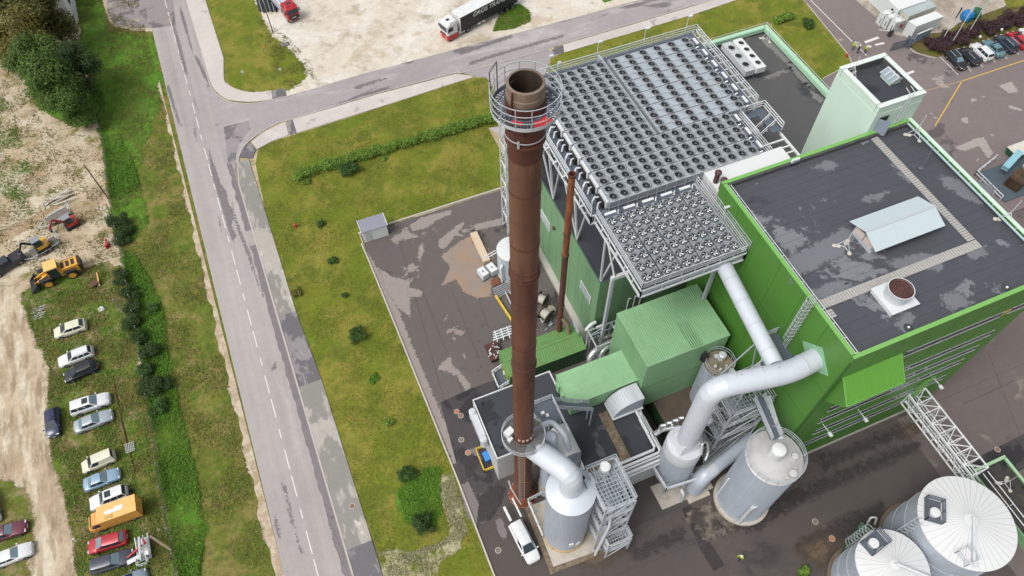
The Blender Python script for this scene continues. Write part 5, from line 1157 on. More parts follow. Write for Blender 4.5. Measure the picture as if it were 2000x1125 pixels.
b = MB(); b.lathe((sx, sy+.1, 16.4), [(1.175, 0), (1.2, .02), (1.2, .06), (1.175, .08)], 32, False); b.build('duct_band', GALV, dk)
pad = thing('concrete_pad', 'pale concrete pad under the scrubber vessel', 'pad', (10.5, 16.5, 0))
b = MB(); b.prism([(10.6, 16.2), (17.4, 15.8), (17.6, 18.2), (16.4, 23.4), (10.9, 23.6)], 0, .32); b.build('slab', CONC, pad)
b = MB(); b.prism([(10.0, 15.6), (17.5, 15.4), (17.5, 15.9), (10.6, 16.1), (10.8, 24), (10.2, 24)], 0, .14); b.build('kerb_edge', GRAVEL, pad)
b = MB()
for k in range(3): b.tube([(10.9, 23.2+.22*k, 1.6), (10.9+.0, 20.3, 1.6)], .06, 6)
b.rail([(10.7, 24, .3), (10.7, 19.6, .3)], 1.5, .05, 1.5, 2); b.rail([(10.7, 24, .3), (13, 24.2, .3)], 1.5, .05, 1.2, 2); b.build('pipe_rail', GALV_W, pad)
vs_ = thing('demister_vessel', 'narrow grey vertical vessel tucked behind the scrubber duct', 'vessel', (13.4, 24.6, 0))
b = MB(); b.lathe((13.4, 24.7, 0), [(.95, .2), (.95, 2.4), (.85, 2.5), (.85, 16.5), (.5, 17.0)], 28); b.build('shell', CLAD, vs_, smooth=True); b = MB(); b.lathe((13.4, 24.7, 2.5), [(.85, 0), (1.0, 0), (1.0, .12), (.85, .12)], 28, False); b.build('flange', mat('rusted_ring', (196, 170, 120), .7), vs_)
# fan house in the corner
fh = thing('fan_housing', 'white barrel topped fan housing with ribbed front beside the main chimney', 'housing', (15.2, 23.6, 0))
b = MB(); K = 12; X_0, X_1 = 14.9, 17.0; Yf, Yb = 24.0, 27.6
pr = [(X_0+(X_1-X_0)*(.5-.5*math.cos(i*math.pi/K)), 10.4+.85*math.sin(i*math.pi/K)) for i in range(K+1)]
vs = [(x, Yf, z) for x, z in pr]+[(x, Yb, z) for x, z in pr]; n = K+1
b.add(vs, [(i, i+1, n+i+1, n+i)[::-1] for i in range(K)]); b.build('barrel_roof', WHITE, fh, smooth=True)
b = MB(); b.add([(x, Yf, z) for x, z in pr], [tuple(range(n))]); b.build('end_sheet', CLAD, fh)
b = MB(); ribbed(b, (X_0, Yf, 6.5), (X_1-X_0, 0, 0), (0, 0, 3.9), 16, .05); b.build('front_sheet', CLAD, fh)
b = MB(); b.box(X_0+.02, Yf+.02, .2, X_1-.02, Yb, 10.4); b.build('body', CLAD_L, fh)
for y in (25.0, 26.4): q = MB(); q.tube([(15.8, y, 11.2), (15.85, y, 11.45), (16.0, y, 11.2)], .04, 6); q.build('lifting_lug', GALV, fh)
# measuring platform and stair near the chimney
mp = thing('service_platform', 'small railed service platform and stair between chimney and duct housing', 'platform', (13, 27, 10))
b = MB(); b.box(13.0, 26.6, 15.0, 15.6, 29.2, 15.08); b.build('deck', GRATE, mp)
b = MB(); b.rail([(13, 26.6, 15.08), (13, 29.2, 15.08), (15.6, 29.2, 15.08), (15.6, 24.8, 15.08)], 1.1, .035, 1.2); b.build('railing', GALV, mp)
b = MB(); b.rail([(15.6, 28.9, 15.0), (20.0, 28.6, 11.2)], 1.0, .035, .9); b.rail([(15.6, 27.9, 15.0), (20.0, 27.6, 11.2)], 1.0, .035, .9); b.build('stair_rail', GALV, mp)
for i in range(15): t = i/14; q = MB(); q.cbox((15.7+4.2*t, 28.4-.3*t, 15-3.7*t), (.28, .95, .04)); q.build('tread', GRATE, mp)
b = MB(); b.cbox((14.0, 27.9, 15.4), (.35, .3, .5)); b.cbox((14.4, 27.6, 15.25), (.3, .4, .2)); b.build('instrument_box', WHITE, mp)
b = MB(); b.tube(elbow_path([(12.2, 26.0, 16.4), (14.2, 26.4, 16.6), (15.0, 24.8, 16.0), (15.3, 23.9, 13.5)], .7), .32, 14); b.build('bypass_pipe', DUCT, mp, smooth=True)
b = MB()
for x, y in ((13.1, 26.7), (15.5, 26.7), (13.1, 29.1), (15.5, 29.1)): b.bar((x, y, 6.9), (x, y, 15), .12)
for x, y in ((20.0, 27.7), (20, 28.5)): b.bar((x, y, 7), (x, y, 11.2), .12)
b.build('post', GALV, mp)
# stair tower of open steel beside the scrubber
def steel_tower(name, label, x0, y0, x1, y1, floors, mt=GALV, diag=True, stairs=True, cat='steel tower'):
    t = thing(name, label, cat, (x0, y0, 0)); zt = floors[-1]
    for x, y in ((x0, y0), (x1, y0), (x1, y1), (x0, y1)): b = MB(); b.bar((x, y, .2), (x, y, zt), .16); b.build('post', mt, t)
    prev = .2
    for k, z in enumerate(floors):
        b = MB(); b.bar((x0, y0, z), (x1, y0, z), .12, .2); b.bar((x0, y1, z), (x1, y1, z), .12, .2); b.bar((x0, y0, z), (x0, y1, z), .12, .2); b.bar((x1, y0, z), (x1, y1, z), .12, .2)
        w = (x1-x0)
        nb = 9
        for i in range(nb): b.bar((x0+w*(i+.5)/nb, y0, z+.05), (x0+w*(i+.5)/nb, y1 if k % 2 else y0+(y1-y0)*.55, z+.05), .05)
        b.build('floor_frame', mt, t)
        b = MB(); ye = y0+(y1-y0)*(.45 if k < len(floors)-1 else .95); ng = int((ye-y0)/.4)
        for i in range(ng): b.box(x0+.1, y0+.1+.4*i, z+.08, x1-.1, y0+.2+.4*i, z+.1)
        b.build('floor_grating', GRATE_L, t)
        b = MB(); b.rail([(x0, y0, z), (x1, y0, z), (x1, y1, z), (x0, y1, z)], 1.1, .03, 1.2, 2, True); b.build('railing', mt, t)
        if diag:
            b = MB(); b.bar((x0, y0, prev), (x1, y0, z), .09); b.bar((x1, y0, prev), (x1, y1, z), .09); b.bar((x0, y1, prev), (x0, y0, z), .09); b.build('brace', mt, t)
        if stairs:
            n = max(4, int((z-prev)/.3)); ya, yb = (y0+.4, y1-.4) if k % 2 else (y1-.4, y0+.4); xm = x0+(x1-x0)*(.3 if k % 2 else .7)
            b = MB()
            for i in range(n): f = (i+.5)/n; b.cbox((xm, ya+(yb-ya)*f, prev+(z-prev)*f), (.8, .25, .04))
            b.bar((xm-.42, ya, prev+.1), (xm-.42, yb, z+.1), .06, .2); b.bar((xm+.42, ya, prev+.1), (xm+.42, yb, z+.1), .06, .2)
            b.bar((xm-.42, ya, prev+1.1), (xm-.42, yb, z+1.1), .05); b.bar((xm+.42, ya, prev+1.1), (xm+.42, yb, z+1.1), .05)
            b.build('stair_flight', mt, t)
        prev = z
    return t
s1 = steel_tower('steel_stair_tower', 'open steel stair tower with gratings beside the scrubber vessel', 15.6, 16.2, 19.0, 20.9, [4.2, 8.0, 11.6, 14.6])
q = P(1182, 911, 15.4); b = MB(); b.lathe(q, [(.55, -.6), (.55, .1), (.4, .2)], 20); b.build('header_drum', WHITE, s1)
b = MB(); b.rail([(14.8, 20.9, 14.6), (14.8, 18.9, 14.6)], 1.1, .03, 1); b.box(14.6, 18.9, 14.62, 15.6, 20.9, 14.68); b.build('bridge', GRATE, s1)
b = MB(); b.tube([(15.7, 20.2, 15.4), (17.0, 17.0, 12.0), (16.5, 16.0, 9.5), (15.5, 15.6, .4)], .16, 8); b.build('sloping_pipe', CLAD_L, s1, smooth=True)
b = MB(); b.cbox((19.9, 18.9, 3.0), (1.6, 2.2, .1), .2); b.bar((19.9, 18.9, 0), (19.9, 18.9, 3), .2); b.build('side_canopy', mat('dark_sheet', (96, 104, 114), .4), s1)
s2 = steel_tower('steel_landing', 'low railed steel landing at the front of the scrubber', 16.4, 14.9, 19.2, 16.1, [2.6, 4.6], stairs=False, cat='platform')
# ------------------------------------------------------------------ cyclone and hot gas ducts
yx, yy_ = 27.6, 20.4
cy = thing('cyclone_vessel', 'pale grey cyclone vessel under the bent white duct', 'vessel', (yx, yy_, 0))
b = MB(); ribcyl(b, (yx, yy_, 0), 2.0, 2.6, 9.4, 60, .04); b.build('cladding', CLAD, cy)
b = MB(); b.lathe((yx, yy_, 0), [(1.3, .6), (2.0, 2.6)], 40); b.build('bottom_cone', CLAD, cy, smooth=True)
b = MB(); b.lathe((yx, yy_, 0), [(2.06, 9.4), (2.06, 11.2), (1.95, 11.5)], 40); b.build('top_drum', CLAD_L, cy, smooth=True)
b = MB(); b.add([(yx-1.5, yy_-1.2, 11.4), (yx+1.6, yy_-1.2, 11.4), (yx+1.6, yy_+1.3, 11.4), (yx-1.5, yy_+1.3, 11.4), (yx-.9, yy_-.9, 12.8), (yx+1.0, yy_-.9, 12.8), (yx+1.0, yy_+1.0, 12.8), (yx-.9, yy_+1.0, 12.8)], [(0, 1, 5, 4), (1, 2, 6, 5), (2, 3, 7, 6), (3, 0, 4, 7), (4, 5, 6, 7)]); b.build('transition', CLAD_L, cy)
b = MB(); b.rail([(yx-2.3, yy_-2.2, 4.2), (yx+2.1, yy_-2.6, 4.2)], 1.0, .06, 2.2, 2); b.rail([(yx-2.3, yy_-2.2, 4.2), (yx-2.5, yy_+1.6, 4.2)], 1.0, .06, 2.0, 2); b.build('pipe_rail', GALV_W, cy)
for x, y in ((yx-1.6, yy_-1.6), (yx+1.6, yy_-1.6), (yx+1.6, yy_+1.6), (yx-1.6, yy_+1.6)): b = MB(); b.bar((x, y, 0), (x, y, 4), .25); b.build('leg', GALV, cy)
b = MB(); b.tube(elbow_path([(yx-2.4, yy_+2.4, 10.5), (yx-1.2, yy_+2.6, 10.6), (yx, yy_+2.2, 10.8), (yx+.6, yy_+1.9, 10.9)], .4), .3, 12)
for k in range(4): b.tube(elbow_path([(yx-1.6+k*.75, yy_+2.5, 10.7), (yx-1.6+k*.75, yy_+2.7, 11.7), (yx-1.1+k*.75, yy_+2.5, 11.9)], .3), .17, 10)
b.build('valve_manifold', CHROME, cy, smooth=True)
b = MB(); b.tube(elbow_path([(yx+.9, yy_-1.8, 11.6), (yx+1.2, yy_-1.0, 12.6), (yx+2.0, yy_-1.0, 12.3), (yx+1.9, yy_-1.8, 11.0), (yx+1.3, yy_-2.3, 10.6)], .4), .15, 10); b.build('bypass_pipe', CHROME, cy, smooth=True)
b = MB(); b.box(yx-2.5, yy_-3.2, 0, yx+4.4, yy_-.2, .25); b.build('footing', CONC, cy)
for x in (yx+.1,): b = MB(); b.tube(elbow_path([(x, yy_-2.3, 2.2), (x, yy_-3.0, 2.0), (x, yy_-3.1, .2)], .4), .2, 10); b.build('drain_pipe', GALV, cy, smooth=True)
DZ = 24.9
gd = thing('hot_gas_duct', 'thick white bent duct leading from the cyclone into the green boiler house', 'duct', (yx, yy_, 12.5))
b = MB(); b.tube(elbow_path([(yx, yy_, 12.3), (yx+.1, yy_+.1, DZ), (35.2, 19.1, DZ), (38.4, 19.4, DZ-.1)], 2.0, 5), 1.08, 48); b.build('duct_run', DUCT, gd, smooth=True, auto=10)
for p_, u_ in (((29.9, 20.45), (.98, -.2)), ((32.4, 19.85), (.98, -.2)), ((36.6, 19.25), (1, .08))): b = MB(); p_ = Vector((*p_, DZ)); u_ = Vector((*u_, 0)); b.tube([p_, p_+u_*.08], 1.1, 48); b.build('duct_band', GALV, gd)
for z in (15.5, 19.0, 22.3): b = MB(); b.lathe((yx, yy_, z), [(1.085, 0), (1.1, .01), (1.1, .05), (1.085, .06)], 36, False); b.build('duct_band', CLAD_L, gd)
b = MB(); b.cbox((38.25, 19.45, DZ), (.06, 2.9, 2.9), 0, Matrix.Rotation(R(45), 3, 'X')); b.build('wall_flange', mat('mint_plate', (150, 200, 160), .5), gd)
for x, y in ((30.2, 21.3), (33.8, 20.6)): b = MB(); b.tube([(x, y-1.0, DZ+.9), (x+.1, y-1.0, DZ+1.2), (x+.35, y-1.05, DZ+1.0)], .04, 6); b.build('lifting_lug', GALV, gd)
fd = thing('supply_duct', 'straight white duct from under the lower fan platform to the bent duct', 'duct', (35.9, 31.6, DZ))
b = MB(); b.tube([(36.1, 33.2, DZ-.1), (34.35, 20.3, DZ)], .84, 36); b.build('duct_run', DUCT, fd, smooth=True)
u = (Vector((34.35, 20.3, DZ))-Vector((36.1, 33.2, DZ-.1))).normalized()
for k_ in (1.5, 4.4, 7.2, 10): b = MB(); e = Vector((34.35, 20.3, DZ))-u*k_; b.tube([e, e+u*.1], .865, 36); b.build('duct_band', GALV, fd)
rd = thing('return_duct', 'pale grey duct running low between the cyclone and the round silo', 'duct', (28.8, 17.6, 0))
b = MB(); b.tube(elbow_path([(29.6, 17.9, .8), (29.7, 17.9, 4.6), (33, 18.8, 4.7), (37.6, 19.6, 4.8)], 1.2, 7), .95, 28); b.build('duct_run', CLAD, rd, smooth=True)
b = MB(); b.tube([(30.6, 18.15, 4.65), (31.6, 18.4, 4.67)], .965, 28); b.build('duct_sleeve', CLAD_L, rd, smooth=True)
b = MB(); b.box(28.4, 16.6, 0, 31.2, 19.2, .4); b.build('footing', CONC, rd)
# ------------------------------------------------------------------ dirty vessel behind
dv = thing('ash_vessel', 'grey clad cylinder with a grimy railed top beside the filter house', 'vessel', (35.4, 26.9, 0))
b = MB(); ribcyl(b, (35.4, 26.9, 0), 1.62, 1.0, 12.5, 50, .03); b.build('cladding', CLAD, dv)
b = MB(); b.lathe((35.4, 26.9, 12.5), [(1.66, 0), (1.66, .1), (1.6, .1), (.01, .16)], 36); b.build('top_plate', mat('grimy_top', (150, 140, 120), .7, var=.3, scale=1.4, dirt=((86, 78, 44), .8)), dv)
b = MB()
for k in range(2): b.lathe((35.4, 26.9, 13.1+.5*k), [(1.62, 0), (1.66, 0), (1.66, .05), (1.62, .05)], 36, False)
for k in range(10): a = k*math.pi/5; b.bar((35.4+1.64*math.cos(a), 26.9+1.64*math.sin(a), 12.5), (35.4+1.64*math.cos(a), 26.9+1.64*math.sin(a), 13.6), .04)
b.build('railing', GALV, dv)
for dx, dy, r, h in ((.6, .5, .45, .9), (-.6, -.2, .18, .3), (-.3, -.8, .16, .35), (.2, .9, .25, .2), (.5, -.7, .12, .4)): b = MB(); b.lathe((35.4+dx, 26.9+dy, 12.6), [(r, 0), (r, h), (r*.7, h+.08)], 14); b.build('nozzle', CLAD_L, dv)
b = MB(); b.cbox((34.0, 28.0, 13.3), (.7, .6, 1.2), .4); b.build('drive_unit', BLACK, dv)
b = MB(); a = 3.9; b.bar((35.4+1.68*math.cos(a), 26.9+1.68*math.sin(a), 1), (35.4+1.68*math.cos(a), 26.9+1.68*math.sin(a), 12.3), .12); b.build('down_pipe', GALV_W, dv)
# ------------------------------------------------------------------ steelwork between cyclone and boiler house
s3 = steel_tower('steel_scaffold_tower', 'open steel frame with stairs and gratings between the cyclone and the boiler house', 32.4, 20.2, 37.6, 24.2, [4.5, 8.0, 11.5, 14.5])
b = MB()
for k in range(7): b.tube([(30.0+k*.2, 18.4+.35*k, 6.2-.2*k), (37.8, 20.6+.35*k, 6.4-.2*k)], .08 if k % 2 else .12, 6)
b.build('pipe_bundle', CHROME, s3, smooth=True)
b = MB(); b.bar((32.4, 20.2, .3), (35.5, 22.5, 21.5), .16); b.bar((37.4, 24.2, 14.5), (36.0, 24.3, 21.7), .12); b.bar((34.0, 25.0, 14.5), (36.0, 24.4, 21.0), .12); b.build('sloping_strut', GALV, s3)
b = MB(); b.lathe((32.2, 22.6, 8.6), [(.7, 0), (.7, .6), (.5, .8)], 20); b.build('drum', CLAD_L, s3)
s4 = thing('wall_balcony', 'steel balcony with stair and caged ladder on the green boiler house wall', 'balcony', (36, 20.5, 21.8))
b = MB(); b.box(35.9, 20.6, 21.7, 38.28, 24.4, 21.78); b.build('deck', GRATE, s4)
b = MB(); b.rail([(38.2, 20.6, 21.78), (35.9, 20.6, 21.78), (35.9, 24.4, 21.78), (38.2, 24.4, 21.78)], 1.1, .035, 1); b.build('railing', GALV, s4)
for i in range(10): b = MB(); b.box(35.0-i*.26, 21.0, 21.5-i*.3, 35.3-i*.26, 22.2, 21.54-i*.3); b.build('tread', GRATE, s4)
b = MB(); b.rail([(35.9, 21.0, 21.7), (32.6, 21.0, 18.4)], 1.0, .035, 1, 2); b.rail([(35.9, 22.2, 21.7), (32.6, 22.2, 18.4)], 1.0, .035, 1, 2); b.build('stair_rail', GALV, s4)
b = MB(); b.box(37.4, 20.2, 22.8, 38.28, 20.5, 24.6); b.build('door_leaf', mat('grey_door', (156, 168, 184), .4), s4)
b = MB(); lx, ly = 38.0, 22.7
for dx in (-.25, .25): b.bar((lx, ly+dx, 21.8), (lx, ly+dx, 31.2), .05)
for i in range(31): b.bar((lx, ly-.25, 22+i*.3), (lx, ly+.25, 22+i*.3), .035)
for i in range(11):
    z = 24+i*.68; pts = [Vector((lx-.75*math.sin(t), ly+.4*math.cos(t), z)) for t in [j*math.pi/6 for j in range(7)]]
    for p_, q_ in zip(pts, pts[1:]): b.bar(p_, q_, .04)
for t in (.8, 1.57, 2.3): b.bar((lx-.75*math.sin(t), ly+.4*math.cos(t), 24), (lx-.75*math.sin(t), ly+.4*math.cos(t), 31), .04)
b.build('caged_ladder', GALV, s4)
# ------------------------------------------------------------------ round silo
ox, oy = 34.4, 14.85
sl_ = thing('round_silo', 'silver ribbed silo with pale flat top and railings in front of the boiler house', 'silo', (ox, oy, 0))
b = MB(); ribcyl(b, (ox, oy, 0), 2.84, .4, 13.7, 90, .05); b.build('cladding', CLAD, sl_)
b = MB(); b.lathe((ox, oy, 13.7), [(2.95, 0), (2.97, .15), (2.9, .2), (.5, .45)], 56); b.build('top_plate', mat('silo_top', (214, 212, 212), .45, .1, var=.06, scale=.8, dirt=((176, 172, 168), .6)), sl_, smooth=True)
b = MB()
for k in range(3): b.lathe((ox, oy, 14.25+.38*k), [(2.95, 0), (2.99, 0), (2.99, .05), (2.95, .05)], 56, False)
for k in range(18): a = k*math.pi/9; b.bar((ox+2.97*math.cos(a), oy+2.97*math.sin(a), 13.8), (ox+2.97*math.cos(a), oy+2.97*math.sin(a), 15.05), .04)
b.build('railing', GALV, sl_)
q = P(1522, 878, 15.6); q = Vector((q.x, q.y, 14.0))
b = MB(); b.lathe(q, [(.72, 0), (.72, 1.5), (.76, 1.5), (.7, 1.7), (.2, 1.85)], 24); b.build('filter_drum', WHITE, sl_, smooth=True)
b = MB()
for k in range(5): a = 3.4+k*.3; b.bar((q.x+.76*math.cos(a), q.y+.76*math.sin(a), 14), (q.x+.76*math.cos(a), q.y+.76*math.sin(a), 15.4), .06)
b.build('filter_ladder', GALV, sl_)
for px, py, r in ((1553, 891, .35), (1549, 925, .42), (1537, 933, .18), (1553, 915, .12)):
    w = P(px, py, 14.3); b = MB(); b.lathe(w, [(r, -.3), (r, .15), (r*.8, .2)], 16); b.build('hatch', WHITEG, sl_)
b = MB(); b.bar((ox-2.5, oy-2.1, .3), (ox-1.9, oy-2.5, 8.0), .02); a = 4.1; b.bar((ox+2.95*math.cos(a), oy+2.95*math.sin(a), .3), (ox+2.95*math.cos(a), oy+2.95*math.sin(a), 6.4), .7, .35); b.build('chute', CLAD_L, sl_)
b = MB(); a = 2.7; b.bar((ox+3.0*math.cos(a), oy+3.0*math.sin(a), .3), (ox+3.0*math.cos(a), oy+3.0*math.sin(a), 6.8), .18); b.build('cable_duct', WHITE, sl_)
b = MB(); b.cyl((ox, oy, 0), 3.25, 0, .4, 40); b.build('footing', CONC, sl_)
bw = thing('silo_catwalk', 'steel catwalk from the steel frame down to the silo top', 'catwalk', (34, 17, 14))
b = MB(); b.bar((35.2, 20.4, 16.4), (35.4, 16.4, 14.4), 1.1, .1); b.build('deck', GRATE, bw); b = MB(); b.rail([(34.65, 20.4, 16.4), (34.85, 16.4, 14.4)], 1.0, .04, 1); b.rail([(35.75, 20.4, 16.4), (35.95, 16.4, 14.4)], 1.0, .04, 1); b.build('railing', GALV, bw)
b = MB(); b.bar((36.6, 20.4, 15.9), (36.0, 16.2, 14.2), .5, .15); b.build('cable_tray', CLAD_L, bw)
# ------------------------------------------------------------------ bottom right storage tanks
def tank(label, c, Rr, h, n, rise, plat_a, stain=False):
    t = thing('storage_tank', label, 'tank', (c[0], c[1], 0), 'storage tanks with white roofs')
    b = MB(); ribcyl(b, (c[0], c[1], 0), Rr-.1, .5, h, int(Rr*26), .04); b.build('cladding', CLAD, t)
    b = MB(); b.cyl((c[0], c[1], 0), Rr+.35, 0, .5, 48); b.build('footing', mat('rusty_footing', (118, 102, 86), .85, var=.3, scale=1), t)
    for z in (h*.33, h*.66): b = MB(); b.lathe((c[0], c[1], z), [(Rr-.06, 0), (Rr-.02, 0), (Rr-.02, .06), (Rr-.06, .06)], 60, False); b.build('cladding_band', CLAD_L, t)
    WR = mat('tank_roof_white', (238, 239, 239), .5, .0, var=.03, scale=.4, dirt=((226, 226, 220), .4)); w0 = None
    WS = mat('tank_roof_stained', (236, 235, 228), .5, .0, var=.06, scale=.8, dirt=((186, 180, 160), .7))
    da = 2*math.pi/n; m0 = MB(); r0, r1 = Rr*.13, Rr+.12
    e = .004
    m0.add([(r0*math.cos(e), r0*math.sin(e), rise), (r1, e*r1, 0), (r1*math.cos(da-e), r1*math.sin(da-e), 0), (r0*math.cos(da-e), r0*math.sin(da-e), rise), (r1, e*r1, -.12), (r1*math.cos(da-e), r1*math.sin(da-e), -.12)], [(0, 1, 2, 3), (1, 4, 5, 2)])
    for i in range(n):
        if w0 is None: w0 = m0.build('roof_panel', WR, t); w0.location = (0, 0, 0); o = w0; w0.data.transform(Matrix.Translation((0, 0, 0)))
        else: o = share(w0, t)
        if i == 0:
            for v in w0.data.vertices: v.co = Vector((v.co.x+c[0], v.co.y+c[1], v.co.z))
        o.location = (0, 0, h+.1); o.rotation_euler = (0, 0, i*da)
    b = MB(); b.lathe((c[0], c[1], h+.06), [(Rr+.1, 0), (Rr*.12, rise-.02)], 60); b.build('roof_underlay', mat('roof_seam_grey', (196, 200, 204), .5), t)
    b = MB(); b.lathe((c[0], c[1], h+.1+rise), [(Rr*.14, -.03), (Rr*.14, .02), (.02, .06)], 32); b.build('crown_plate', WR, t)
    b = MB()
    for i in range(n): a = i*da; b.bar((c[0]+r0*math.cos(a), c[1]+r0*math.sin(a), h+.105+rise), (c[0]+r1*math.cos(a), c[1]+r1*math.sin(a), h+.105), .03)
    b.build('roof_seams', mat('roof_seam_grey', (196, 200, 204), .5), t)
    # platform with manway near the rim
    a = plat_a; q = Vector((c[0]+Rr*.74*math.cos(a), c[1]+Rr*.74*math.sin(a), h+.1+rise*.4)); rz = a-math.pi/2; Mz = Matrix.Rotation(rz, 3, 'Z')
    b = MB(); b.cbox(q+Vector((0, 0, .05)), (2.4, 1.6, .06), rz); pf = b.build('roof_platform', GRATE, t)
    cs = [q+Mz @ Vector(v) for v in ((-1.2, -.8, .1), (1.2, -.8, .1), (1.2, .8, .1), (-1.2, .8, .1))]
    b = MB(); b.rail(cs, 1.0, .04, 1.2, 3, True); b.build('railing', GALV_D, pf)
    w = q+Mz @ Vector((-.3, 0, .1)); b = MB(); b.lathe(w, [(.5, 0), (.5, .5), (.55, .5), (.5, .62), (.1, .68)], 22); b.build('manway', WHITE, pf)
    return t, q
BT = (50.55, 2.15); ST = (41.8, 1.56)
t1, q1 = tank('big silver storage tank with white ribbed roof at the right', BT, 4.75, 10.0, 40, .75, 2.45)
t2, q2 = tank('smaller silver storage tank with stained white roof at the bottom edge', ST, 3.6, 8.0, 30, .6, 1.75, True)
b = MB(); q = P(1898, 1013, 10.85); e = P(1896, 1100, 10.3); b.tube([q, q+Vector((0, 0, .5)), e+Vector((0, 0, .7)), e+Vector((.1, -.5, .2))], .13, 8); b.build('vent_pipe', GALV_W, t1, smooth=True)
b = MB(); c = P(1885, 1088, 10.4); b.rail([c+Vector(v) for v in ((-.7, -.7, 0), (.7, -.7, 0), (.7, .7, 0), (-.7, .7, 0))], 1.0, .03, 1.4, 2, True); b.build('hatch_rail', GALV, t1)
b = MB(); q = P(1748, 1102, 8.7); e = P(1815, 1130, 8.2); b.tube([q, q+Vector((0, 0, .4)), e+Vector((0, 0, .5))], .11, 8); b.build('vent_pipe', GALV_W, t2, smooth=True)
for (c, Rr, a, z1, t) in ((BT, 4.75, 2.75, 10, t1), (ST, 3.6, 1.55, 8, t2)):
    b = MB(); f = Vector((c[0]+(Rr+.15)*math.cos(a), c[1]+(Rr+.15)*math.sin(a), 0)); u = Vector((-math.sin(a), math.cos(a), 0)); o_ = Vector((math.cos(a), math.sin(a), 0))
    for s_ in (-.25, .25): b.bar(f+u*s_+Vector((0, 0, .5)), f+u*s_+Vector((0, 0, z1+1)), .05)
    for i in range(int(z1/.3)): b.bar(f+u*-.25+Vector((0, 0, .6+.3*i)), f+u*.25+Vector((0, 0, .6+.3*i)), .03)
    for i in range(int((z1-2.5)/.8)+2):
        z = 2.6+.8*i; pts = [f+u*.4*math.cos(t_)+o_*.75*math.sin(t_)+Vector((0, 0, z)) for t_ in [j*math.pi/6 for j in range(7)]]
        for p_, r_ in zip(pts, pts[1:]): b.bar(p_, r_, .05)
    b.build('caged_ladder', GALV, t)
# pipe bridge
pb = thing('pipe_bridge', 'white lattice pipe bridge from the boiler house to the tanks', 'pipe bridge', (57, 11, 0))
px0, px1, pz0, pz1 = 55.6, 57.9, 6.2, 8.4; Ya, Yb_ = 16.4, 6.0
b = MB()
for x in (px0, px1):
    for z in (pz0, pz1): b.bar((x, Ya, z), (x, Yb_, z), .14)
n = 8
for i in range(n+1):
    y = Ya+(Yb_-Ya)*i/n
    b.bar((px0, y, pz1), (px1, y, pz1), .1); b.bar((px0, y, pz0), (px1, y, pz0), .1); b.bar((px0, y, pz0), (px0, y, pz1), .1); b.bar((px1, y, pz0), (px1, y, pz1), .1)
    if i < n:
        y2 = Ya+(Yb_-Ya)*(i+1)/n
        b.bar((px0, y, pz1), (px1, y2, pz1), .08) if i % 2 else b.bar((px1, y, pz1), (px0, y2, pz1), .08)
        b.bar((px0, y, pz0), (px0, y2, pz1), .08) if i % 2 else b.bar((px0, y, pz1), (px0, y2, pz0), .08)
        b.bar((px1, y, pz0), (px1, y2, pz1), .08)
b.build('lattice', WHITE, pb)
for i, x in enumerate((56.0, 56.4, 56.8, 57.3)): b = MB(); b.tube([(x, Ya, pz0+.35), (x, Yb_-.8, pz0+.35)], .09 if i % 2 else .14, 8); b.build('pipe', CHROME if i % 2 else GALV_W, pb)
for y in (6.1,): b = MB(); [b.bar((x, y, 0), (x, y, pz0), .2) for x in (px0, px1)]; b.bar((px0, y, .3), (px1, y, pz0), .1); b.build('trestle', GALV_W, pb)
for i in range(4): b = MB(); z = 9.2+i*4.0; b.tube([(55.9+i*.45, Y0-.15, 6.6), (55.9+i*.45, Y0-.15, 12)], .06, 6); b.build('wall_pipe', GREEN_L, pb)
# small white tank in the yard
wt = thing('water_tank', 'small white water tank with conical roof half behind the main chimney', 'tank', (21.86, 55.9, 0))
b = MB(); ribcyl(b, (21.86, 55.9, 0), 2.1, .2, 5.2, 50, .02); b.build('shell', mat('pale_blue_shell', (206, 218, 224), .45, .1), wt)
b = MB(); b.lathe((21.86, 55.9, 5.2), [(2.18, 0), (2.18, .06), (.05, .5)], 44); b.build('roof', WHITE, wt, smooth=True)
b = MB()
for k in range(22): a = k*math.pi/11; b.bar((21.86, 55.9, 5.75), (21.86+2.15*math.cos(a), 55.9+2.15*math.sin(a), 5.3), .03)
b.build('roof_ribs', GALV, wt)
b = MB(); b.tube([(19.8, 56.6, 4.6), (17.8, 56.4, 4.2)], .08, 6); b.tube([(19.8, 57.0, 4.6), (17.8, 56.8, 4.2)], .08, 6); b.tube([(20.0, 54.8, 4.0), (19.6, 54.6, 3.6), (19.7, 54.5, .2)], .18, 8); b.build('pipe', GALV_W, wt, smooth=True)
b = MB(); b.cyl((21.86, 55.9, 0), 2.3, 0, .2, 40); b.build('footing', CONC, wt)
# white lattice support tower
lt = thing('lattice_tower', 'white lattice steel tower holding the far left corner of the fan platform', 'steel tower', (24.4, 63, 0))
b = MB(); lx0, lx1, ly0, ly1 = 23.7, 26.4, 62.2, 64.2; H = ZD-1.6; n = 7
for x in (lx0, lx1):
    for y in (ly0, ly1): b.bar((x, y, 0), (x, y, H), .16)
for i in range(n):
    z, z2 = H*i/n, H*(i+1)/n
    for (a, c) in (((lx0, ly0), (lx1, ly0)), ((lx1, ly0), (lx1, ly1)), ((lx1, ly1), (lx0, ly1)), ((lx0, ly1), (lx0, ly0))):
        b.bar((*a, z2), (*c, z2), .11); b.bar((*a, z), (*c, z2), .1)
b.build('lattice', WHITE, lt)
for i in range(6):
    z = 3.4*i; b = MB(); b.bar((lx0+.5, ly0+.2, z), (lx0+.5, ly1-.2, z+3.3), .7, .08); b.bar((lx0+.2, ly0+.2, z+.9), (lx0+.2, ly1-.2, z+4.2), .05); b.build('stair_flight', GALV_W, lt)
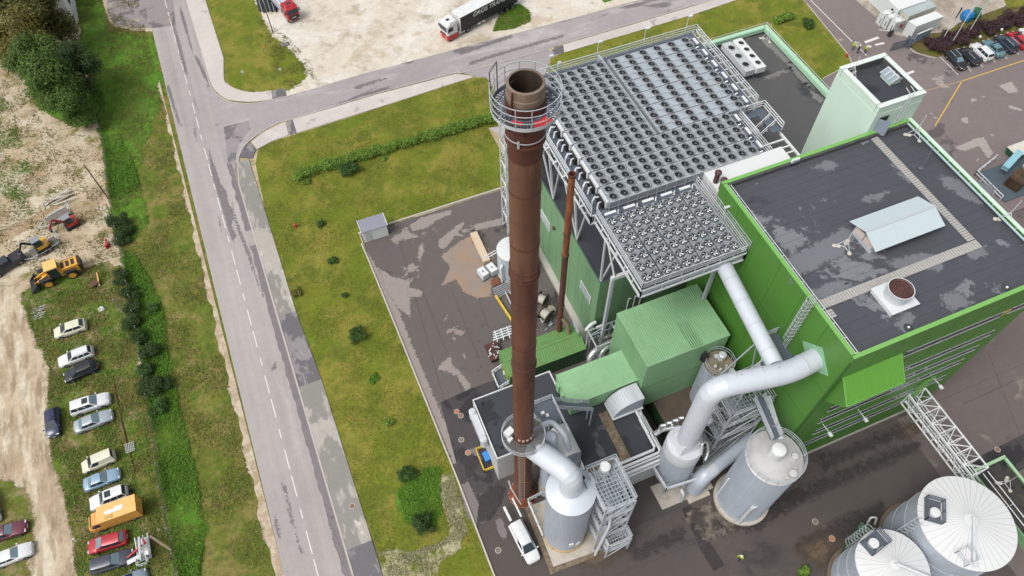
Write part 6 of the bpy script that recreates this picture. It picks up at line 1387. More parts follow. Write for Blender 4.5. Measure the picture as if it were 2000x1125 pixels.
# silver pipes between the container and the filter house
pr_ = thing('pipe_rack', 'steel pipe rack with shiny bent pipes beside the filter house', 'pipe rack', (24.5, 36, 0))
for k, (dx, r) in enumerate(((0, .42), (1.5, .36))):
    b = MB(); b.tube(elbow_path([(24.2+dx, 34.0, 1.0), (23.7+dx, 35.2, 4.6), (24.4+dx, 36.4, 6.6), (31, 37.2-.5*k, 6.8)], 1.1, 7), r, 18); b.build('jacketed_pipe', CHROME, pr_, smooth=True)
b = MB()
for x in (25.2, 28.4, 31): b.bar((x, 38.9, 0), (x, 38.9, 7.6), .16); b.bar((x, 36.4, 0), (x, 36.4, 7.6), .16); b.bar((x, 36.4, 7.4), (x, 38.9, 7.4), .14)
for y in (36.4, 38.9): b.bar((25.2, y, 7.6), (32, y, 7.6), .12); b.bar((25.2, y, 6.0), (32, y, 6.0), .12); b.bar((25.2, y, 6), (28.4, y, 7.6), .08); b.bar((28.4, y, 6), (31, y, 7.6), .08)
b.rail([(24.6, 40.2, 4.5), (24.6, 42.0, 4.5)], 1.2, .05, 1, 2); b.build('rack_frame', GALV, pr_)
for k in range(4): b = MB(); b.tube([(25.4+.35*k, 38.6, 1), (25.4+.35*k, 38.4, 6.3)], .14, 8); b.build('riser', CHROME, pr_, smooth=True)
b = MB(); b.tube(elbow_path([(25.6, 40.1, 5.6), (26.2, 40.2, 6.4), (27.0, 40.3, 6.4)], .4), .22, 10); b.tube(elbow_path([(26.8, 39.6, 6.2), (27.8, 39.6, 6.2), (28.2, 40.2, 6.2)], .4), .2, 10); b.build('pipe_bend', GALV_W, pr_, smooth=True)
# ------------------------------------------------------------------ vehicles
TYRE = mat('tyre_rubber', (36, 36, 38), .85, var=.15, scale=6)
RIM = mat('wheel_rim', (150, 152, 156), .4, .5)
CARGLASS = mat('car_glass', (50, 62, 70), .1, var=.2, scale=1.2, spec=.45)
CARGLASS_L = mat('car_glass_pale', (128, 150, 160), .1, var=.2, scale=1.2, spec=.5)
TRIM = mat('black_trim', (34, 35, 37), .55, var=.15, scale=4)
LAMP = mat('headlamp', (226, 230, 232), .15)
TAIL = mat('tail_lamp', (168, 34, 34), .3)
PLATE = mat('number_plate', (230, 230, 226), .5)
def paint(name, c, metal=.1): return mat('paint_'+name, c, .28, metal, var=.04, scale=.8, spec=.6)
def wheel(x, y, r, w, root, proto={}):
    k = (round(r, 3), round(w, 3))
    b = MB(); n = 18
    if k not in proto:
        def ringy(prof, n=n):
            m_ = MB(); vs = []
            for rr, yy in prof:
                for i in range(n): a = 2*math.pi*i/n; vs.append((rr*math.cos(a), yy, rr*math.sin(a)))
            m_.add(vs, [(q*n+i, q*n+(i+1) % n, (q+1)*n+(i+1) % n, (q+1)*n+i) for q in range(len(prof)-1) for i in range(n)]+[tuple(range(n)), tuple(range((len(prof)-1)*n, len(prof)*n))[::-1]]); return m_
        t = ringy([(r*.62, -w/2), (r*.93, -w/2), (r, -w*.36), (r, w*.36), (r*.93, w/2), (r*.62, w/2)])
        m2 = ringy([(r*.6, -w/2-.005), (r*.6, w/2+.005)])
        proto[k] = (t, m2)
    t, m2 = proto[k]
    a = MB(); a.v = [(v[0]+x, v[1]+y, v[2]+r) for v in t.v]; a.f = t.f; a.mi = t.mi; wo = a.build('wheel', TYRE, root, smooth=True)
    a = MB(); a.v = [(v[0]+x, v[1]+y, v[2]+r) for v in m2.v]; a.f = m2.f; a.mi = m2.mi; a.build('rim', RIM, wo)
KIND = {  # body stations (x/L, half width factor, shoulder z), greenhouse (rear base, rear top, front top, front base), height, belt
    'sedan': ([(-.5, .78, .66), (-.485, .92, .86), (-.44, .97, .95), (-.33, 1, .99), (-.1, 1, .96), (.15, 1, .95), (.22, .99, .94), (.36, .97, .85), (.45, .91, .74), (.485, .82, .64), (.5, .7, .56)], (-.37, -.22, .03, .19), 1.44, .94),
    'wagon': ([(-.5, .8, .7), (-.49, .94, .92), (-.44, .98, .97), (-.2, 1, .97), (.15, 1, .95), (.23, .99, .94), (.37, .97, .85), (.455, .91, .74), (.488, .82, .64), (.5, .7, .56)], (-.485, -.41, .03, .2), 1.47, .94),
    'hatch': ([(-.5, .82, .72), (-.485, .95, .94), (-.43, .99, .98), (-.1, 1, .98), (.2, 1, .97), (.28, .99, .95), (.4, .95, .84), (.47, .86, .7), (.5, .7, .58)], (-.475, -.36, .06, .27), 1.5, .96),
    'suv': ([(-.5, .84, .8), (-.49, .96, 1.05), (-.44, .99, 1.1), (-.1, 1, 1.1), (.18, 1, 1.1), (.26, .99, 1.08), (.4, .97, 1.0), (.465, .92, .88), (.49, .84, .76), (.5, .72, .66)], (-.485, -.43, .06, .21), 1.75, 1.08),
    'van': ([(-.5, .86, .8), (-.49, .97, 1.0), (-.3, 1, 1.02), (.15, 1, 1.02), (.25, .98, 1.0), (.38, .95, .92), (.46, .88, .78), (.5, .72, .62)], (-.492, -.475, .1, .28), 1.85, 1.0),
}
def car(kind, L, Wd, col, label, pos, ang, cat='car', group=None, H=None, rails=False, sunroof=False, spare=False, pale=False, name='parked_car', roofcol=None, solid=False):
    st_, gh, hh, belt = KIND[kind]; hh = H or hh; t = thing(name, label, cat, (0, 0, 0), group); pm = paint(col[0], col[1], col[2] if len(col) > 2 else .1)
    hw = Wd/2; b = MB(); sec = []
    for fx, fw, zb in st_:
        w = hw*fw; sec.append([(fx*L, s_*w_, z) for s_, w_, z in ((-1, w*.9, .2), (-1, w*.985, .34), (-1, w, .5), (-1, w*.985, zb-.16), (-1, w*.93, zb-.04), (-1, w*.82, zb), (1, w*.82, zb), (1, w*.93, zb-.04), (1, w*.985, zb-.16), (1, w, .5), (1, w*.985, .34), (1, w*.9, .2))])
    n = 12; vs = [v for s_ in sec for v in s_]; fs = []
    for k in range(len(sec)-1):
        for i in range(n): fs.append((k*n+i, k*n+(i+1) % n, (k+1)*n+(i+1) % n, (k+1)*n+i)[::-1])
    fs += [tuple(range(n)), tuple(range((len(sec)-1)*n, len(sec)*n))[::-1]]
    b.add(vs, fs); b.build('body', pm, t, smooth=True, auto=50)
    # greenhouse
    rb, rt, ft, fb = (g*L for g in gh); w0, w1 = hw*.9, hw*.70; zb, zt = belt, hh
    xs = [(rb, rt), (rb+(fb-rb)*.02, rt+.03)]
    base = [(rb, -w0*.93), (rb, w0*.93), (fb, w0*.9), (fb, -w0*.9)]; 
    def ghp(u, v, side):  # u along 0..1, v up 0..1
        x = (rb+(fb-rb)*u)*(1-v)+(rt+(ft-rt)*u)*v; w = w0*(1-v)+w1*v; return (x, side*w*(1-.06*abs(2*u-1)**3), zb-.03+(zt-.05-zb+.03)*v)
    b = MB(); NU = 8; rows = []
    for v in (0, .5, 1):
        rows.append([ghp(i/NU, v, -1) for i in range(NU+1)]+[ghp(i/NU, v, 1) for i in range(NU, -1, -1)])
    m_ = len(rows[0]); vs = [p for r_ in rows for p in r_]; fs = [(k*m_+i, k*m_+(i+1) % m_, (k+1)*m_+(i+1) % m_, (k+1)*m_+i) for k in range(2) for i in range(m_)]
    b.add(vs, fs); b.build('pillars', pm, t, smooth=True, auto=30)
    b = MB(); r0 = rows[2]; r1 = [(p[0]*.985+.015*(rt+ft)/2, p[1]*.82, zt) for p in r0]
    b.add(r0+r1, [(i, (i+1) % m_, m_+(i+1) % m_, m_+i) for i in range(m_)]+[tuple(range(m_, 2*m_))]); b.build('roof', paint(*roofcol) if roofcol else pm, t, smooth=True, auto=40)
    g = CARGLASS_L if pale else CARGLASS
    def glass(nm, pts, off, mt=g): q = MB(); q.quad(*[tuple(Vector(p)+Vector(off)) for p in pts]); q.build(nm, mt, t)
    glass('windscreen', [ghp(1, .08, -.94), ghp(1, .08, .94), ghp(1, .96, .92), ghp(1, .96, -.92)], (.02, 0, .015))
    glass('rear_window', [ghp(0, .25, .9), ghp(0, .25, -.9), ghp(0, .94, -.86), ghp(0, .94, .86)], (-.02, 0, .015))
    for s_ in (-1, 1):
        for u0, u1 in (((.06, .46), (.5, .9)) if kind in ('sedan', 'hatch') else ((.04, .3), (.33, .6), (.63, .92))):
            if solid and u1 < .62: continue
            q = [ghp(u0, .15, s_), ghp(u1, .15, s_), ghp(min(u1, .94), .9, s_), ghp(max(u0, .03), .9, s_)]; glass('side_window', q[::s_] if s_ < 0 else q[::-1], (0, s_*.012, .004), CARGLASS)
    for s_ in (-1, 1):
        b = MB(); b.cbox((L*.472, s_*hw*.62, .66 if kind != 'suv' else .82), (.12, .34, .13)); b.build('headlight', LAMP, t)
        b = MB(); b.cbox((-L*.488, s_*hw*.74, .8 if kind != 'suv' else .95), (.07, .22, .26)); b.build('tail_light', TAIL, t)
        b = MB(); b.cbox((fb-.12, s_*(hw+.08), belt+.05), (.14, .18, .12)); b.build('mirror', pm, t)
        if rails: b = MB(); b.bar((rt+.1, s_*w1*.86, zt+.05), (ft-.15, s_*w1*.86, zt+.05), .05); b.build('roof_rail', GALV, t)
        for x in (-.3, .3): wheel(x*L, s_*(hw-.1), .33 if kind not in ('suv', 'van') else .37, .22, t)
    b = MB(); b.cbox((-L*.497, 0, .45), (.08, Wd*.8, .2)); b.cbox((L*.49, 0, .42), (.1, Wd*.72, .2)); b.build('bumper', TRIM if kind == 'suv' else pm, t)
    b = MB(); b.cbox((-L*.507, 0, .62), (.02, .5, .12)); b.cbox((L*.503, 0, .44), (.02, .5, .12)); b.build('number_plate', PLATE, t)
    b = MB(); b.cbox((0, 0, .28), (L*.86, Wd*.9, .2)); b.build('sill', TRIM, t)
    if sunroof: b = MB(); b.cbox((ft-.55, 0, zt+.008), (.7, .8, .012)); b.build('sunroof', CARGLASS, t)
    if spare: wheel(-L*.53, 0, .33, .2, t); 
    t.location = (pos[0], pos[1], .02); t.rotation_euler = (0, 0, R(ang)); return t
WHT, CRM, BLK, SLV, NAVY = ('white', (238, 240, 240), 0), ('cream', (236, 234, 208), 0), ('black', (40, 42, 46)), ('silver', (190, 200, 206), .3), ('navy', (52, 56, 92))
LB, GRY, REDC, MAR, TEAL = ('light_blue', (160, 190, 214), .2), ('dark_grey', (78, 82, 94), .2), ('red', (196, 52, 60)), ('maroon', (120, 62, 78)), ('teal', (112, 152, 160), .2)
YG = 'cars parked in the weedy yard'
car('hatch', 4.2, 1.75, CRM, 'creamy white hatchback, the one farthest up the weedy yard', (-38.0, 70.0), 180, group=YG)
car('wagon', 4.5, 1.75, WHT, 'white estate car beside the black people carrier', (-37.6, 65.2), 183, group=YG, rails=True)
car('hatch', 4.4, 1.8, BLK, 'black people carrier next to the white estate car', (-37.1, 62.6), 187, group=YG, H=1.62)
car('suv', 4.8, 1.85, WHT, 'white off-road car with a dark sunroof facing the fence', (-36.3, 57.2), -1, group=YG, sunroof=True, pale=True)
car('sedan', 4.7, 1.8, SLV, 'silver saloon facing the fence below the white off-road car', (-36.2, 54.6), 3, group=YG, pale=True)
car('hatch', 4.0, 1.7, NAVY, 'navy blue hatchback parked crosswise at the track edge', (-41.0, 56.4), -91, group=YG)
car('van', 3.9, 1.7, CRM, 'small cream delivery van beside the pale blue saloon', (-36.1, 48.8), 184, 'van', YG, 1.75, name='parked_van', solid=True)
car('sedan', 4.2, 1.75, LB, 'pale blue saloon below the small cream van', (-35.9, 46.3), 1, group=YG, pale=True)
car('suv', 4.4, 1.8, WHT, 'boxy white jeep with a spare wheel behind, beside the orange van', (-35.3, 43.6), 181, group=YG, sunroof=True, spare=True)
car('hatch', 4.4, 1.78, REDC, 'red hatchback below the orange box van', (-36.0, 38.3), 175, group=YG, pale=True)
car('wagon', 4.8, 1.82, GRY, 'dark grey estate car below the red hatchback', (-35.7, 35.9), -5, group=YG, pale=True)
car('sedan', 4.5, 1.78, ('steel_blue', (150, 164, 180), .2), 'steel blue car cut by the bottom edge of the photo', (-34.4, 32.9), 2, group=YG)
car('sedan', 4.4, 1.78, WHT, 'white car with a broken front at the left edge', (-48.6, 47.9), -78, group=YG)
car('sedan', 4.6, 1.78, MAR, 'maroon saloon at the left edge', (-46.9, 44.1), -4, group=YG, pale=True)
car('sedan', 4.4, 1.78, WHT, 'white coupe in the bottom left corner', (-46.3, 41.0), 1, group=YG, pale=True, H=1.32)
PG = 'cars in the marked parking bays'
for k, (kind, col, lab, hd, kw) in enumerate((('wagon', BLK, 'black estate car in the first parking bay, facing the road', -94, dict(rails=True, pale=True)), ('wagon', ('blackish', (44, 46, 52)), 'black estate car in the second parking bay, nose to the hedge', 86, dict(rails=True)), ('suv', WHT, 'white car in the third parking bay', 86, {}), ('sedan', TEAL, 'grey teal saloon in the fourth parking bay', 86, {}), ('suv', ('slate', (64, 74, 88), .2), 'dark slate car in the fifth parking bay', 86, dict(rails=True)), ('hatch', REDC, 'red car in the sixth parking bay', 86, {}), ('hatch', WHT, 'white car in the last parking bay at the right edge', 86, {}))):
    a = P(1836+24*k, 111-8*k); c = P(1861+24*k, 103-8*k); e = P(1872+24*k, 147-8*k); mid = (a+c)/2+(e-a)*.46
    car(kind, 4.6, 1.8, col, lab, (mid.x, mid.y), hd, group=PG, **kw)
car('van', 4.9, 1.85, WHT, 'white car parked beside the scrubber vessel pad', (8.6, 19.9), -85, 'car', H=1.7, name='parked_car', solid=True)
b = MB(); b.bar((8.0, 22.6, 1.1), (7.85, 24.4, 1.2), .3, .08); b.bar((9.3, 22.6, 1.1), (9.15, 25.0, 1.2), .2, .08)
tag(b.build('long_boards', WHITE), 'two white boards sticking out behind the white car', 'boards')
# orange box van
def boxvan():
    t = thing('box_van', 'orange yellow box van with a flat roof in the weedy yard', 'van'); OR = paint('orange', (242, 178, 92), 0); L = 5.8
    b = MB(); b.box(-2.9, -1.0, .7, 1.35, 1.0, 2.75); b.build('cargo_box', OR, t)
    b = MB(); b.box(-2.95, -1.03, 2.7, 1.4, 1.03, 2.78); b.build('box_edge', paint('orange_edge', (250, 200, 120), 0), t)
    b = MB(); b.prism([(1.36, -.95), (2.5, -.95), (2.9, -.8), (2.9, .8), (2.5, .95), (1.36, .95)], .45, 1.35); b.add([(1.36, -.92, 1.35), (2.75, -.85, 1.35), (2.75, .85, 1.35), (1.36, .92, 1.35), (1.36, -.8, 2.2), (2.25, -.72, 2.2), (2.25, .72, 2.2), (1.36, .8, 2.2)], [(0, 1, 5, 4), (1, 2, 6, 5), (2, 3, 7, 6), (4, 5, 6, 7)]); b.build('cab', OR, t)
    b = MB(); b.quad((2.76, -.75, 1.45), (2.76, .75, 1.45), (2.32, .66, 2.13), (2.32, -.66, 2.13)); b.build('windscreen', CARGLASS, t)
    for s_ in (-1, 1): b = MB(); q = [(1.5, s_*.93, 1.45), (2.5, s_*.9, 1.45), (2.15, s_*.8, 2.08), (1.5, s_*.83, 2.08)]; b.quad(*(q if s_ < 0 else q[::-1])); b.build('side_window', CARGLASS, t)
    b = MB(); b.prism([(-1.4, -.35), (-.6, -.35), (-.5, -.15), (.4, -.2), (.6, .1), (.3, .25), (-1.3, .25), (-1.6, 0)], 2.785, 2.79); b.build('roof_repair', WHITE, t)
    b = MB(); b.box(-.3, .45, 2.785, .5, .85, 2.84); b.build('roof_hatch', paint('hatch', (214, 176, 100), 0), t)
    for s_ in (-1, 1):
        for x in (-1.7, 1.9): wheel(x, s_*.85, .36, .24, t)
        b = MB(); b.cbox((2.88, s_*.6, .8), (.06, .25, .15)); b.build('headlight', LAMP, t)
        b = MB(); b.cbox((-2.93, s_*.85, .95), (.06, .15, .3)); b.build('tail_light', TAIL, t)
    b = MB(); b.box(-2.8, -.8, .4, 2.6, .8, .68); b.build('chassis', TRIM, t)
    b = MB(); b.box(-2.98, -.85, .9, -2.92, .85, 2.5); b.build('rear_door', OR, t)
    t.location = (-34.6, 40.9, .02); t.rotation_euler = (0, 0, R(179))
boxvan()
def pickup(label, pos, ang, col):
    t = thing('pickup_truck', label, 'pickup'); pm = paint(*col); L = 5.3
    b = MB(); b.prism([(-2.65, -.9), (2.3, -.92), (2.6, -.75), (2.65, 0), (2.6, .75), (2.3, .92), (-2.65, .9)], .45, 1.05); b.build('body', pm, t)
    b = MB(); b.add([(-.75, -.85, 1.05), (1.35, -.85, 1.05), (1.35, .85, 1.05), (-.75, .85, 1.05), (-.6, -.7, 1.78), (.65, -.7, 1.78), (.65, .7, 1.78), (-.6, .7, 1.78)], [(0, 1, 5, 4), (1, 2, 6, 5), (2, 3, 7, 6), (3, 0, 4, 7), (4, 5, 6, 7)]); b.build('cab', pm, t)
    b = MB(); b.quad((1.33, -.74, 1.12), (1.33, .74, 1.12), (.72, .62, 1.74), (.72, -.62, 1.74)); b.build('windscreen', CARGLASS_L, t)
    for s_ in (-1, 1):
        for x0, x1 in ((-.6, .15), (.25, 1.05)): b = MB(); q = [(x0, s_*.86, 1.12), (x1, s_*.86, 1.12), (min(x1, .62), s_*.735, 1.68), (max(x0, -.52), s_*.735, 1.68)]; b.quad(*(q if s_ < 0 else q[::-1])); b.build('side_window', CARGLASS, t)
        for x in (-1.65, 1.65): wheel(x, s_*.82, .4, .26, t)
        b = MB(); b.cbox((2.6, s_*.65, .85), (.1, .3, .15)); b.build('headlight', LAMP, t)
        b = MB(); b.box(-2.62, s_*.84-.05, 1.05, -.85, s_*.84+.05, 1.28); b.build('bed_side', pm, t)
    b = MB(); b.box(-2.6, -.82, 1.2, -.85, .82, 1.26); b.build('bed_cover', TRIM, t); b = MB(); b.box(-2.66, -.82, 1.0, -2.56, .82, 1.28); b.build('tailgate', pm, t)
    b = MB(); b.box(-2.4, -.8, .3, 2.3, .8, .46); b.build('chassis', TRIM, t)
    t.location = (*pos, .02); t.rotation_euler = (0, 0, R(ang))
q = P(18, 522); pickup('dark pickup truck hitched to the yellow digger trailer', (q.x, q.y), -157, ('pickup_dark', (56, 64, 76), .2))
# articulated lorry with black curtains
def lorry():
    t = thing('articulated_lorry', 'articulated lorry with black curtain trailer and white and red cab', 'lorry')
    WP, RP = paint('cab_white', (240, 242, 242), 0), paint('cab_red', (206, 52, 48), 0); CUR = mat('black_curtain', (42, 43, 46), .5, var=.1, scale=2)
    b = MB(); b.box(-13.4, -1.27, 1.15, 0, 1.27, 3.9); tr = b.build('curtain_body', CUR, t)
    b = MB(); b.box(-13.45, -1.3, 3.9, .05, 1.3, 3.98); b.build('trailer_roof', WP, t)
    b = MB(); b.box(0, -1.28, 1.2, .07, 1.28, 3.95); b.build('bulkhead', WP, t)
    b = MB(); b.box(-13.4, -1.3, 1.0, 0, -1.22, 1.17); b.box(-13.4, 1.22, 1.0, 0, 1.3, 1.17); b.build('side_rail', TRIM, t)
    b = MB(); b.box(-13.3, -.5, .8, -.2, .5, 1.1); b.build('chassis', TRIM, t)
    for x in (-12.2, -10.9, -9.6):
        for s_ in (-1, 1): wheel(x, s_*1.05, .5, .4, t)
    for x in (-5.2, -4.2): b = MB(); b.cbox((x, 1.2, .8), (.6, .2, .35)); b.build('tool_box', WP, t)
    b = MB(); b.prism([(.75, -1.24), (2.75, -1.24), (3.0, -1.05), (3.0, 1.05), (2.75, 1.24), (.75, 1.24)], 1.35, 3.3); b.prism([(.8, -1.2), (2.7, -1.2), (2.95, -1.0), (2.95, 1.0), (2.7, 1.2), (.8, 1.2)], 3.3, 3.75, [(.8, -1.1), (2.1, -1.05), (2.3, -.9), (2.3, .9), (2.1, 1.05), (.8, 1.1)]); b.build('cab', WP, t)
    b = MB(); b.prism([(.7, -1.25), (2.8, -1.25), (3.08, -1.05), (3.08, 1.05), (2.8, 1.25), (.7, 1.25)], .45, 1.36); b.build('lower_cab', RP, t)
    b = MB(); b.box(3.0, -1.0, 2.1, 3.03, 1.0, 3.05); b.build('windscreen', CARGLASS, t)
    for s_ in (-1, 1):
        b = MB(); b.box(1.7, s_*1.25-.012, 2.1, 2.7, s_*1.25+.012, 2.9); b.build('side_window', CARGLASS, t)
        for x in (2.1, -1.6): wheel(x, s_*1.05, .5, .35, t)
        b = MB(); b.cbox((3.09, s_*.85, .8), (.05, .35, .2)); b.build('headlight', LAMP, t)
        b = MB(); b.cbox((2.9, s_*1.42, 2.5), (.15, .15, .6)); b.build('mirror', TRIM, t)
        for j in range(3): b = MB(); b.cbox((.3-.5*j, s_*1.05, .9), (.4, .35, .6)); b.build('fuel_tank', GALV, t)
    b = MB(); b.box(3.08, -.7, 1.4, 3.1, .7, 1.7); b.build('grille', TRIM, t); b = MB(); b.cbox((1.9, 0, 3.79), (.6, .5, .06)); b.build('roof_hatch', CARGLASS, t)
    b = MB(); b.box(-2.2, -.45, .6, .9, .45, 1.0); b.build('tractor_chassis', TRIM, t)
    fc = bpy.data.curves.new('lettering', 'FONT'); fc.body = 'OROS TRANS'; fc.size = 1.25; fc.shear = .25; fc.align_x = 'CENTER'; fc.extrude = .004; fc.offset = .02
    fo = bpy.data.objects.new('lettering_source', fc); COL.objects.link(fo); bpy.context.view_layer.update()
    me = bpy.data.meshes.new_from_object(fo.evaluated_get(bpy.context.evaluated_depsgraph_get())); bpy.data.objects.remove(fo)
    me.name = 'lettering'; me.materials.clear(); me.materials.append(WP)
    for s_ in (1, -1):
        o = bpy.data.objects.new('lettering', me); COL.objects.link(o); o.parent = tr
        o.location = (-6.6, s_*1.28, 2.75); o.rotation_euler = (math.pi/2, 0, math.pi if s_ > 0 else 0)
    f = P(868, 78); t.rotation_euler = (0, 0, R(-162.5)); d_ = Vector((math.cos(R(-162.5)), math.sin(R(-162.5)), 0)); f = f-d_*3.0; t.location = (f.x, f.y, .02)
lorry()
def redtruck():
    t = thing('red_lorry', 'red cabbed flatbed lorry parked at the top of the gravel lot', 'lorry'); RP = paint('lorry_red', (190, 40, 54), 0)
    b = MB(); b.prism([(.6, -1.22), (2.6, -1.22), (2.85, -1.0), (2.85, 1.0), (2.6, 1.22), (.6, 1.22)], .6, 2.9); b.prism([(.6, -1.18), (2.4, -1.15), (2.55, -.95), (2.55, .95), (2.4, 1.15), (.6, 1.18)], 2.9, 3.3, [(.6, -1.1), (2.0, -1.05), (2.1, -.9), (2.1, .9), (2.0, 1.05), (.6, 1.1)]); b.build('cab', RP, t)
    b = MB(); b.box(2.85, -.98, 1.75, 2.88, .98, 2.7); b.build('windscreen', CARGLASS, t); b = MB(); b.box(2.85, -.9, .75, 2.9, .9, 1.5); b.build('grille', TRIM, t); b = MB(); b.cbox((2.92, 0, 1.15), (.02, .9, .14)); b.build('badge_bar', GALV_W, t)
    b = MB(); b.box(1.2, -.45, 3.31, 1.8, .45, 3.35); b.build('roof_hatch', CARGLASS, t)
    for s_ in (-1, 1):
        b = MB(); b.box(1.5, s_*1.23-.012, 1.8, 2.4, s_*1.23+.012, 2.5); b.build('side_window', CARGLASS, t)
        for x in (1.9, -3.2, -4.5): wheel(x, s_*1.0, .5, .35, t)
        b = MB(); b.cbox((2.86, s_*.85, .7), (.1, .3, .2)); b.build('headlight', LAMP, t)
        b = MB(); b.cbox((2.7, s_*1.4, 2.3), (.15, .15, .6)); b.build('mirror', TRIM, t)
        b = MB(); b.box(-6.5, s_*1.22-.04, 1.35, .3, s_*1.22+.04, 1.9); b.build('bed_side', GALV, t)
    b = MB(); b.box(-6.6, -1.25, 1.15, .4, 1.25, 1.35); b.build('flat_bed', GALV_D, t); b = MB(); b.box(-6.5, -.45, .6, 2.6, .45, 1.12); b.build('chassis', TRIM, t)
    for j in range(5): b = MB(); b.bar((-6, -.9+.4*j, 1.5), (.2, -.9+.4*j, 1.5), .3, .3); b.build('load_beam', GALV_W if j % 2 else GALV, t)
    f = P(578, 44); t.rotation_euler = (0, 0, R(-76)); d_ = Vector((math.cos(R(-76)), math.sin(R(-76)), 0)); f = f-d_*2.9; t.location = (f.x, f.y, .02)
redtruck()
# ------------------------------------------------------------------ machines in the sandy yard
LOADY, DIGR, DIGY = paint('loader_yellow', (240, 176, 66), 0), paint('digger_red', (186, 48, 46), 0), paint('digger_yellow', (238, 186, 60), 0)
def loader():
    t = thing('wheel_loader', 'yellow wheel loader with a grey front bucket', 'wheel loader'); 
    b = MB(); b.prism([(-3.0, -.85), (-.2, -.75), (-.2, .75), (-3.0, .85)], .9, 2.1); b.build('engine_hood', LOADY, t)
    b = MB(); b.box(-3.3, -.95, .8, -2.95, .95, 2.0); b.build('counterweight', TRIM, t)
    for i in range(3): b = MB(); b.box(-2.6+.7*i, -.5, 2.1, -2.2+.7*i, .5, 2.18); b.build('hood_vent', TRIM, t)
    b = MB(); b.box(-.45, -.8, 1.0, 1.0, .8, 2.9); b.build('cab', CARGLASS, t); b = MB(); b.box(-.6, -.9, 2.9, 1.15, .9, 3.08); b.build('cab_roof', paint('loader_roof', (246, 206, 122), 0), t)
    b = MB(); [b.bar((x, y, 1), (x, y, 2.95), .1) for x in (-.45, 1.0) for y in (-.8, .8)]; b.build('cab_frame', LOADY, t)
    b = MB(); b.prism([(.9, -.5), (2.2, -.45), (2.2, .45), (.9, .5)], .7, 1.3); b.build('front_frame', LOADY, t)
    for s_ in (-1, 1):
        b = MB(); b.bar((1.3, s_*.45, 1.7), (3.2, s_*.45, .9), .2, .4); b.build('lift_arm', LOADY, t)
        for x in (-1.6, 1.7):
            wheel(x, s_*1.0, .78, .6, t)
            b = MB(); b.box(x-.8, s_*1.0-.3, 1.62, x+.8, s_*1.0+.3, 1.7); b.build('mudguard', TRIM, t)
            b = MB(); vs = [(x+.5*math.cos(a), s_*1.32, .78+.5*math.sin(a)) for a in [i*math.pi/8 for i in range(16)]]; b.add(vs, [tuple(range(16)) if s_ < 0 else tuple(range(15, -1, -1))]); b.build('wheel_hub', LOADY, t)
    b = MB(); b.add([(3.1, -1.3, 1.3), (3.1, 1.3, 1.3), (3.0, -1.3, .5), (3.0, 1.3, .5), (3.3, -1.3, .1), (3.3, 1.3, .1), (4.3, -1.3, .12), (4.3, 1.3, .12)], [(0, 2, 3, 1), (2, 4, 5, 3), (4, 6, 7, 5), (1, 3, 2, 0), (3, 5, 4, 2), (5, 7, 6, 4), (0, 6, 4, 2), (1, 3, 5, 7), (2, 4, 6, 0), (7, 5, 3, 1)]); b.build('bucket', mat('worn_bucket', (96, 98, 104), .5, .3), t)
    t.location = (*P2(122, 540), .02); t.rotation_euler = (0, 0, R(186))
loader()
def digger(label, px, ang, pm, z=.02, rot=0):
    t = thing('mini_digger', label, 'digger')
    for s_ in (-1, 1):
        b = MB(); b.prism([(-.95, s_*.65-.18), (.95, s_*.65-.18), (.95, s_*.65+.18), (-.95, s_*.65+.18)], .08, .5); b.build('track', TYRE, t)
    b = MB(); b.box(-.7, -.45, .3, .7, .45, .55); b.build('undercarriage', TRIM, t)
    b = MB(); b.box(1.0, -.85, .15, 1.12, .85, .5); b.build('dozer_blade', GALV_D, t)
    b = MB(); b.prism([(-1.05, -.5), (-.7, -.8), (.7, -.8), (.8, 0), (.7, .8), (-.7, .8), (-1.05, .5)], .58, 1.15); b.build('house', pm, t)
    b = MB(); b.box(-.35, -.25, 1.15, .7, .75, 2.3); b.build('cab', CARGLASS, t); b = MB(); b.box(-.42, -.3, 2.3, .78, .8, 2.38); b.build('cab_roof', mat('cab_roof_grey', (150, 156, 162), .5), t)
    b = MB(); b.bar((.7, -.45, 1.0), (1.9, -.45, 2.3), .22, .3); b.build('boom', pm if not rot else TRIM, t); b = MB(); b.bar((1.9, -.45, 2.3), (2.9, -.45, 1.0), .18, .22); b.build('dipper_arm', pm if not rot else TRIM, t)
    b = MB(); b.add([(2.7, -.75, 1.0), (2.7, -.15, 1.0), (3.1, -.75, .9), (3.1, -.15, .9), (3.0, -.75, .4), (3.0, -.15, .4), (2.6, -.75, .35), (2.6, -.15, .35)], [(0, 2, 3, 1), (2, 4, 5, 3), (4, 6, 7, 5), (0, 6, 4, 2), (1, 3, 5, 7)]); b.build('bucket', mat('worn_bucket', (96, 98, 104), .5, .3), t)
    b = MB(); b.bar((1.1, -.45, 1.6), (2.0, -.45, 2.5), .1); b.build('hydraulic_ram', CHROME, t)
    t.location = (*P2(*px), z); t.rotation_euler = (0, 0, R(ang))
digger('red mini digger beside the empty grey trailer', (143, 440), 198, DIGR)
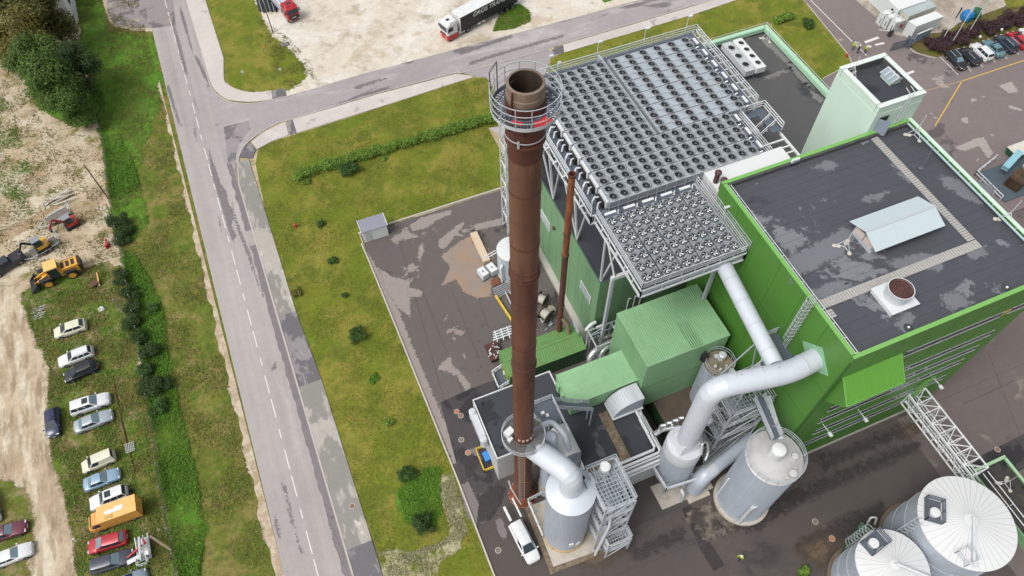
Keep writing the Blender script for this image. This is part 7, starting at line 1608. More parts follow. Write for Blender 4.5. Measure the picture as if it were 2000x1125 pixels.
def trailer(label, px, ang, L, W_, name='flat_trailer'):
    t = thing(name, label, 'trailer')
    b = MB(); b.box(-L/2, -W_/2, .55, L/2, W_/2, .65); b.build('deck', mat('trailer_deck', (122, 114, 104), .7), t)
    for s_ in (-1, 1):
        b = MB(); b.bar((-L/2, s_*W_/2, .62), (L/2, s_*W_/2, .62), .1, .2); b.build('side_rail', GALV, t)
        for x in (-.4, .4): wheel(x, s_*(W_/2+.12), .32, .2, t); 
        b = MB(); b.box(-.8, s_*(W_/2+.12)-.14, .68, .8, s_*(W_/2+.12)+.14, .72); b.build('mudguard', GALV, t)
    b = MB(); b.bar((L/2, -W_/2, .55), (L/2+1.3, 0, .5), .09); b.bar((L/2, W_/2, .55), (L/2+1.3, 0, .5), .09); b.bar((L/2+1.2, 0, .5), (L/2+1.7, 0, .5), .1); b.build('drawbar', GALV, t)
    b = MB(); b.bar((-L/2, -W_/2, .65), (-L/2-.5, -W_/2, 1.7), .07); b.bar((-L/2, W_/2, .65), (-L/2-.5, W_/2, 1.7), .07); b.bar((-L/2-.5, -W_/2, 1.7), (-L/2-.5, W_/2, 1.7), .07); b.bar((-L/2-.25, -W_/2, 1.2), (-L/2-.25, W_/2, 1.2), .07); b.build('tail_ramp', GALV, t)
    t.location = (*P2(*px), .02); t.rotation_euler = (0, 0, R(ang)); return t
trailer('grey low-loader trailer carrying the yellow digger behind the dark pickup', (90, 487), -158, 3.9, 1.7)
digger('yellow and black mini digger standing on the trailer', (90, 489), 200, DIGY, .68, 1)
trailer('empty grey trailer beside the red mini digger', (116, 427), 202, 3.4, 1.6)
# trailer mounted lift by the dark grey estate
lf_ = thing('access_lift', 'red and white trailer lift parked beside the dark grey estate car', 'lift', (*P2(285, 1075), 0)); q = P(285, 1075)
RL = paint('lift_red', (196, 40, 52), 0)
b = MB(); b.cbox((q.x, q.y, .6), (1.5, 2.6, .12)); [b.bar((q.x+s_*.7, q.y-1.2, .6), (q.x+s_*.7, q.y+1.6, .9), .12) for s_ in (-1, 1)]; b.build('chassis', WHITEG, lf_)
for s_ in (-1, 1): wheel(s_*.0, 0, .3, .2, lf_) if False else None
b = MB(); b.bar((q.x-1.7, q.y-.4, .9), (q.x+.6, q.y+.4, 1.3), .18, .2); b.bar((q.x+.3, q.y+1.0, 1.2), (q.x+.6, q.y+.2, 1.6), .16); b.build('outrigger', RL, lf_)
b = MB(); b.bar((q.x-1.6, q.y-1.2, 1.4), (q.x+.8, q.y-.9, 1.5), .5, .12); b.build('platform_deck', GALV_W, lf_)
b = MB(); b.rail([(q.x-.6, q.y-2.0, .7), (q.x+.5, q.y-2.0, .7), (q.x+.5, q.y-1.2, .7), (q.x-.6, q.y-1.2, .7)], .9, .04, .6, 2, True); b.build('basket', WHITEG, lf_)
b = MB(); b.bar((q.x, q.y+1.2, 1.5), (q.x, q.y-1.6, 1.9), .22); b.bar((q.x+.3, q.y+1.4, 1.2), (q.x+.3, q.y-.6, 1.5), .12); b.build('boom', WHITEG, lf_)
b = MB(); a_, c_ = P(293, 1047, 1.2), P(335, 1075, .4); b.bar(a_, c_, .25, .1); tag(b.build('wooden_plank', mat('grey_wood', (150, 132, 112), .85)), 'brown plank leaning beside the trailer lift', 'plank')
# waste skip, machinery at the right edge
sk = thing('waste_skip', 'dark green skip with a pale cover at the right edge', 'skip', (*P2(1985, 303), 0)); q = P(1985, 303)
b = MB(); b.prism([(q.x-1.5, q.y-1.0), (q.x+1.9, q.y-1.0), (q.x+1.9, q.y+1.0), (q.x-1.5, q.y+1.0)], .2, 1.5, [(q.x-1.9, q.y-1.2), (q.x+2.3, q.y-1.2), (q.x+2.3, q.y+1.2), (q.x-1.9, q.y+1.2)]); b.build('body', paint('skip_green', (34, 110, 74), 0), sk); b = MB(); b.box(q.x-1.9, q.y-1.15, 1.5, q.x+2.3, q.y+1.15, 1.58); b.build('cover', mat('pale_cover', (226, 222, 210), .7), sk)
mc = thing('wood_conveyor', 'pale blue and rusty conveyor machine on a dark base beside the boiler house', 'machine', (*P2(1960, 345), 0)); q = P(1965, 345)
b = MB(); b.prism([(q.x-4, q.y-4), (q.x+6, q.y-4), (q.x+6, q.y+2.2), (q.x-4, q.y+2.2)], 0, .25); b.build('base', mat('slate_base', (86, 98, 108), .7), mc)
b = MB(); b.bar((q.x-1.5, q.y+.3, 2.2), (q.x+2.0, q.y+1.6, 3.0), 1.0, .9); b.build('drive_housing', paint('pale_blue', (150, 200, 212), 0), mc)
b = MB(); b.tube([(q.x+1.8, q.y-.6, 2.2), (q.x+4.2, q.y+.4, 2.3)], .45, 14); b.build('white_drum', WHITE, mc, smooth=True)
b = MB(); b.cbox((q.x-.2, q.y-1.8, 1.2), (3.0, 2.2, 1.8), .3); b.build('hopper', rust_mat('hopper_rust', (84, 62, 40), (54, 40, 30), (130, 104, 60), .8), mc)
b = MB(); b.bar((q.x+1.6, q.y-2.6, 1.0), (q.x+3.6, q.y-1.4, 2.0), .25); b.build('arm', RL, mc)
b = MB(); b.cbox((q.x+2.6, q.y-.9, 1.2), (2.0, 1.6, 1.6), .3); b.build('engine_box', mat('brown_grey', (150, 136, 126), .6), mc)
b = MB(); b.rail([(q.x-4.6, q.y+2.0, .2), (q.x+.5, q.y+3.4, .2)], 1.2, .05, 1.5, 2); b.rail([(q.x-4.6, q.y+2.0, .2), (q.x-4.6, q.y-3.5, .2)], 1.1, .05, 1.5, 2); b.build('guard_rail', GALV_W, mc)
b = MB(); b.cbox((q.x+1.5, q.y-6.5, 1.2), (3.0, 2.0, 2.0), .3); tag(b.build('blue_tarpaulin', paint('tarp_blue', (52, 92, 140), 0)), 'blue covered machine part below the conveyor at the right edge', 'machine')
# green tanker trailer behind the small tank
gt = thing('green_trailer', 'green steel trailer half hidden behind the small storage tank', 'trailer', (*P2(1665, 1062), 0)); q = P(1668, 1060); GTM = paint('trailer_green', (80, 112, 88), 0); rz = .45
for i, (dx, s_) in enumerate(((-1.6, 1.4), (0, 1.4), (1.5, 1.0))): b = MB(); b.cbox((q.x+dx*math.cos(rz), q.y+dx*math.sin(rz), 1.0), (s_, 1.5, 1.0), rz); b.build('box', GTM, gt)
b = MB(); b.cbox((q.x, q.y, .45), (5, 1.2, .2), rz); b.build('chassis', TRIM, gt); b = MB(); b.tube(elbow_path([(q.x+2.4, q.y+1.2, .8), (q.x+2.6, q.y+1.5, 1.9), (q.x+3.2, q.y+1.2, 1.9), (q.x+3.2, q.y+.8, .6)], .4), .12, 8); b.build('hose_pipe', GALV_W, gt, smooth=True)
# ------------------------------------------------------------------ vegetation
def leaf_mat(name, cols, var=.35):
    q = NT(name); g = q.n('ShaderNodeNewGeometry'); rp = q.n('ShaderNodeValToRGB')
    cr = rp.color_ramp; cr.elements[0].color = (*lin(cols[0]), 1); cr.elements[1].color = (*lin(cols[-1]), 1)
    for i, c in enumerate(cols[1:-1]): e = cr.elements.new((i+1)/(len(cols)-1)); e.color = (*lin(c), 1)
    q.l(g.outputs['Random Per Island'], rp.inputs[0])
    c = q.vary(rp.outputs[0], q.noise(.6, 3), .2)
    q.col(c); q.rough(.6); q.b.inputs['Specular IOR Level'].default_value = .25
    tr = q.n('ShaderNodeBsdfTranslucent'); q.l(c, tr.inputs[0]); mx = q.n('ShaderNodeMixShader'); mx.inputs[0].default_value = .25
    q.l(q.b.outputs[0], mx.inputs[1]); q.l(tr.outputs[0], mx.inputs[2]); q.l(mx.outputs[0], q.t.nodes['Material Output'].inputs[0])
    MATS[name] = q.m; return q.m
rnd = random.Random(11)
def leaf(b, p, n_, s):
    n_ = n_.normalized(); a = Vector((rnd.uniform(-1, 1), rnd.uniform(-1, 1), rnd.uniform(-1, 1))); u = n_.cross(a)
    if u.length < 1e-3: u = n_.cross(Vector((1, 0, 0)))
    u.normalize(); v = n_.cross(u); s2 = s*rnd.uniform(.55, .9)
    o = len(b.v); b.v += [tuple(p-u*s), tuple(p-v*s2*.6+n_*s*.15), tuple(p+u*s), tuple(p+v*s2*.6+n_*s*.15)]
    b.f.append((o, o+1, o+2, o+3)); b.mi.append(0)
def crown(b, blobs, n, s, up=.4):
    tot = sum(r[1]**2 for r in blobs)
    for c, r, fl in blobs:
        for _ in range(int(n*r*r/tot)):
            d_ = Vector((rnd.gauss(0, 1), rnd.gauss(0, 1), rnd.gauss(0, 1))).normalized()
            if d_.z < -.3 and rnd.random() < .6: d_.z = -d_.z
            rr = r*(rnd.random()**.4)*rnd.uniform(.75, 1.25); p = Vector(c)+Vector((d_.x*rr, d_.y*rr, d_.z*rr*fl))
            if p.z < .05: p.z = .05+rnd.random()*.2
            leaf(b, p, d_+Vector((rnd.uniform(-.6, .6), rnd.uniform(-.6, .6), up+rnd.uniform(-.3, .5))), s*rnd.uniform(.6, 1.3))
BARK = mat('bark', (92, 78, 62), .9, var=.3, scale=3)
def limb_tree(root, base, h, r, k, spread):
    b = MB(); base = Vector(base); top = base+Vector((rnd.uniform(-.4, .4), rnd.uniform(-.4, .4), h)); b.tube([base, base.lerp(top, .4)+Vector((.1, .05, 0)), top], [r, r*.7, r*.2], 8)
    for i in range(k):
        t = .3+.6*i/k; p = base.lerp(top, t); a = i*2.4; e = p+Vector((math.cos(a)*spread*(1.1-t*.6), math.sin(a)*spread*(1.1-t*.6), spread*.6)); b.tube([p, p.lerp(e, .5)+Vector((0, 0, .2)), e], [r*.4, r*.25, r*.06], 5)
    b.build('trunk', BARK, root)
L_GREEN = leaf_mat('leaf_mid_green', [(66, 92, 38), (88, 118, 48), (108, 140, 60), (76, 104, 42)])
L_DARK = leaf_mat('leaf_dark_green', [(50, 72, 34), (66, 92, 44), (84, 112, 54)])
L_OLIVE = leaf_mat('leaf_olive', [(74, 80, 38), (94, 100, 48), (112, 112, 56), (82, 90, 40)])
L_GOLD = leaf_mat('leaf_golden', [(124, 116, 54), (150, 140, 70), (112, 110, 50), (164, 152, 84)])
L_HEDGE = leaf_mat('leaf_hedge', [(88, 124, 42), (124, 162, 58), (156, 190, 80), (66, 98, 34)])
L_BUSH = leaf_mat('leaf_bush', [(54, 84, 38), (74, 108, 48), (96, 132, 60)])
L_PURP = leaf_mat('leaf_purple', [(64, 46, 50), (86, 62, 68), (104, 78, 82), (72, 54, 54)])
L_WEED = leaf_mat('leaf_weed', [(88, 136, 34), (118, 166, 54), (104, 152, 42), (72, 112, 30)])
L_DRY = leaf_mat('leaf_dry_grass', [(132, 128, 64), (114, 118, 52), (154, 144, 86), (102, 112, 44)])
L_LAWN = leaf_mat('leaf_lawn', [(126, 132, 46), (110, 124, 38), (148, 142, 64), (100, 114, 36)])
L_FLOW = leaf_mat('leaf_pale_flower', [(206, 200, 164), (186, 180, 136), (120, 132, 56), (214, 208, 180)])
def tree(label, px, z, r, h, mt, n, s, flat=.8, blobs=9, name='tall_tree'):
    c = P(*px, z); t = thing(name, label, 'tree', (c.x, c.y, 0), 'trees in the top left corner')
    limb_tree(t, (c.x, c.y, 0), h*.85, .22, 9, r*.6)
    bl = []
    for i in range(blobs):
        a = rnd.uniform(0, 6.28); rr = r*rnd.uniform(.15, .72); zz = h*rnd.uniform(.3, .88); bl.append(((c.x+rr*math.cos(a), c.y+rr*math.sin(a), zz), r*rnd.uniform(.32, .52), flat))
    bl.append(((c.x, c.y, h*.9), r*.4, 1.1)); b = MB(); crown(b, bl, n, s); b.build('crown', mt, t)
tree('broad mid green tree nearest the sandy yard below the other trees', (118, 185), 4.5, 5.0, 11.5, L_GREEN, 14000, .25, blobs=26)
tree('golden leaved tree at the left edge of the tree group', (62, 95), 5.5, 6.0, 12.5, L_GOLD, 11000, .24, blobs=20)
tree('dark olive tree in front of the pale building', (102, 48), 5.5, 4.7, 13, L_OLIVE, 12000, .24, blobs=20)
tree('dark evergreen tree close to the fence below the pale building', (163, 148), 4, 3.8, 10, L_DARK, 9000, .22, blobs=16)
tree('dark olive tree in the very corner of the photo', (50, 40), 5.5, 5.2, 12, L_OLIVE, 8000, .26, blobs=16)
tree('green tree between the golden tree and the broad tree', (84, 150), 4, 4.8, 11, L_GREEN, 11000, .24, blobs=18)
tree('small dark tree at the foot of the tree group by the fence', (152, 222), 3, 3.6, 8, L_GREEN, 8000, .2, blobs=14)
tree('golden green tree on the left photo edge above the sandy yard', (18, 92), 4, 3.8, 8.5, L_GOLD, 6000, .24, blobs=14)
def bush(label, px, r, h, mt, n, s=.16, name='shrub', grp='shrubs along the fence', cat='shrub', pos=None):
    c = P(*px) if pos is None else Vector(pos); t = thing(name, label, cat, (c.x, c.y, 0), grp)
    bl = [((c.x+rnd.uniform(-.62, .62)*r, c.y+rnd.uniform(-.62, .62)*r, h*rnd.uniform(.3, .66)), r*rnd.uniform(.28, .58), h/(2*r)*1.3) for _ in range(9)]
    b = MB(); crown(b, bl, n, s); b.build('foliage', mt, t)
    b = MB(); [b.tube([(c.x, c.y, 0), (c.x+r*.4*math.cos(a), c.y+r*.4*math.sin(a), h*.6)], [.05, .02], 5) for a in (.3, 1.7, 3.2, 4.6)]; b.build('stem', BARK, t)
fb = [((236, 440), 1.7, 2.2, 'upper'), ((240, 466), 1.9, 2.0, 'dark'), ((243, 548), 1.4, 1.8, ''), ((258, 578), 1.3, 1.8, ''), ((266, 602), 1.5, 2, ''), ((300, 606), .9, 1.2, ''), ((262, 638), 1.5, 2.0, ''), ((278, 664), 1.4, 1.8, ''), ((296, 694), 1.6, 2.2, ''), ((292, 730), 1.2, 1.6, ''), ((300, 765), 1.8, 2.3, ''), ((322, 756), 1.3, 1.7, ''), ((312, 800), 1.2, 1.6, '')]
names_ = ['round dark shrub at the top end of the fence row', 'wide dark shrub under the topmost one by the fence', 'shrub on the fence level with the wheel loader', 'shrub on the fence just below the wheel loader', 'shrub on the fence above the cream hatchback', 'small shrub standing right of the fence row', 'shrub level with the cream hatchback by the fence', 'shrub level with the gap under the cream hatchback', 'shrub level with the white estate car by the fence', 'shrub level with the black people carrier', 'wide shrub above the white off-road car by the fence', 'shrub on the road side of the wide fence shrub', 'lowest shrub of the fence row']
for (px, r, h, _), nm in zip(fb, names_): bush(nm, px, r, h, L_DARK if r > 1.25 else L_BUSH, int(900*r*r+200), .15)
lawn_b = [((683, 338), 1.7, 2.0, 'round dark bush beside the clipped hedge', L_BUSH), ((626, 440), .65, .9, 'small bush on the lawn above the kiosk line', L_BUSH), ((650, 512), .75, .9, 'small bush on the lawn left of the kiosk', L_BUSH), ((580, 572), .9, .9, 'straggly bush by the footway', L_DRY), ((674, 580), .5, .7, 'tiny sapling on the lawn above the round bush', L_BUSH), ((698, 660), 1.35, 1.6, 'round dark bush in the middle of the long lawn', L_BUSH), ((762, 828), .8, .9, 'small bright bush level with the container', L_HEDGE), ((797, 928), 1.25, 1.3, 'wide bush above the patch of lush grass', L_BUSH), ((832, 1030), 1.5, 1.8, 'round dark bush near the bottom of the lawn', L_DARK), ((599, 358), .7, .7, 'small plant at the end of the clipped hedge', L_HEDGE), ((752, 312), .5, .6, 'small plant below the middle of the hedge', L_HEDGE), ((730, 740), .8, .4, 'low leafy plant on the long lawn', L_WEED)]
for px, r, h, lab, mt in lawn_b: bush(lab, px, r, h, mt, int(900*r*r+120), .13, 'bush', 'bushes on the lawn', 'bush')
def hedge(label, pts, r, h, mt, n, s, name='hedge'):
    P_ = [Vector((*P2(*p), 0)) for p in pts]; t = thing(name, label, 'hedge', P_[0]); bl = []
    for a, c in zip(P_, P_[1:]):
        k = max(2, int((c-a).length/(r*.8)))
        for i in range(k): q = a.lerp(c, i/k); bl.append(((q.x+rnd.uniform(-.2, .2), q.y+rnd.uniform(-.25, .25), h*.5), r*rnd.uniform(.85, 1.15), h/(2*r)*1.1))
    b = MB(); crown(b, bl, n, s, .7); b.build('foliage', mt, t)
hedge('long bright green hedge across the lawn', [(588, 345), (650, 326), (720, 305), (800, 282), (880, 257), (975, 232)], 1.05, 1.5, L_HEDGE, 20000, .14)
hedge('short green hedge on the lawn behind the annex', [(1515, 45), (1535, 38), (1552, 38)], .9, 1.3, L_HEDGE, 2500, .16)
bush('dark bush beside the short hedge behind the annex', (1573, 52), 1.3, 1.8, L_BUSH, 1400, .16, 'bush', 'bushes on the lawn', 'bush')
for k, (px, py) in enumerate(((1820, 90), (1838, 97), (1848, 80), (1866, 84), (1880, 74), (1898, 70), (1914, 60), (1930, 64), (1950, 52), (1968, 46), (1986, 44), (2004, 34))):
    bush('purple leaved bush beside the parking bays, %s from the gate' % ['first', 'second', 'third', 'fourth', 'fifth', 'sixth', 'seventh', 'eighth', 'ninth', 'tenth', 'eleventh', 'twelfth', 'thirteenth', 'fourteenth'][k], (px, py), 1.7, 2.1, L_PURP, 1500, .17, 'purple_bush', 'purple bushes beside the parking bays', 'bush')
bush('green bush at the bottom edge in front of the small tank', (1568, 1128), 1.3, 1.2, L_HEDGE, 1300, .15, 'bush', None, 'bush')
# ground cover too small to count
def scatter(name, label, cat, poly, n, s, mt, zmin=.03, zmax=.3, dens=None, up=.9, cl=1):
    xs = [p[0] for p in poly]; ys_ = [p[1] for p in poly]; b = MB(); k = 0; tries = 0
    def inside(x, y):
        c = False; j = len(poly)-1
        for i in range(len(poly)):
            if (poly[i][1] > y) != (poly[j][1] > y) and x < (poly[j][0]-poly[i][0])*(y-poly[i][1])/(poly[j][1]-poly[i][1])+poly[i][0]: c = not c
            j = i
        return c
    while k < n and tries < n*6:
        tries += 1; x, y = rnd.uniform(min(xs), max(xs)), rnd.uniform(min(ys_), max(ys_))
        if not inside(x, y): continue
        if dens and noise.noise(Vector((x*dens, y*dens, 3)))+rnd.uniform(-.25, .25) < 0: continue
        k += 1
        leaf(b, Vector((x, y, rnd.uniform(zmin, zmax))), Vector((rnd.uniform(-.7, .7), rnd.uniform(-.7, .7), up)), s*rnd.uniform(.5, 1.4))
    o = b.build(name, mt); tag(o, label, cat, kind='stuff'); return o
scatter('leafy_ground_cover', 'bright leafy weeds in a strip along the fence', 'weeds', lush[5:], 22000, .13, L_WEED, .03, .4, .16)
scatter('rough_grass_tufts', 'dry grass tufts on the verge beside the road', 'grass', [p for p in FENCE]+[(FENCE[-1][0], 20)]+[(rx(y, -4.7), y) for y in ys[1:18]], 26000, .12, L_DRY, .02, .2, .22)
scatter('weedy_tufts', 'weeds growing between the parked cars', 'weeds', weed, 20000, .12, L_DRY, .02, .25, .3)
scatter('weedy_green_tufts', 'green weeds growing between the parked cars', 'weeds', weed, 12000, .12, L_WEED, .02, .25, .5)
scatter('yard_green_weeds', 'green weeds in clumps on the sandy yard', 'weeds', [P2(*p) for p in [(-10, 180), (20, 200), (70, 360), (85, 390), (60, 420), (-10, 370)]], 2500, .13, L_WEED, .02, .2, .3)
scatter('yard_weeds', 'thin weeds on the sandy yard', 'weeds', [P2(*p) for p in [(-10, 140), (60, 200), (90, 250), (190, 270), (215, 400), (235, 500), (150, 530), (60, 550), (-10, 460)]], 9000, .12, L_DRY, .02, .15, .35)
scatter('flower_tufts', 'pale flowering weeds at the foot of the lawn', 'weeds', [P2(*p) for p in [(738, 1125), (745, 1082), (790, 1082), (860, 1060), (880, 1040), (868, 990), (855, 950), (885, 930), (908, 1000), (910, 1045), (880, 1085), (850, 1100), (845, 1125)]], 6000, .1, L_FLOW, .02, .2, .6)
scatter('lush_tufts', 'lush green weeds between two bushes on the lawn', 'weeds', [P2(*p) for p in [(775, 960), (830, 915), (862, 912), (862, 1000), (850, 1030), (790, 1015)]], 2500, .12, L_WEED, .02, .25)
scatter('lot_weeds', 'sparse weeds at the edge of the gravel lot', 'weeds', [P2(*p) for p in [(500, 30), (560, 70), (605, 120), (620, 155), (570, 175), (520, 120)]], 1500, .13, L_DRY, .02, .15, .4)
scatter('lot_weeds', 'green weeds on the grass island behind the lorry', 'weeds', [P2(*p) for p in [(962, 62), (970, 40), (985, 15), (1015, 8), (1036, 25), (1036, 42), (1005, 56)]], 2500, .13, L_WEED, .02, .3)
scatter('lawn_grass', 'short yellowish grass blades over the long lawn', 'grass', lawn, 40000, .09, L_LAWN, .02, .06, .2)
# ------------------------------------------------------------------ fence, poles, yard clutter
WIRE = NT('wire_mesh'); tr_ = WIRE.n('ShaderNodeBsdfTransparent'); mx_ = WIRE.n('ShaderNodeMixShader'); mx_.inputs[0].default_value = .42
WIRE.col(lin((150, 154, 150))); WIRE.l(tr_.outputs[0], mx_.inputs[1]); WIRE.l(WIRE.b.outputs[0], mx_.inputs[2]); WIRE.l(mx_.outputs[0], WIRE.t.nodes['Material Output'].inputs[0])
fe = thing('wire_fence', 'old grey wire mesh fence between the verge and the car yard', 'fence', (*FENCE[3], 0)); POST = mat('grey_post', (168, 168, 160), .8)
for i in range(3, len(FENCE)-1):
    a, c = Vector((*FENCE[i], 0)), Vector((*FENCE[i+1], 0)); k = max(1, round((c-a).length/3))
    for j in range(k):
        p, q = a.lerp(c, j/k), a.lerp(c, (j+1)/k); b = MB(); b.bar(p, p+Vector((.12, 0, 1.7)), .1); b.build('post', POST, fe)
        b = MB(); b.quad(p+Vector((0, 0, .1)), q+Vector((0, 0, .1)), q+Vector((.1, 0, 1.55)), p+Vector((.1, 0, 1.55))); b.build('mesh_panel', WIRE.m, fe)
def pole(label, base, h, r, mt, name='utility_pole', lean=(0, 0)):
    c = P(*base); t = thing(name, label, 'pole', c); b = MB(); b.tube([c, c+Vector((lean[0], lean[1], h))], [r, r*.7], 10); b.build('shaft', mt, t); b = MB(); b.cyl(c+Vector((lean[0], lean[1], h)), r*.8, 0, .05, 8); b.build('cap', mt, t)
WOODP = mat('weathered_pole', (120, 108, 96), .9, var=.2, scale=3)
pole('tall wooden pole standing by the fence above the shrubs', (212, 388), 7.6, .13, WOODP); pole('thin leaning pole by the fence above the cream hatchback', (247, 617), 4.2, .09, POST)
pole('brown pole at the grass edge of the gravel lot', (533, 62), 6.2, .1, mat('brown_pole', (108, 90, 76), .8))
rp = thing('rusty_pipeline', 'long rusty pipe lying in the weeds beside the parked cars', 'pipe', (*P2(240, 830), 0))
b = MB(); b.tube([P(222, 748, .15), P(232, 800, .15), P(246, 860, .15), P(262, 922, .15)], .08, 6); b.build('pipe', rust_mat('pipe_rust', (120, 70, 48), (96, 56, 40), (140, 96, 66), .9), rp)
pl_ = thing('plank_pile', 'pile of weathered planks and posts on the sandy yard', 'pile', (*P2(115, 388), 0))
for i in range(9):
    a_, c_ = P(82+3*i, 393+rnd.uniform(-3, 10), .1+.05*i), P(132+2*i, 366+2*i+rnd.uniform(-3, 3), .1+.05*i); b = MB(); b.bar(a_, c_, .22, .1); b.build('plank', mat('plank_grey_%d' % (i % 3), [(200, 192, 176), (170, 160, 146), (214, 208, 194)][i % 3], .85), pl_)
def clutter(name, label, cat, px, size, mt, rz=0, z=0):
    c = P(*px); t = thing(name, label, cat, (c.x, c.y, 0)); b = MB(); b.cbox((c.x, c.y, z+size[2]/2), size, rz); b.build('body', mt, t); return t, c
t, c = clutter('orange_attachment', 'orange red digger attachment beside the dark shrubs', 'attachment', (212, 482), (.9, .25, .7), DIGR, 1.0); b = MB(); b.bar((c.x-.3, c.y+.3, .1), (c.x+.1, c.y+.9, .9), .15); b.build('arm', DIGR, t)
t, c = clutter('rusty_machine', 'rusty yellow machine frame lying in the weeds below the loader', 'frame', (188, 556), (1.2, 1.0, .5), rust_mat('frame_rust', (90, 66, 46), (120, 84, 54), (70, 52, 40), 1), .4); b = MB(); b.bar((c.x+.5, c.y-.6, .2), (c.x+.6, c.y+1.4, .9), .14); b.build('arm', LOADY, t)
t, c = clutter('white_board', 'crumpled white sheet lying in the weeds above the parked cars', 'sheet', (198, 604), (.7, .9, .08), WHITE, .3); b = MB(); b.cbox((c.x+.1, c.y+.2, .12), (.4, .5, .05), .9); b.build('fold', WHITEG, t)
dz_ = thing('broken_pallets', 'heap of broken pale slats in the weeds beside the track', 'pallets', (*P2(76, 612), 0)); q = P(76, 612)
for i in range(7): b = MB(); b.bar((q.x-.8+rnd.uniform(-.2, .2), q.y-.9+.3*i, .1), (q.x+.8+rnd.uniform(-.3, .3), q.y-.9+.3*i+rnd.uniform(-.2, .2), .16), .1, .04); b.build('slat', WHITEG, dz_)
gr = thing('metal_grid', 'small pale metal grid leaning on the rusty pipe', 'grid', (*P2(255, 875), 0)); q = P(255, 875)
b = MB(); [b.bar((q.x-.5+.2*i, q.y-.6, .2), (q.x-.5+.2*i, q.y+.6, .35), .05) for i in range(6)]; [b.bar((q.x-.5, q.y-.6+.3*i, .2), (q.x+.5, q.y-.6+.3*i, .25), .05) for i in range(5)]; b.build('bars', WHITEG, gr)
ps = thing('pipe_stack', 'stack of black plastic pipes beside the gravel lot', 'pipes', (*P2(520, 20), 0))
for i in range(9):
    a_, c_ = P(498+4*i, -12+rnd.uniform(-2, 2), .2+.25*(i % 2)), P(508+4*i, 24-rnd.uniform(0, 4), .2+.25*(i % 2)); b = MB(); b.tube([a_, c_], .17, 10); b.build('pipe', mat('pipe_%d' % (i % 2), [(56, 58, 62), (120, 124, 128)][i % 2], .4), ps, smooth=True)
for i in range(2): b = MB(); a_ = P(503, 6+12*i, .1); c_ = P(540, -2+12*i, .1); b.bar(a_, c_, .2, .15); b.build('bearer', WOODP, ps)
gp = P(556, 86); t = thing('stone_heap', 'small grey stone heap at the grass edge of the gravel lot', 'stones', (gp.x, gp.y, 0))
for i in range(12): b = MB(); b.lathe((gp.x+rnd.uniform(-.6, .6), gp.y+rnd.uniform(-.6, .6), 0), [(.25, 0), (.3, .15), (.12, .35)], 7); b.build('stone', mat('grey_stone', (140, 138, 138), .8), t)
for (px, lab) in (((477, 150), 'small white post sign on the roadside grass'), ((550, 145), 'small white marker board near the grass corner')):
    c = P(*px); t = thing('marker_sign', lab, 'sign', c); b = MB(); b.bar(c, c+Vector((0, 0, 1.0)), .06); b.build('post', GALV, t); b = MB(); b.cbox(c+Vector((0, -.03, 1.1)), (.45, .05, .45)); b.build('panel', WHITE, t)
# hydrants
for px, lab in (((578, 444), 'red hydrant on the lawn beside the footway'), ((1652, 112), 'red hydrant at the corner of the lawn by the gate road')):
    c = P(*px); t = thing('hydrant', lab, 'hydrant', c); RH = mat('hydrant_red', (214, 84, 70), .5); b = MB(); b.lathe(c, [(.2, 0), (.16, .1), (.16, .7), (.2, .72), (.2, .78), (.05, .95)], 14); b.build('barrel', RH, t)
    for s_ in (-1, 1): b = MB(); b.tube([c+Vector((s_*.14, 0, .5)), c+Vector((s_*.3, 0, .5))], .07, 8); b.build('outlet', RH, t)
# manhole covers
k = 0
for px, lab in (((892, 804), 'rusty round lid on the dark asphalt, left of the pair'), ((900, 812), 'rusty round lid on the dark asphalt, right of the pair'), ((901, 859), 'pale round lid above the blue box'), ((914, 884), 'small brown round lid beside the blue box'), ((688, 989), 'brown manhole cover on the footway'), ((1592, 1019), 'grey manhole cover in front of the tanks'), ((1625, 1052), 'manhole with a crescent rim before the small tank'), ((1948, 878), 'pale manhole cover near the pipe bridge'), ((973, 1075), 'round lid beside the lawn kerb at the bottom')):
    c = P(*px); z = .12 if px == (688, 989) else .026
    t = thing('manhole_cover', lab, 'manhole', (c.x, c.y, z)); b = MB(); b.lathe((c.x, c.y, z), [(.36, -.02), (.36, .01), (.3, .012)], 20); b.build('frame', CONC, t); b = MB(); b.lathe((c.x, c.y, z), [(.29, -.01), (.29, .02), (.27, .022)], 20); b.build('lid', mat('lid_%d' % (k % 3), [(186, 122, 92), (150, 110, 96), (128, 118, 112)][k % 3], .8, var=.2, scale=4), t); k += 1
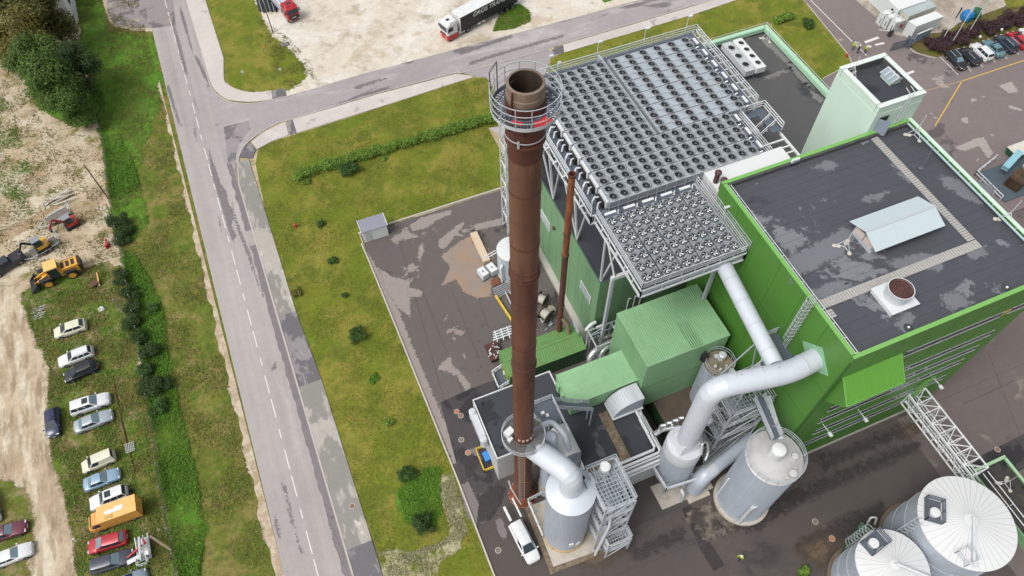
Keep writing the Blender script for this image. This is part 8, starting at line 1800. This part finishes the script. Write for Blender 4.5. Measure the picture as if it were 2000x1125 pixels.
# ------------------------------------------------------------------ clutter beside the chimney
tp_ = thing('timber_beam', 'long pale laminated timber beam lying in the yard', 'timber', (*P2(938, 485), 0))
b = MB(); a_, c_ = P(925, 456, .5), P(951, 512, .5); b.bar(a_, c_, 1.05, .7); b.build('beam', mat('pale_timber', (226, 204, 176), .8, var=.08, scale=2), tp_); b = MB(); b.bar(a_.lerp(c_, .2)+Vector((-.7, 0, -.42)), a_.lerp(c_, .2)+Vector((.7, 0, -.42)), .15); b.bar(a_.lerp(c_, .8)+Vector((-.7, 0, -.42)), a_.lerp(c_, .8)+Vector((.7, 0, -.42)), .15); b.build('bearer', WOODP, tp_)
def ibc(px, lab, rz):
    c = P(*px); t = thing('liquid_container', lab, 'container', (c.x, c.y, 0), 'white liquid containers'); b = MB(); b.cbox((c.x, c.y, .75), (1.0, 1.5, 1.1), rz); b.build('bladder', WHITE, t)
    Mz = Matrix.Rotation(rz, 3, 'Z'); b = MB()
    for z in (.25, .6, .95, 1.3):
        cs = [Vector((c.x, c.y, z))+Mz @ Vector(v) for v in ((-.53, -.78, 0), (.53, -.78, 0), (.53, .78, 0), (-.53, .78, 0))]
        for i in range(4): b.bar(cs[i], cs[(i+1) % 4], .04)
    for v in ((-.53, -.78, 0), (.53, -.78, 0), (.53, .78, 0), (-.53, .78, 0), (0, -.78, 0), (0, .78, 0)): q = Vector((c.x, c.y, .1))+Mz @ Vector(v); b.bar(q, q+Vector((0, 0, 1.25)), .04)
    b.build('cage', GALV, t); b = MB(); b.cbox((c.x, c.y, .1), (1.1, 1.6, .18), rz); b.build('pallet', BLACK, t); b = MB(); b.cyl((c.x, c.y, 1.3), .13, 0, .06, 10); b.build('cap', GALV_D, t)
ibc((944, 540), 'white caged liquid container, the left one of the pair', .25); ibc((961, 532), 'white caged liquid container, the right one of the pair', .25)
def pallet(px, lab, mt, n=5, z=0, size=(1.1, 1.1)):
    c = P(*px); t = thing('wood_pallet', lab, 'pallet', (c.x, c.y, 0))
    for i in range(n): b = MB(); b.cbox((c.x-size[0]/2+size[0]*(i+.5)/n, c.y, z+.28), (size[0]/n*.7, size[1], .05), 0); b.build('board', mt, t)
    for s_ in (-1, 0, 1): b = MB(); b.cbox((c.x, c.y+s_*.42*size[1], z+.14), (size[0], .12, .22)); b.build('bearer', mt, t)
pallet((968, 552), 'reddish brown slatted pallet below the liquid containers', mat('red_brown_wood', (150, 92, 66), .8)); pallet((986, 748), 'orange brown pallet by the container steps', mat('orange_wood', (176, 122, 84), .8))
gf = thing('galvanised_racks', 'heap of galvanised frames beside the main chimney', 'frames', (*P2(980, 570), 0)); q = P(982, 572)
for i in range(6): b = MB(); b.rail([(q.x-1.2, q.y-.7+.25*i, .15+.1*i), (q.x+1.4, q.y-.3+.25*i, .2+.1*i)], .25, .03, .6, 2); b.build('frame', GALV, gf)
yb_ = thing('yellow_beam', 'yellow steel beam lying beside the main chimney', 'beam', (*P2(988, 602), 0)); b = MB(); b.bar(P(968, 578, .4), P(1001, 628, .4), .28, .3); b.build('girder', mat('beam_yellow', (232, 200, 66), .5), yb_)
for i, q_ in enumerate((0, 1)): b = MB(); c = P(972+24*i, 584+36*i, .1); b.cbox(c, (.9, .2, .25)); b.build('bearer', WOODP, yb_)
wb_ = thing('steel_stock', 'brown steel sections stacked beside the yellow beam', 'steel', (*P2(996, 590), 0))
for i in range(5): b = MB(); b.bar(P(986+4*i, 568, .3), P(1004+4*i, 606, .3), .14, .2); b.build('section', RUSTM if i % 2 else WHITEG, wb_)
def drum(px, r, w, ang, lab):
    c = P(*px); t = thing('cable_drum', lab, 'cable drum', (c.x, c.y, 0)); ax = Vector((math.cos(ang), math.sin(ang), 0)); o = Vector((c.x, c.y, r)); GW = mat('grey_drum_wood', (104, 96, 88), .85, var=.2, scale=2)
    for s_ in (-1, 1): b = MB(); b.tube([o+ax*s_*w/2, o+ax*(s_*w/2+s_*.08)], r, 22); b.build('flange', GW, t)
    b = MB(); b.tube([o-ax*w/2, o+ax*w/2], r*.6, 20); b.build('cable_core', mat('pale_cable', (196, 190, 180), .6), t)
drum((1058, 592), 1.05, 1.1, 2.2, 'large grey cable drum behind the main chimney, farther one'); drum((1066, 622), 1.15, 1.2, 2.0, 'large grey cable drum beside the slim chimney, nearer one')
sd = P(1076, 606, 1.2); t = thing('drum_lid', 'round pale drum end with holes lying on the scrap', 'drum lid', (sd.x, sd.y, 0)); b = MB(); b.tube([sd, sd+Vector((.03, -.05, .12))], .68, 24); b.build('disc', mat('lid_wood', (176, 166, 152), .8), t); b = MB(); [b.cyl(sd+Vector((.35*math.cos(a), .35*math.sin(a), .1)), .07, 0, .04, 8) for a in [i*1.05 for i in range(6)]]; b.build('hole', BLACK, t)
sc_ = thing('scrap_heap', 'heap of scrap metal behind the green container', 'scrap', (*P2(1066, 632), 0)); q = P(1062, 634)
for i in range(16): b = MB(); p_ = Vector((q.x+rnd.uniform(-1.6, 1.2), q.y+rnd.uniform(-1, 1), .2+rnd.uniform(0, .6))); b.bar(p_, p_+Vector((rnd.uniform(-.8, .8), rnd.uniform(-.8, .8), rnd.uniform(-.1, .5))), .12, .06); b.build('piece', [WHITEG, GALV_D, GALV, BLACK][i % 4], sc_)
wr = thing('gas_bottle_rack', 'white steel rack lying left of the green container', 'rack', (*P2(980, 655), 0))
for i in range(4): b = MB(); b.bar(P(963, 650+5*i, .9), P(1004, 635+5*i, .9), .16); b.build('rail', GALV_W, wr)
b = MB(); [b.bar(P(966+12*i, 646-4*i, .9), P(972+12*i, 668-4*i, .9), .14) for i in range(4)]; [b.bar(P(966+30*i, 660-8*i, 0), P(966+30*i, 660-8*i, .9), .14) for i in range(2)]; b.build('cross_bar', GALV_W, wr)
sk2 = thing('scrap_skip', 'small rusty skip filled with grey scrap beside the container', 'skip', (*P2(965, 695), 0)); a_, c_ = P(955, 675, 1.2), P(975, 700, 1.2); q = P(964, 693)
b = MB(); b.prism([(q.x-.7, q.y-1.1), (q.x+.7, q.y-1.1), (q.x+.7, q.y+1.1), (q.x-.7, q.y+1.1)], .1, 1.1, [(q.x-.85, q.y-1.3), (q.x+.85, q.y-1.3), (q.x+.85, q.y+1.3), (q.x-.85, q.y+1.3)]); b.build('body', RUSTD, sk2)
for i in range(14): b = MB(); p_ = Vector((q.x+rnd.uniform(-.6, .6), q.y+rnd.uniform(-1, 1), 1.15)); b.bar(p_, p_+Vector((rnd.uniform(-.5, .5), rnd.uniform(-.5, .5), rnd.uniform(0, .2))), .12, .06); b.build('scrap_piece', [WHITEG, GALV][i % 2], sk2)
bb = thing('blue_box', 'blue plastic box beside the white wall', 'box', (*P2(951, 893), 0)); q = P(951, 896); b = MB(); b.cbox((q.x, q.y, .5), (.7, 1.1, .9), .05); b.build('body', mat('blue_plastic', (40, 130, 214), .4), bb); b = MB(); b.cbox((q.x, q.y, .98), (.78, 1.18, .07), .05); b.build('lid', mat('blue_plastic_lid', (70, 150, 226), .4), bb)
yf = thing('yellow_guard', 'yellow tubular guard rail round the blue box', 'guard rail', (q.x, q.y, 0)); b = MB(); b.rail([(q.x+.9, q.y-1.5, 0), (q.x-.9, q.y-1.5, 0), (q.x-.9, q.y+1.4, 0), (q.x+.6, q.y+1.5, 0)], .9, .05, 1.3, 2); b.build('tube_frame', mat('guard_yellow', (232, 196, 60), .5), yf)
cf = thing('gas_cylinder', 'white gas cylinder lying by the container end', 'cylinder', (*P2(986, 735), 0)); q = P(986, 735); b = MB(); b.lathe((q.x, q.y, 0), [(.22, 0), (.22, 1.3), (.1, 1.5), (.05, 1.6)], 14); b.build('shell', WHITE, cf, smooth=True); b = MB(); b.cyl((q.x, q.y, 1.6), .06, 0, .12, 8); b.build('valve', GALV, cf)
# ------------------------------------------------------------------ gate, flags, lamps, bins
def flagpole(base, h, lab, flag):
    c = P(*base); t = thing('flagpole', lab, 'flagpole', c, 'flagpoles behind the parking bays'); b = MB(); b.tube([c, c+Vector((0, 0, h))], [.07, .045], 8); b.lathe(c+Vector((0, 0, h)), [(.03, 0), (.08, .06), (.01, .14)], 8); b.build('pole', WHITE, t)
    b = MB(); vs = []; N = 6
    for i in range(N+1):
        u = i/N; vs += [c+Vector((.05+.55*u, .12*math.sin(u*7), h-.2-.5*u)), c+Vector((.05+.35*u, .15*math.sin(u*7+1), h-2.4-.3*u))]
    b.add(vs, [(2*i, 2*i+1, 2*i+3, 2*i+2) for i in range(N)]); b.build('flag', flag, t)
flagpole((1834, 89), 8.2, 'white flagpole with a dark drooping flag, nearest the gate', mat('flag_dark', (66, 52, 56), .8)); flagpole((1855, 91), 9.6, 'bare looking white flagpole, the middle one', WHITE); flagpole((1886, 73), 8.6, 'white flagpole with a pale green flag, farthest from the gate', mat('flag_mint', (196, 226, 210), .8))
for i, (px, lab) in enumerate((((1908, 82), 'globe garden lamp beside the third parking bay'), ((1950, 68), 'globe garden lamp beside the fifth parking bay'))):
    c = P(*px); t = thing('garden_lamp', lab, 'lamp', c); b = MB(); b.tube([c, c+Vector((0, 0, .9))], .05, 8); b.build('post', GALV_D, t); b = MB(); b.lathe(c+Vector((0, 0, .9)), [(.05, 0), (.2, .1), (.24, .25), (.18, .42), (.03, .5)], 14); b.build('globe', WHITE, t, smooth=True)
for px, lab, cc in (((1885, 38), 'bright blue recycling container on the gravel', (36, 130, 196)), ((1902, 33), 'dark green recycling container on the gravel', (40, 104, 76))):
    c = P(*px); t = thing('recycling_bin', lab, 'bin', c); m1_ = mat('bin_%d' % cc[0], cc, .45); b = MB(); b.lathe((c.x, c.y, 0), [(1.0, .1), (1.15, .3), (1.15, 1.1), (.9, 1.6), (.4, 1.75)], 6 if cc[0] == 36 else 4); b.build('shell', m1_, t); b = MB(); b.cyl((c.x, c.y, 1.72), .35, 0, .12, 10); b.build('lid', m1_, t); b = MB(); b.cbox((c.x, c.y, .06), (1.4, 1.4, .12)); b.build('base', BLACK, t)
gt_ = thing('sliding_gate', 'grey barred gate and sign panel at the site entrance', 'gate', (*P2(1760, 98), 0))
b = MB(); a_, c_ = P(1737, 100), P(1768, 92); k = 22
for i in range(k+1): q = a_.lerp(c_, i/k); b.bar(q+Vector((0, 0, .15)), q+Vector((0, 0, 1.7)), .05)
for z in (.15, 1.7): b.bar(a_+Vector((0, 0, z)), c_+Vector((0, 0, z)), .09)
b.build('leaf', GALV_D, gt_); b = MB(); q = P(1770, 92); b.cbox(q+Vector((0, 0, 1.1)), (.3, 1.2, 2.0)); b.build('drive_post', mat('slate_post', (96, 106, 118), .5), gt_)
b = MB(); a_, c_ = P(1781, 88), P(1810, 76); mid = (a_+c_)/2; rz = math.atan2((c_-a_).y, (c_-a_).x); b.cbox(mid+Vector((0, 0, 1.3)), ((c_-a_).length, .12, 1.7), rz); sg = b.build('sign_panel', mat('blue_grey_panel', (132, 150, 168), .5), gt_); b = MB(); b.bar(a_+Vector((0, 0, 2.3)), c_+Vector((0, 0, 2.3)), .18); b.build('sign_cap', WHITE, sg)
bm = thing('barrier', 'white barrier arm across the gate road', 'barrier', (*P2(1737, 72), 0)); q = P(1735, 70); b = MB(); b.cbox(q+Vector((0, 0, .55)), (.45, .4, 1.1)); b.build('cabinet', mat('barrier_dark', (58, 60, 62), .5), bm); b = MB(); b.tube([q+Vector((0, 0, 1.0)), P(1716, 58, 1.3)], .06, 8); b.build('arm', WHITE, bm)
# ------------------------------------------------------------------ people
def body_mesh(stride=.0, arm=.15, key=None):
    J = {'pel': (0, 0, .95), 'che': (.02, 0, 1.25), 'neck': (.03, 0, 1.46), 'head': (.05, 0, 1.6), 'top': (.05, 0, 1.72)}
    vs, es, rs = [], [], []
    def add(p, r, par=None):
        vs.append(p); rs.append(r); i = len(vs)-1
        if par is not None: es.append((par, i))
        return i
    p0 = add(J['pel'], .15); c = add(J['che'], .17, p0); sh = add((.02, 0, 1.4), .12, c); n_ = add(J['neck'], .06, sh); h = add(J['head'], .095, n_); add(J['top'], .08, h); add((.13, 0, 1.62), .045, h)
    for s_ in (-1, 1):
        f = stride*s_; hp = add((0, s_*.1, .9), .1, p0); k = add((f*.5+.03, s_*.11, .5), .065, hp); an_ = add((f-.03, s_*.11, .1), .045, k); add((f+.16, s_*.12, .05), .04, an_)
        u = add((.02, s_*.2, 1.38), .06, sh); el = add((-f*.3+.02, s_*.27, 1.1), .045, u); wr_ = add((-f*.5+arm, s_*.27, .88), .03, el); pm_ = add((-f*.5+arm+.03, s_*.27, .8), .035, wr_)
        for j in range(4): add((-f*.5+arm+.0+.025*j, s_*(.27+.01*j), .7+.008*j), .01, pm_)
        add((-f*.5+arm+.07, s_*.25, .77), .011, pm_)
    me = bpy.data.meshes.new('body_cage'); me.from_pydata(vs, es, []); o = bpy.data.objects.new('body_cage', me); COL.objects.link(o)
    m_ = o.modifiers.new('s', 'SKIN'); 
    for i, r in enumerate(rs): me.skin_vertices[0].data[i].radius = (r, r)
    me.skin_vertices[0].data[0].use_root = True
    sb_ = o.modifiers.new('d', 'SUBSURF'); sb_.levels = 1; sb_.render_levels = 1
    bpy.context.view_layer.update(); out = bpy.data.meshes.new_from_object(o.evaluated_get(bpy.context.evaluated_depsgraph_get())); bpy.data.objects.remove(o); return out
SKINM = mat('skin', (214, 170, 146), .6); HIVIS = mat('hi_vis_vest', (206, 232, 60), .6); DARKC = mat('dark_clothes', (46, 50, 62), .8); HATW = mat('white_helmet', (240, 240, 236), .4)
BM = [body_mesh(0, .12), body_mesh(.22, .2)]
for m_ in BM:
    for k_ in (SKINM, HIVIS, DARKC): m_.materials.append(k_)
    for p_ in m_.polygons:
        z, y_ = p_.center.z, abs(p_.center.y); p_.material_index = 0 if z > 1.47 or (z < .82 and y_ > .22) else (1 if z > .93 else 2); p_.use_smooth = True
bd = BM[0].copy(); bd.materials[1] = DARKC
def person(label, loc, ang, me, hat=HATW):
    t = thing('person', label, 'person', loc); o = bpy.data.objects.new('body', me); COL.objects.link(o); o.parent = t
    b = MB(); b.lathe((.05, 0, 1.63), [(.135, 0), (.12, .07), (.08, .13), (.01, .155)], 14); b.cbox((.16, 0, 1.64), (.1, .16, .02)); off = t.location
    b.v = [(v[0]+off.x, v[1]+off.y, v[2]+off.z) for v in b.v]; b.build('helmet', hat, t, smooth=True)
    t.rotation_euler = (0, 0, R(ang)); return t
def on(px, z=.03): v = P(*px, z); return (v.x, v.y, z)
person('person in yellow high visibility jacket walking on the wet yard by the tanks', on((1443, 1092)), 200, BM[1])
person('person in yellow vest standing nearest the lawn in the gate road', on((1664, 98)), 20, BM[0]); person('person in dark jacket standing in the middle of the group in the gate road', on((1674, 104)), 160, bd)
person('person in yellow vest standing right of the group on the white line', on((1688, 104)), 180, BM[0]); person('person in black standing beside the barrier', on((1737, 73)), 240, bd, BLACK)
person('worker in yellow jacket on the service platform beside the main chimney', (13.0, 26.8, 15.1), 100, BM[0])
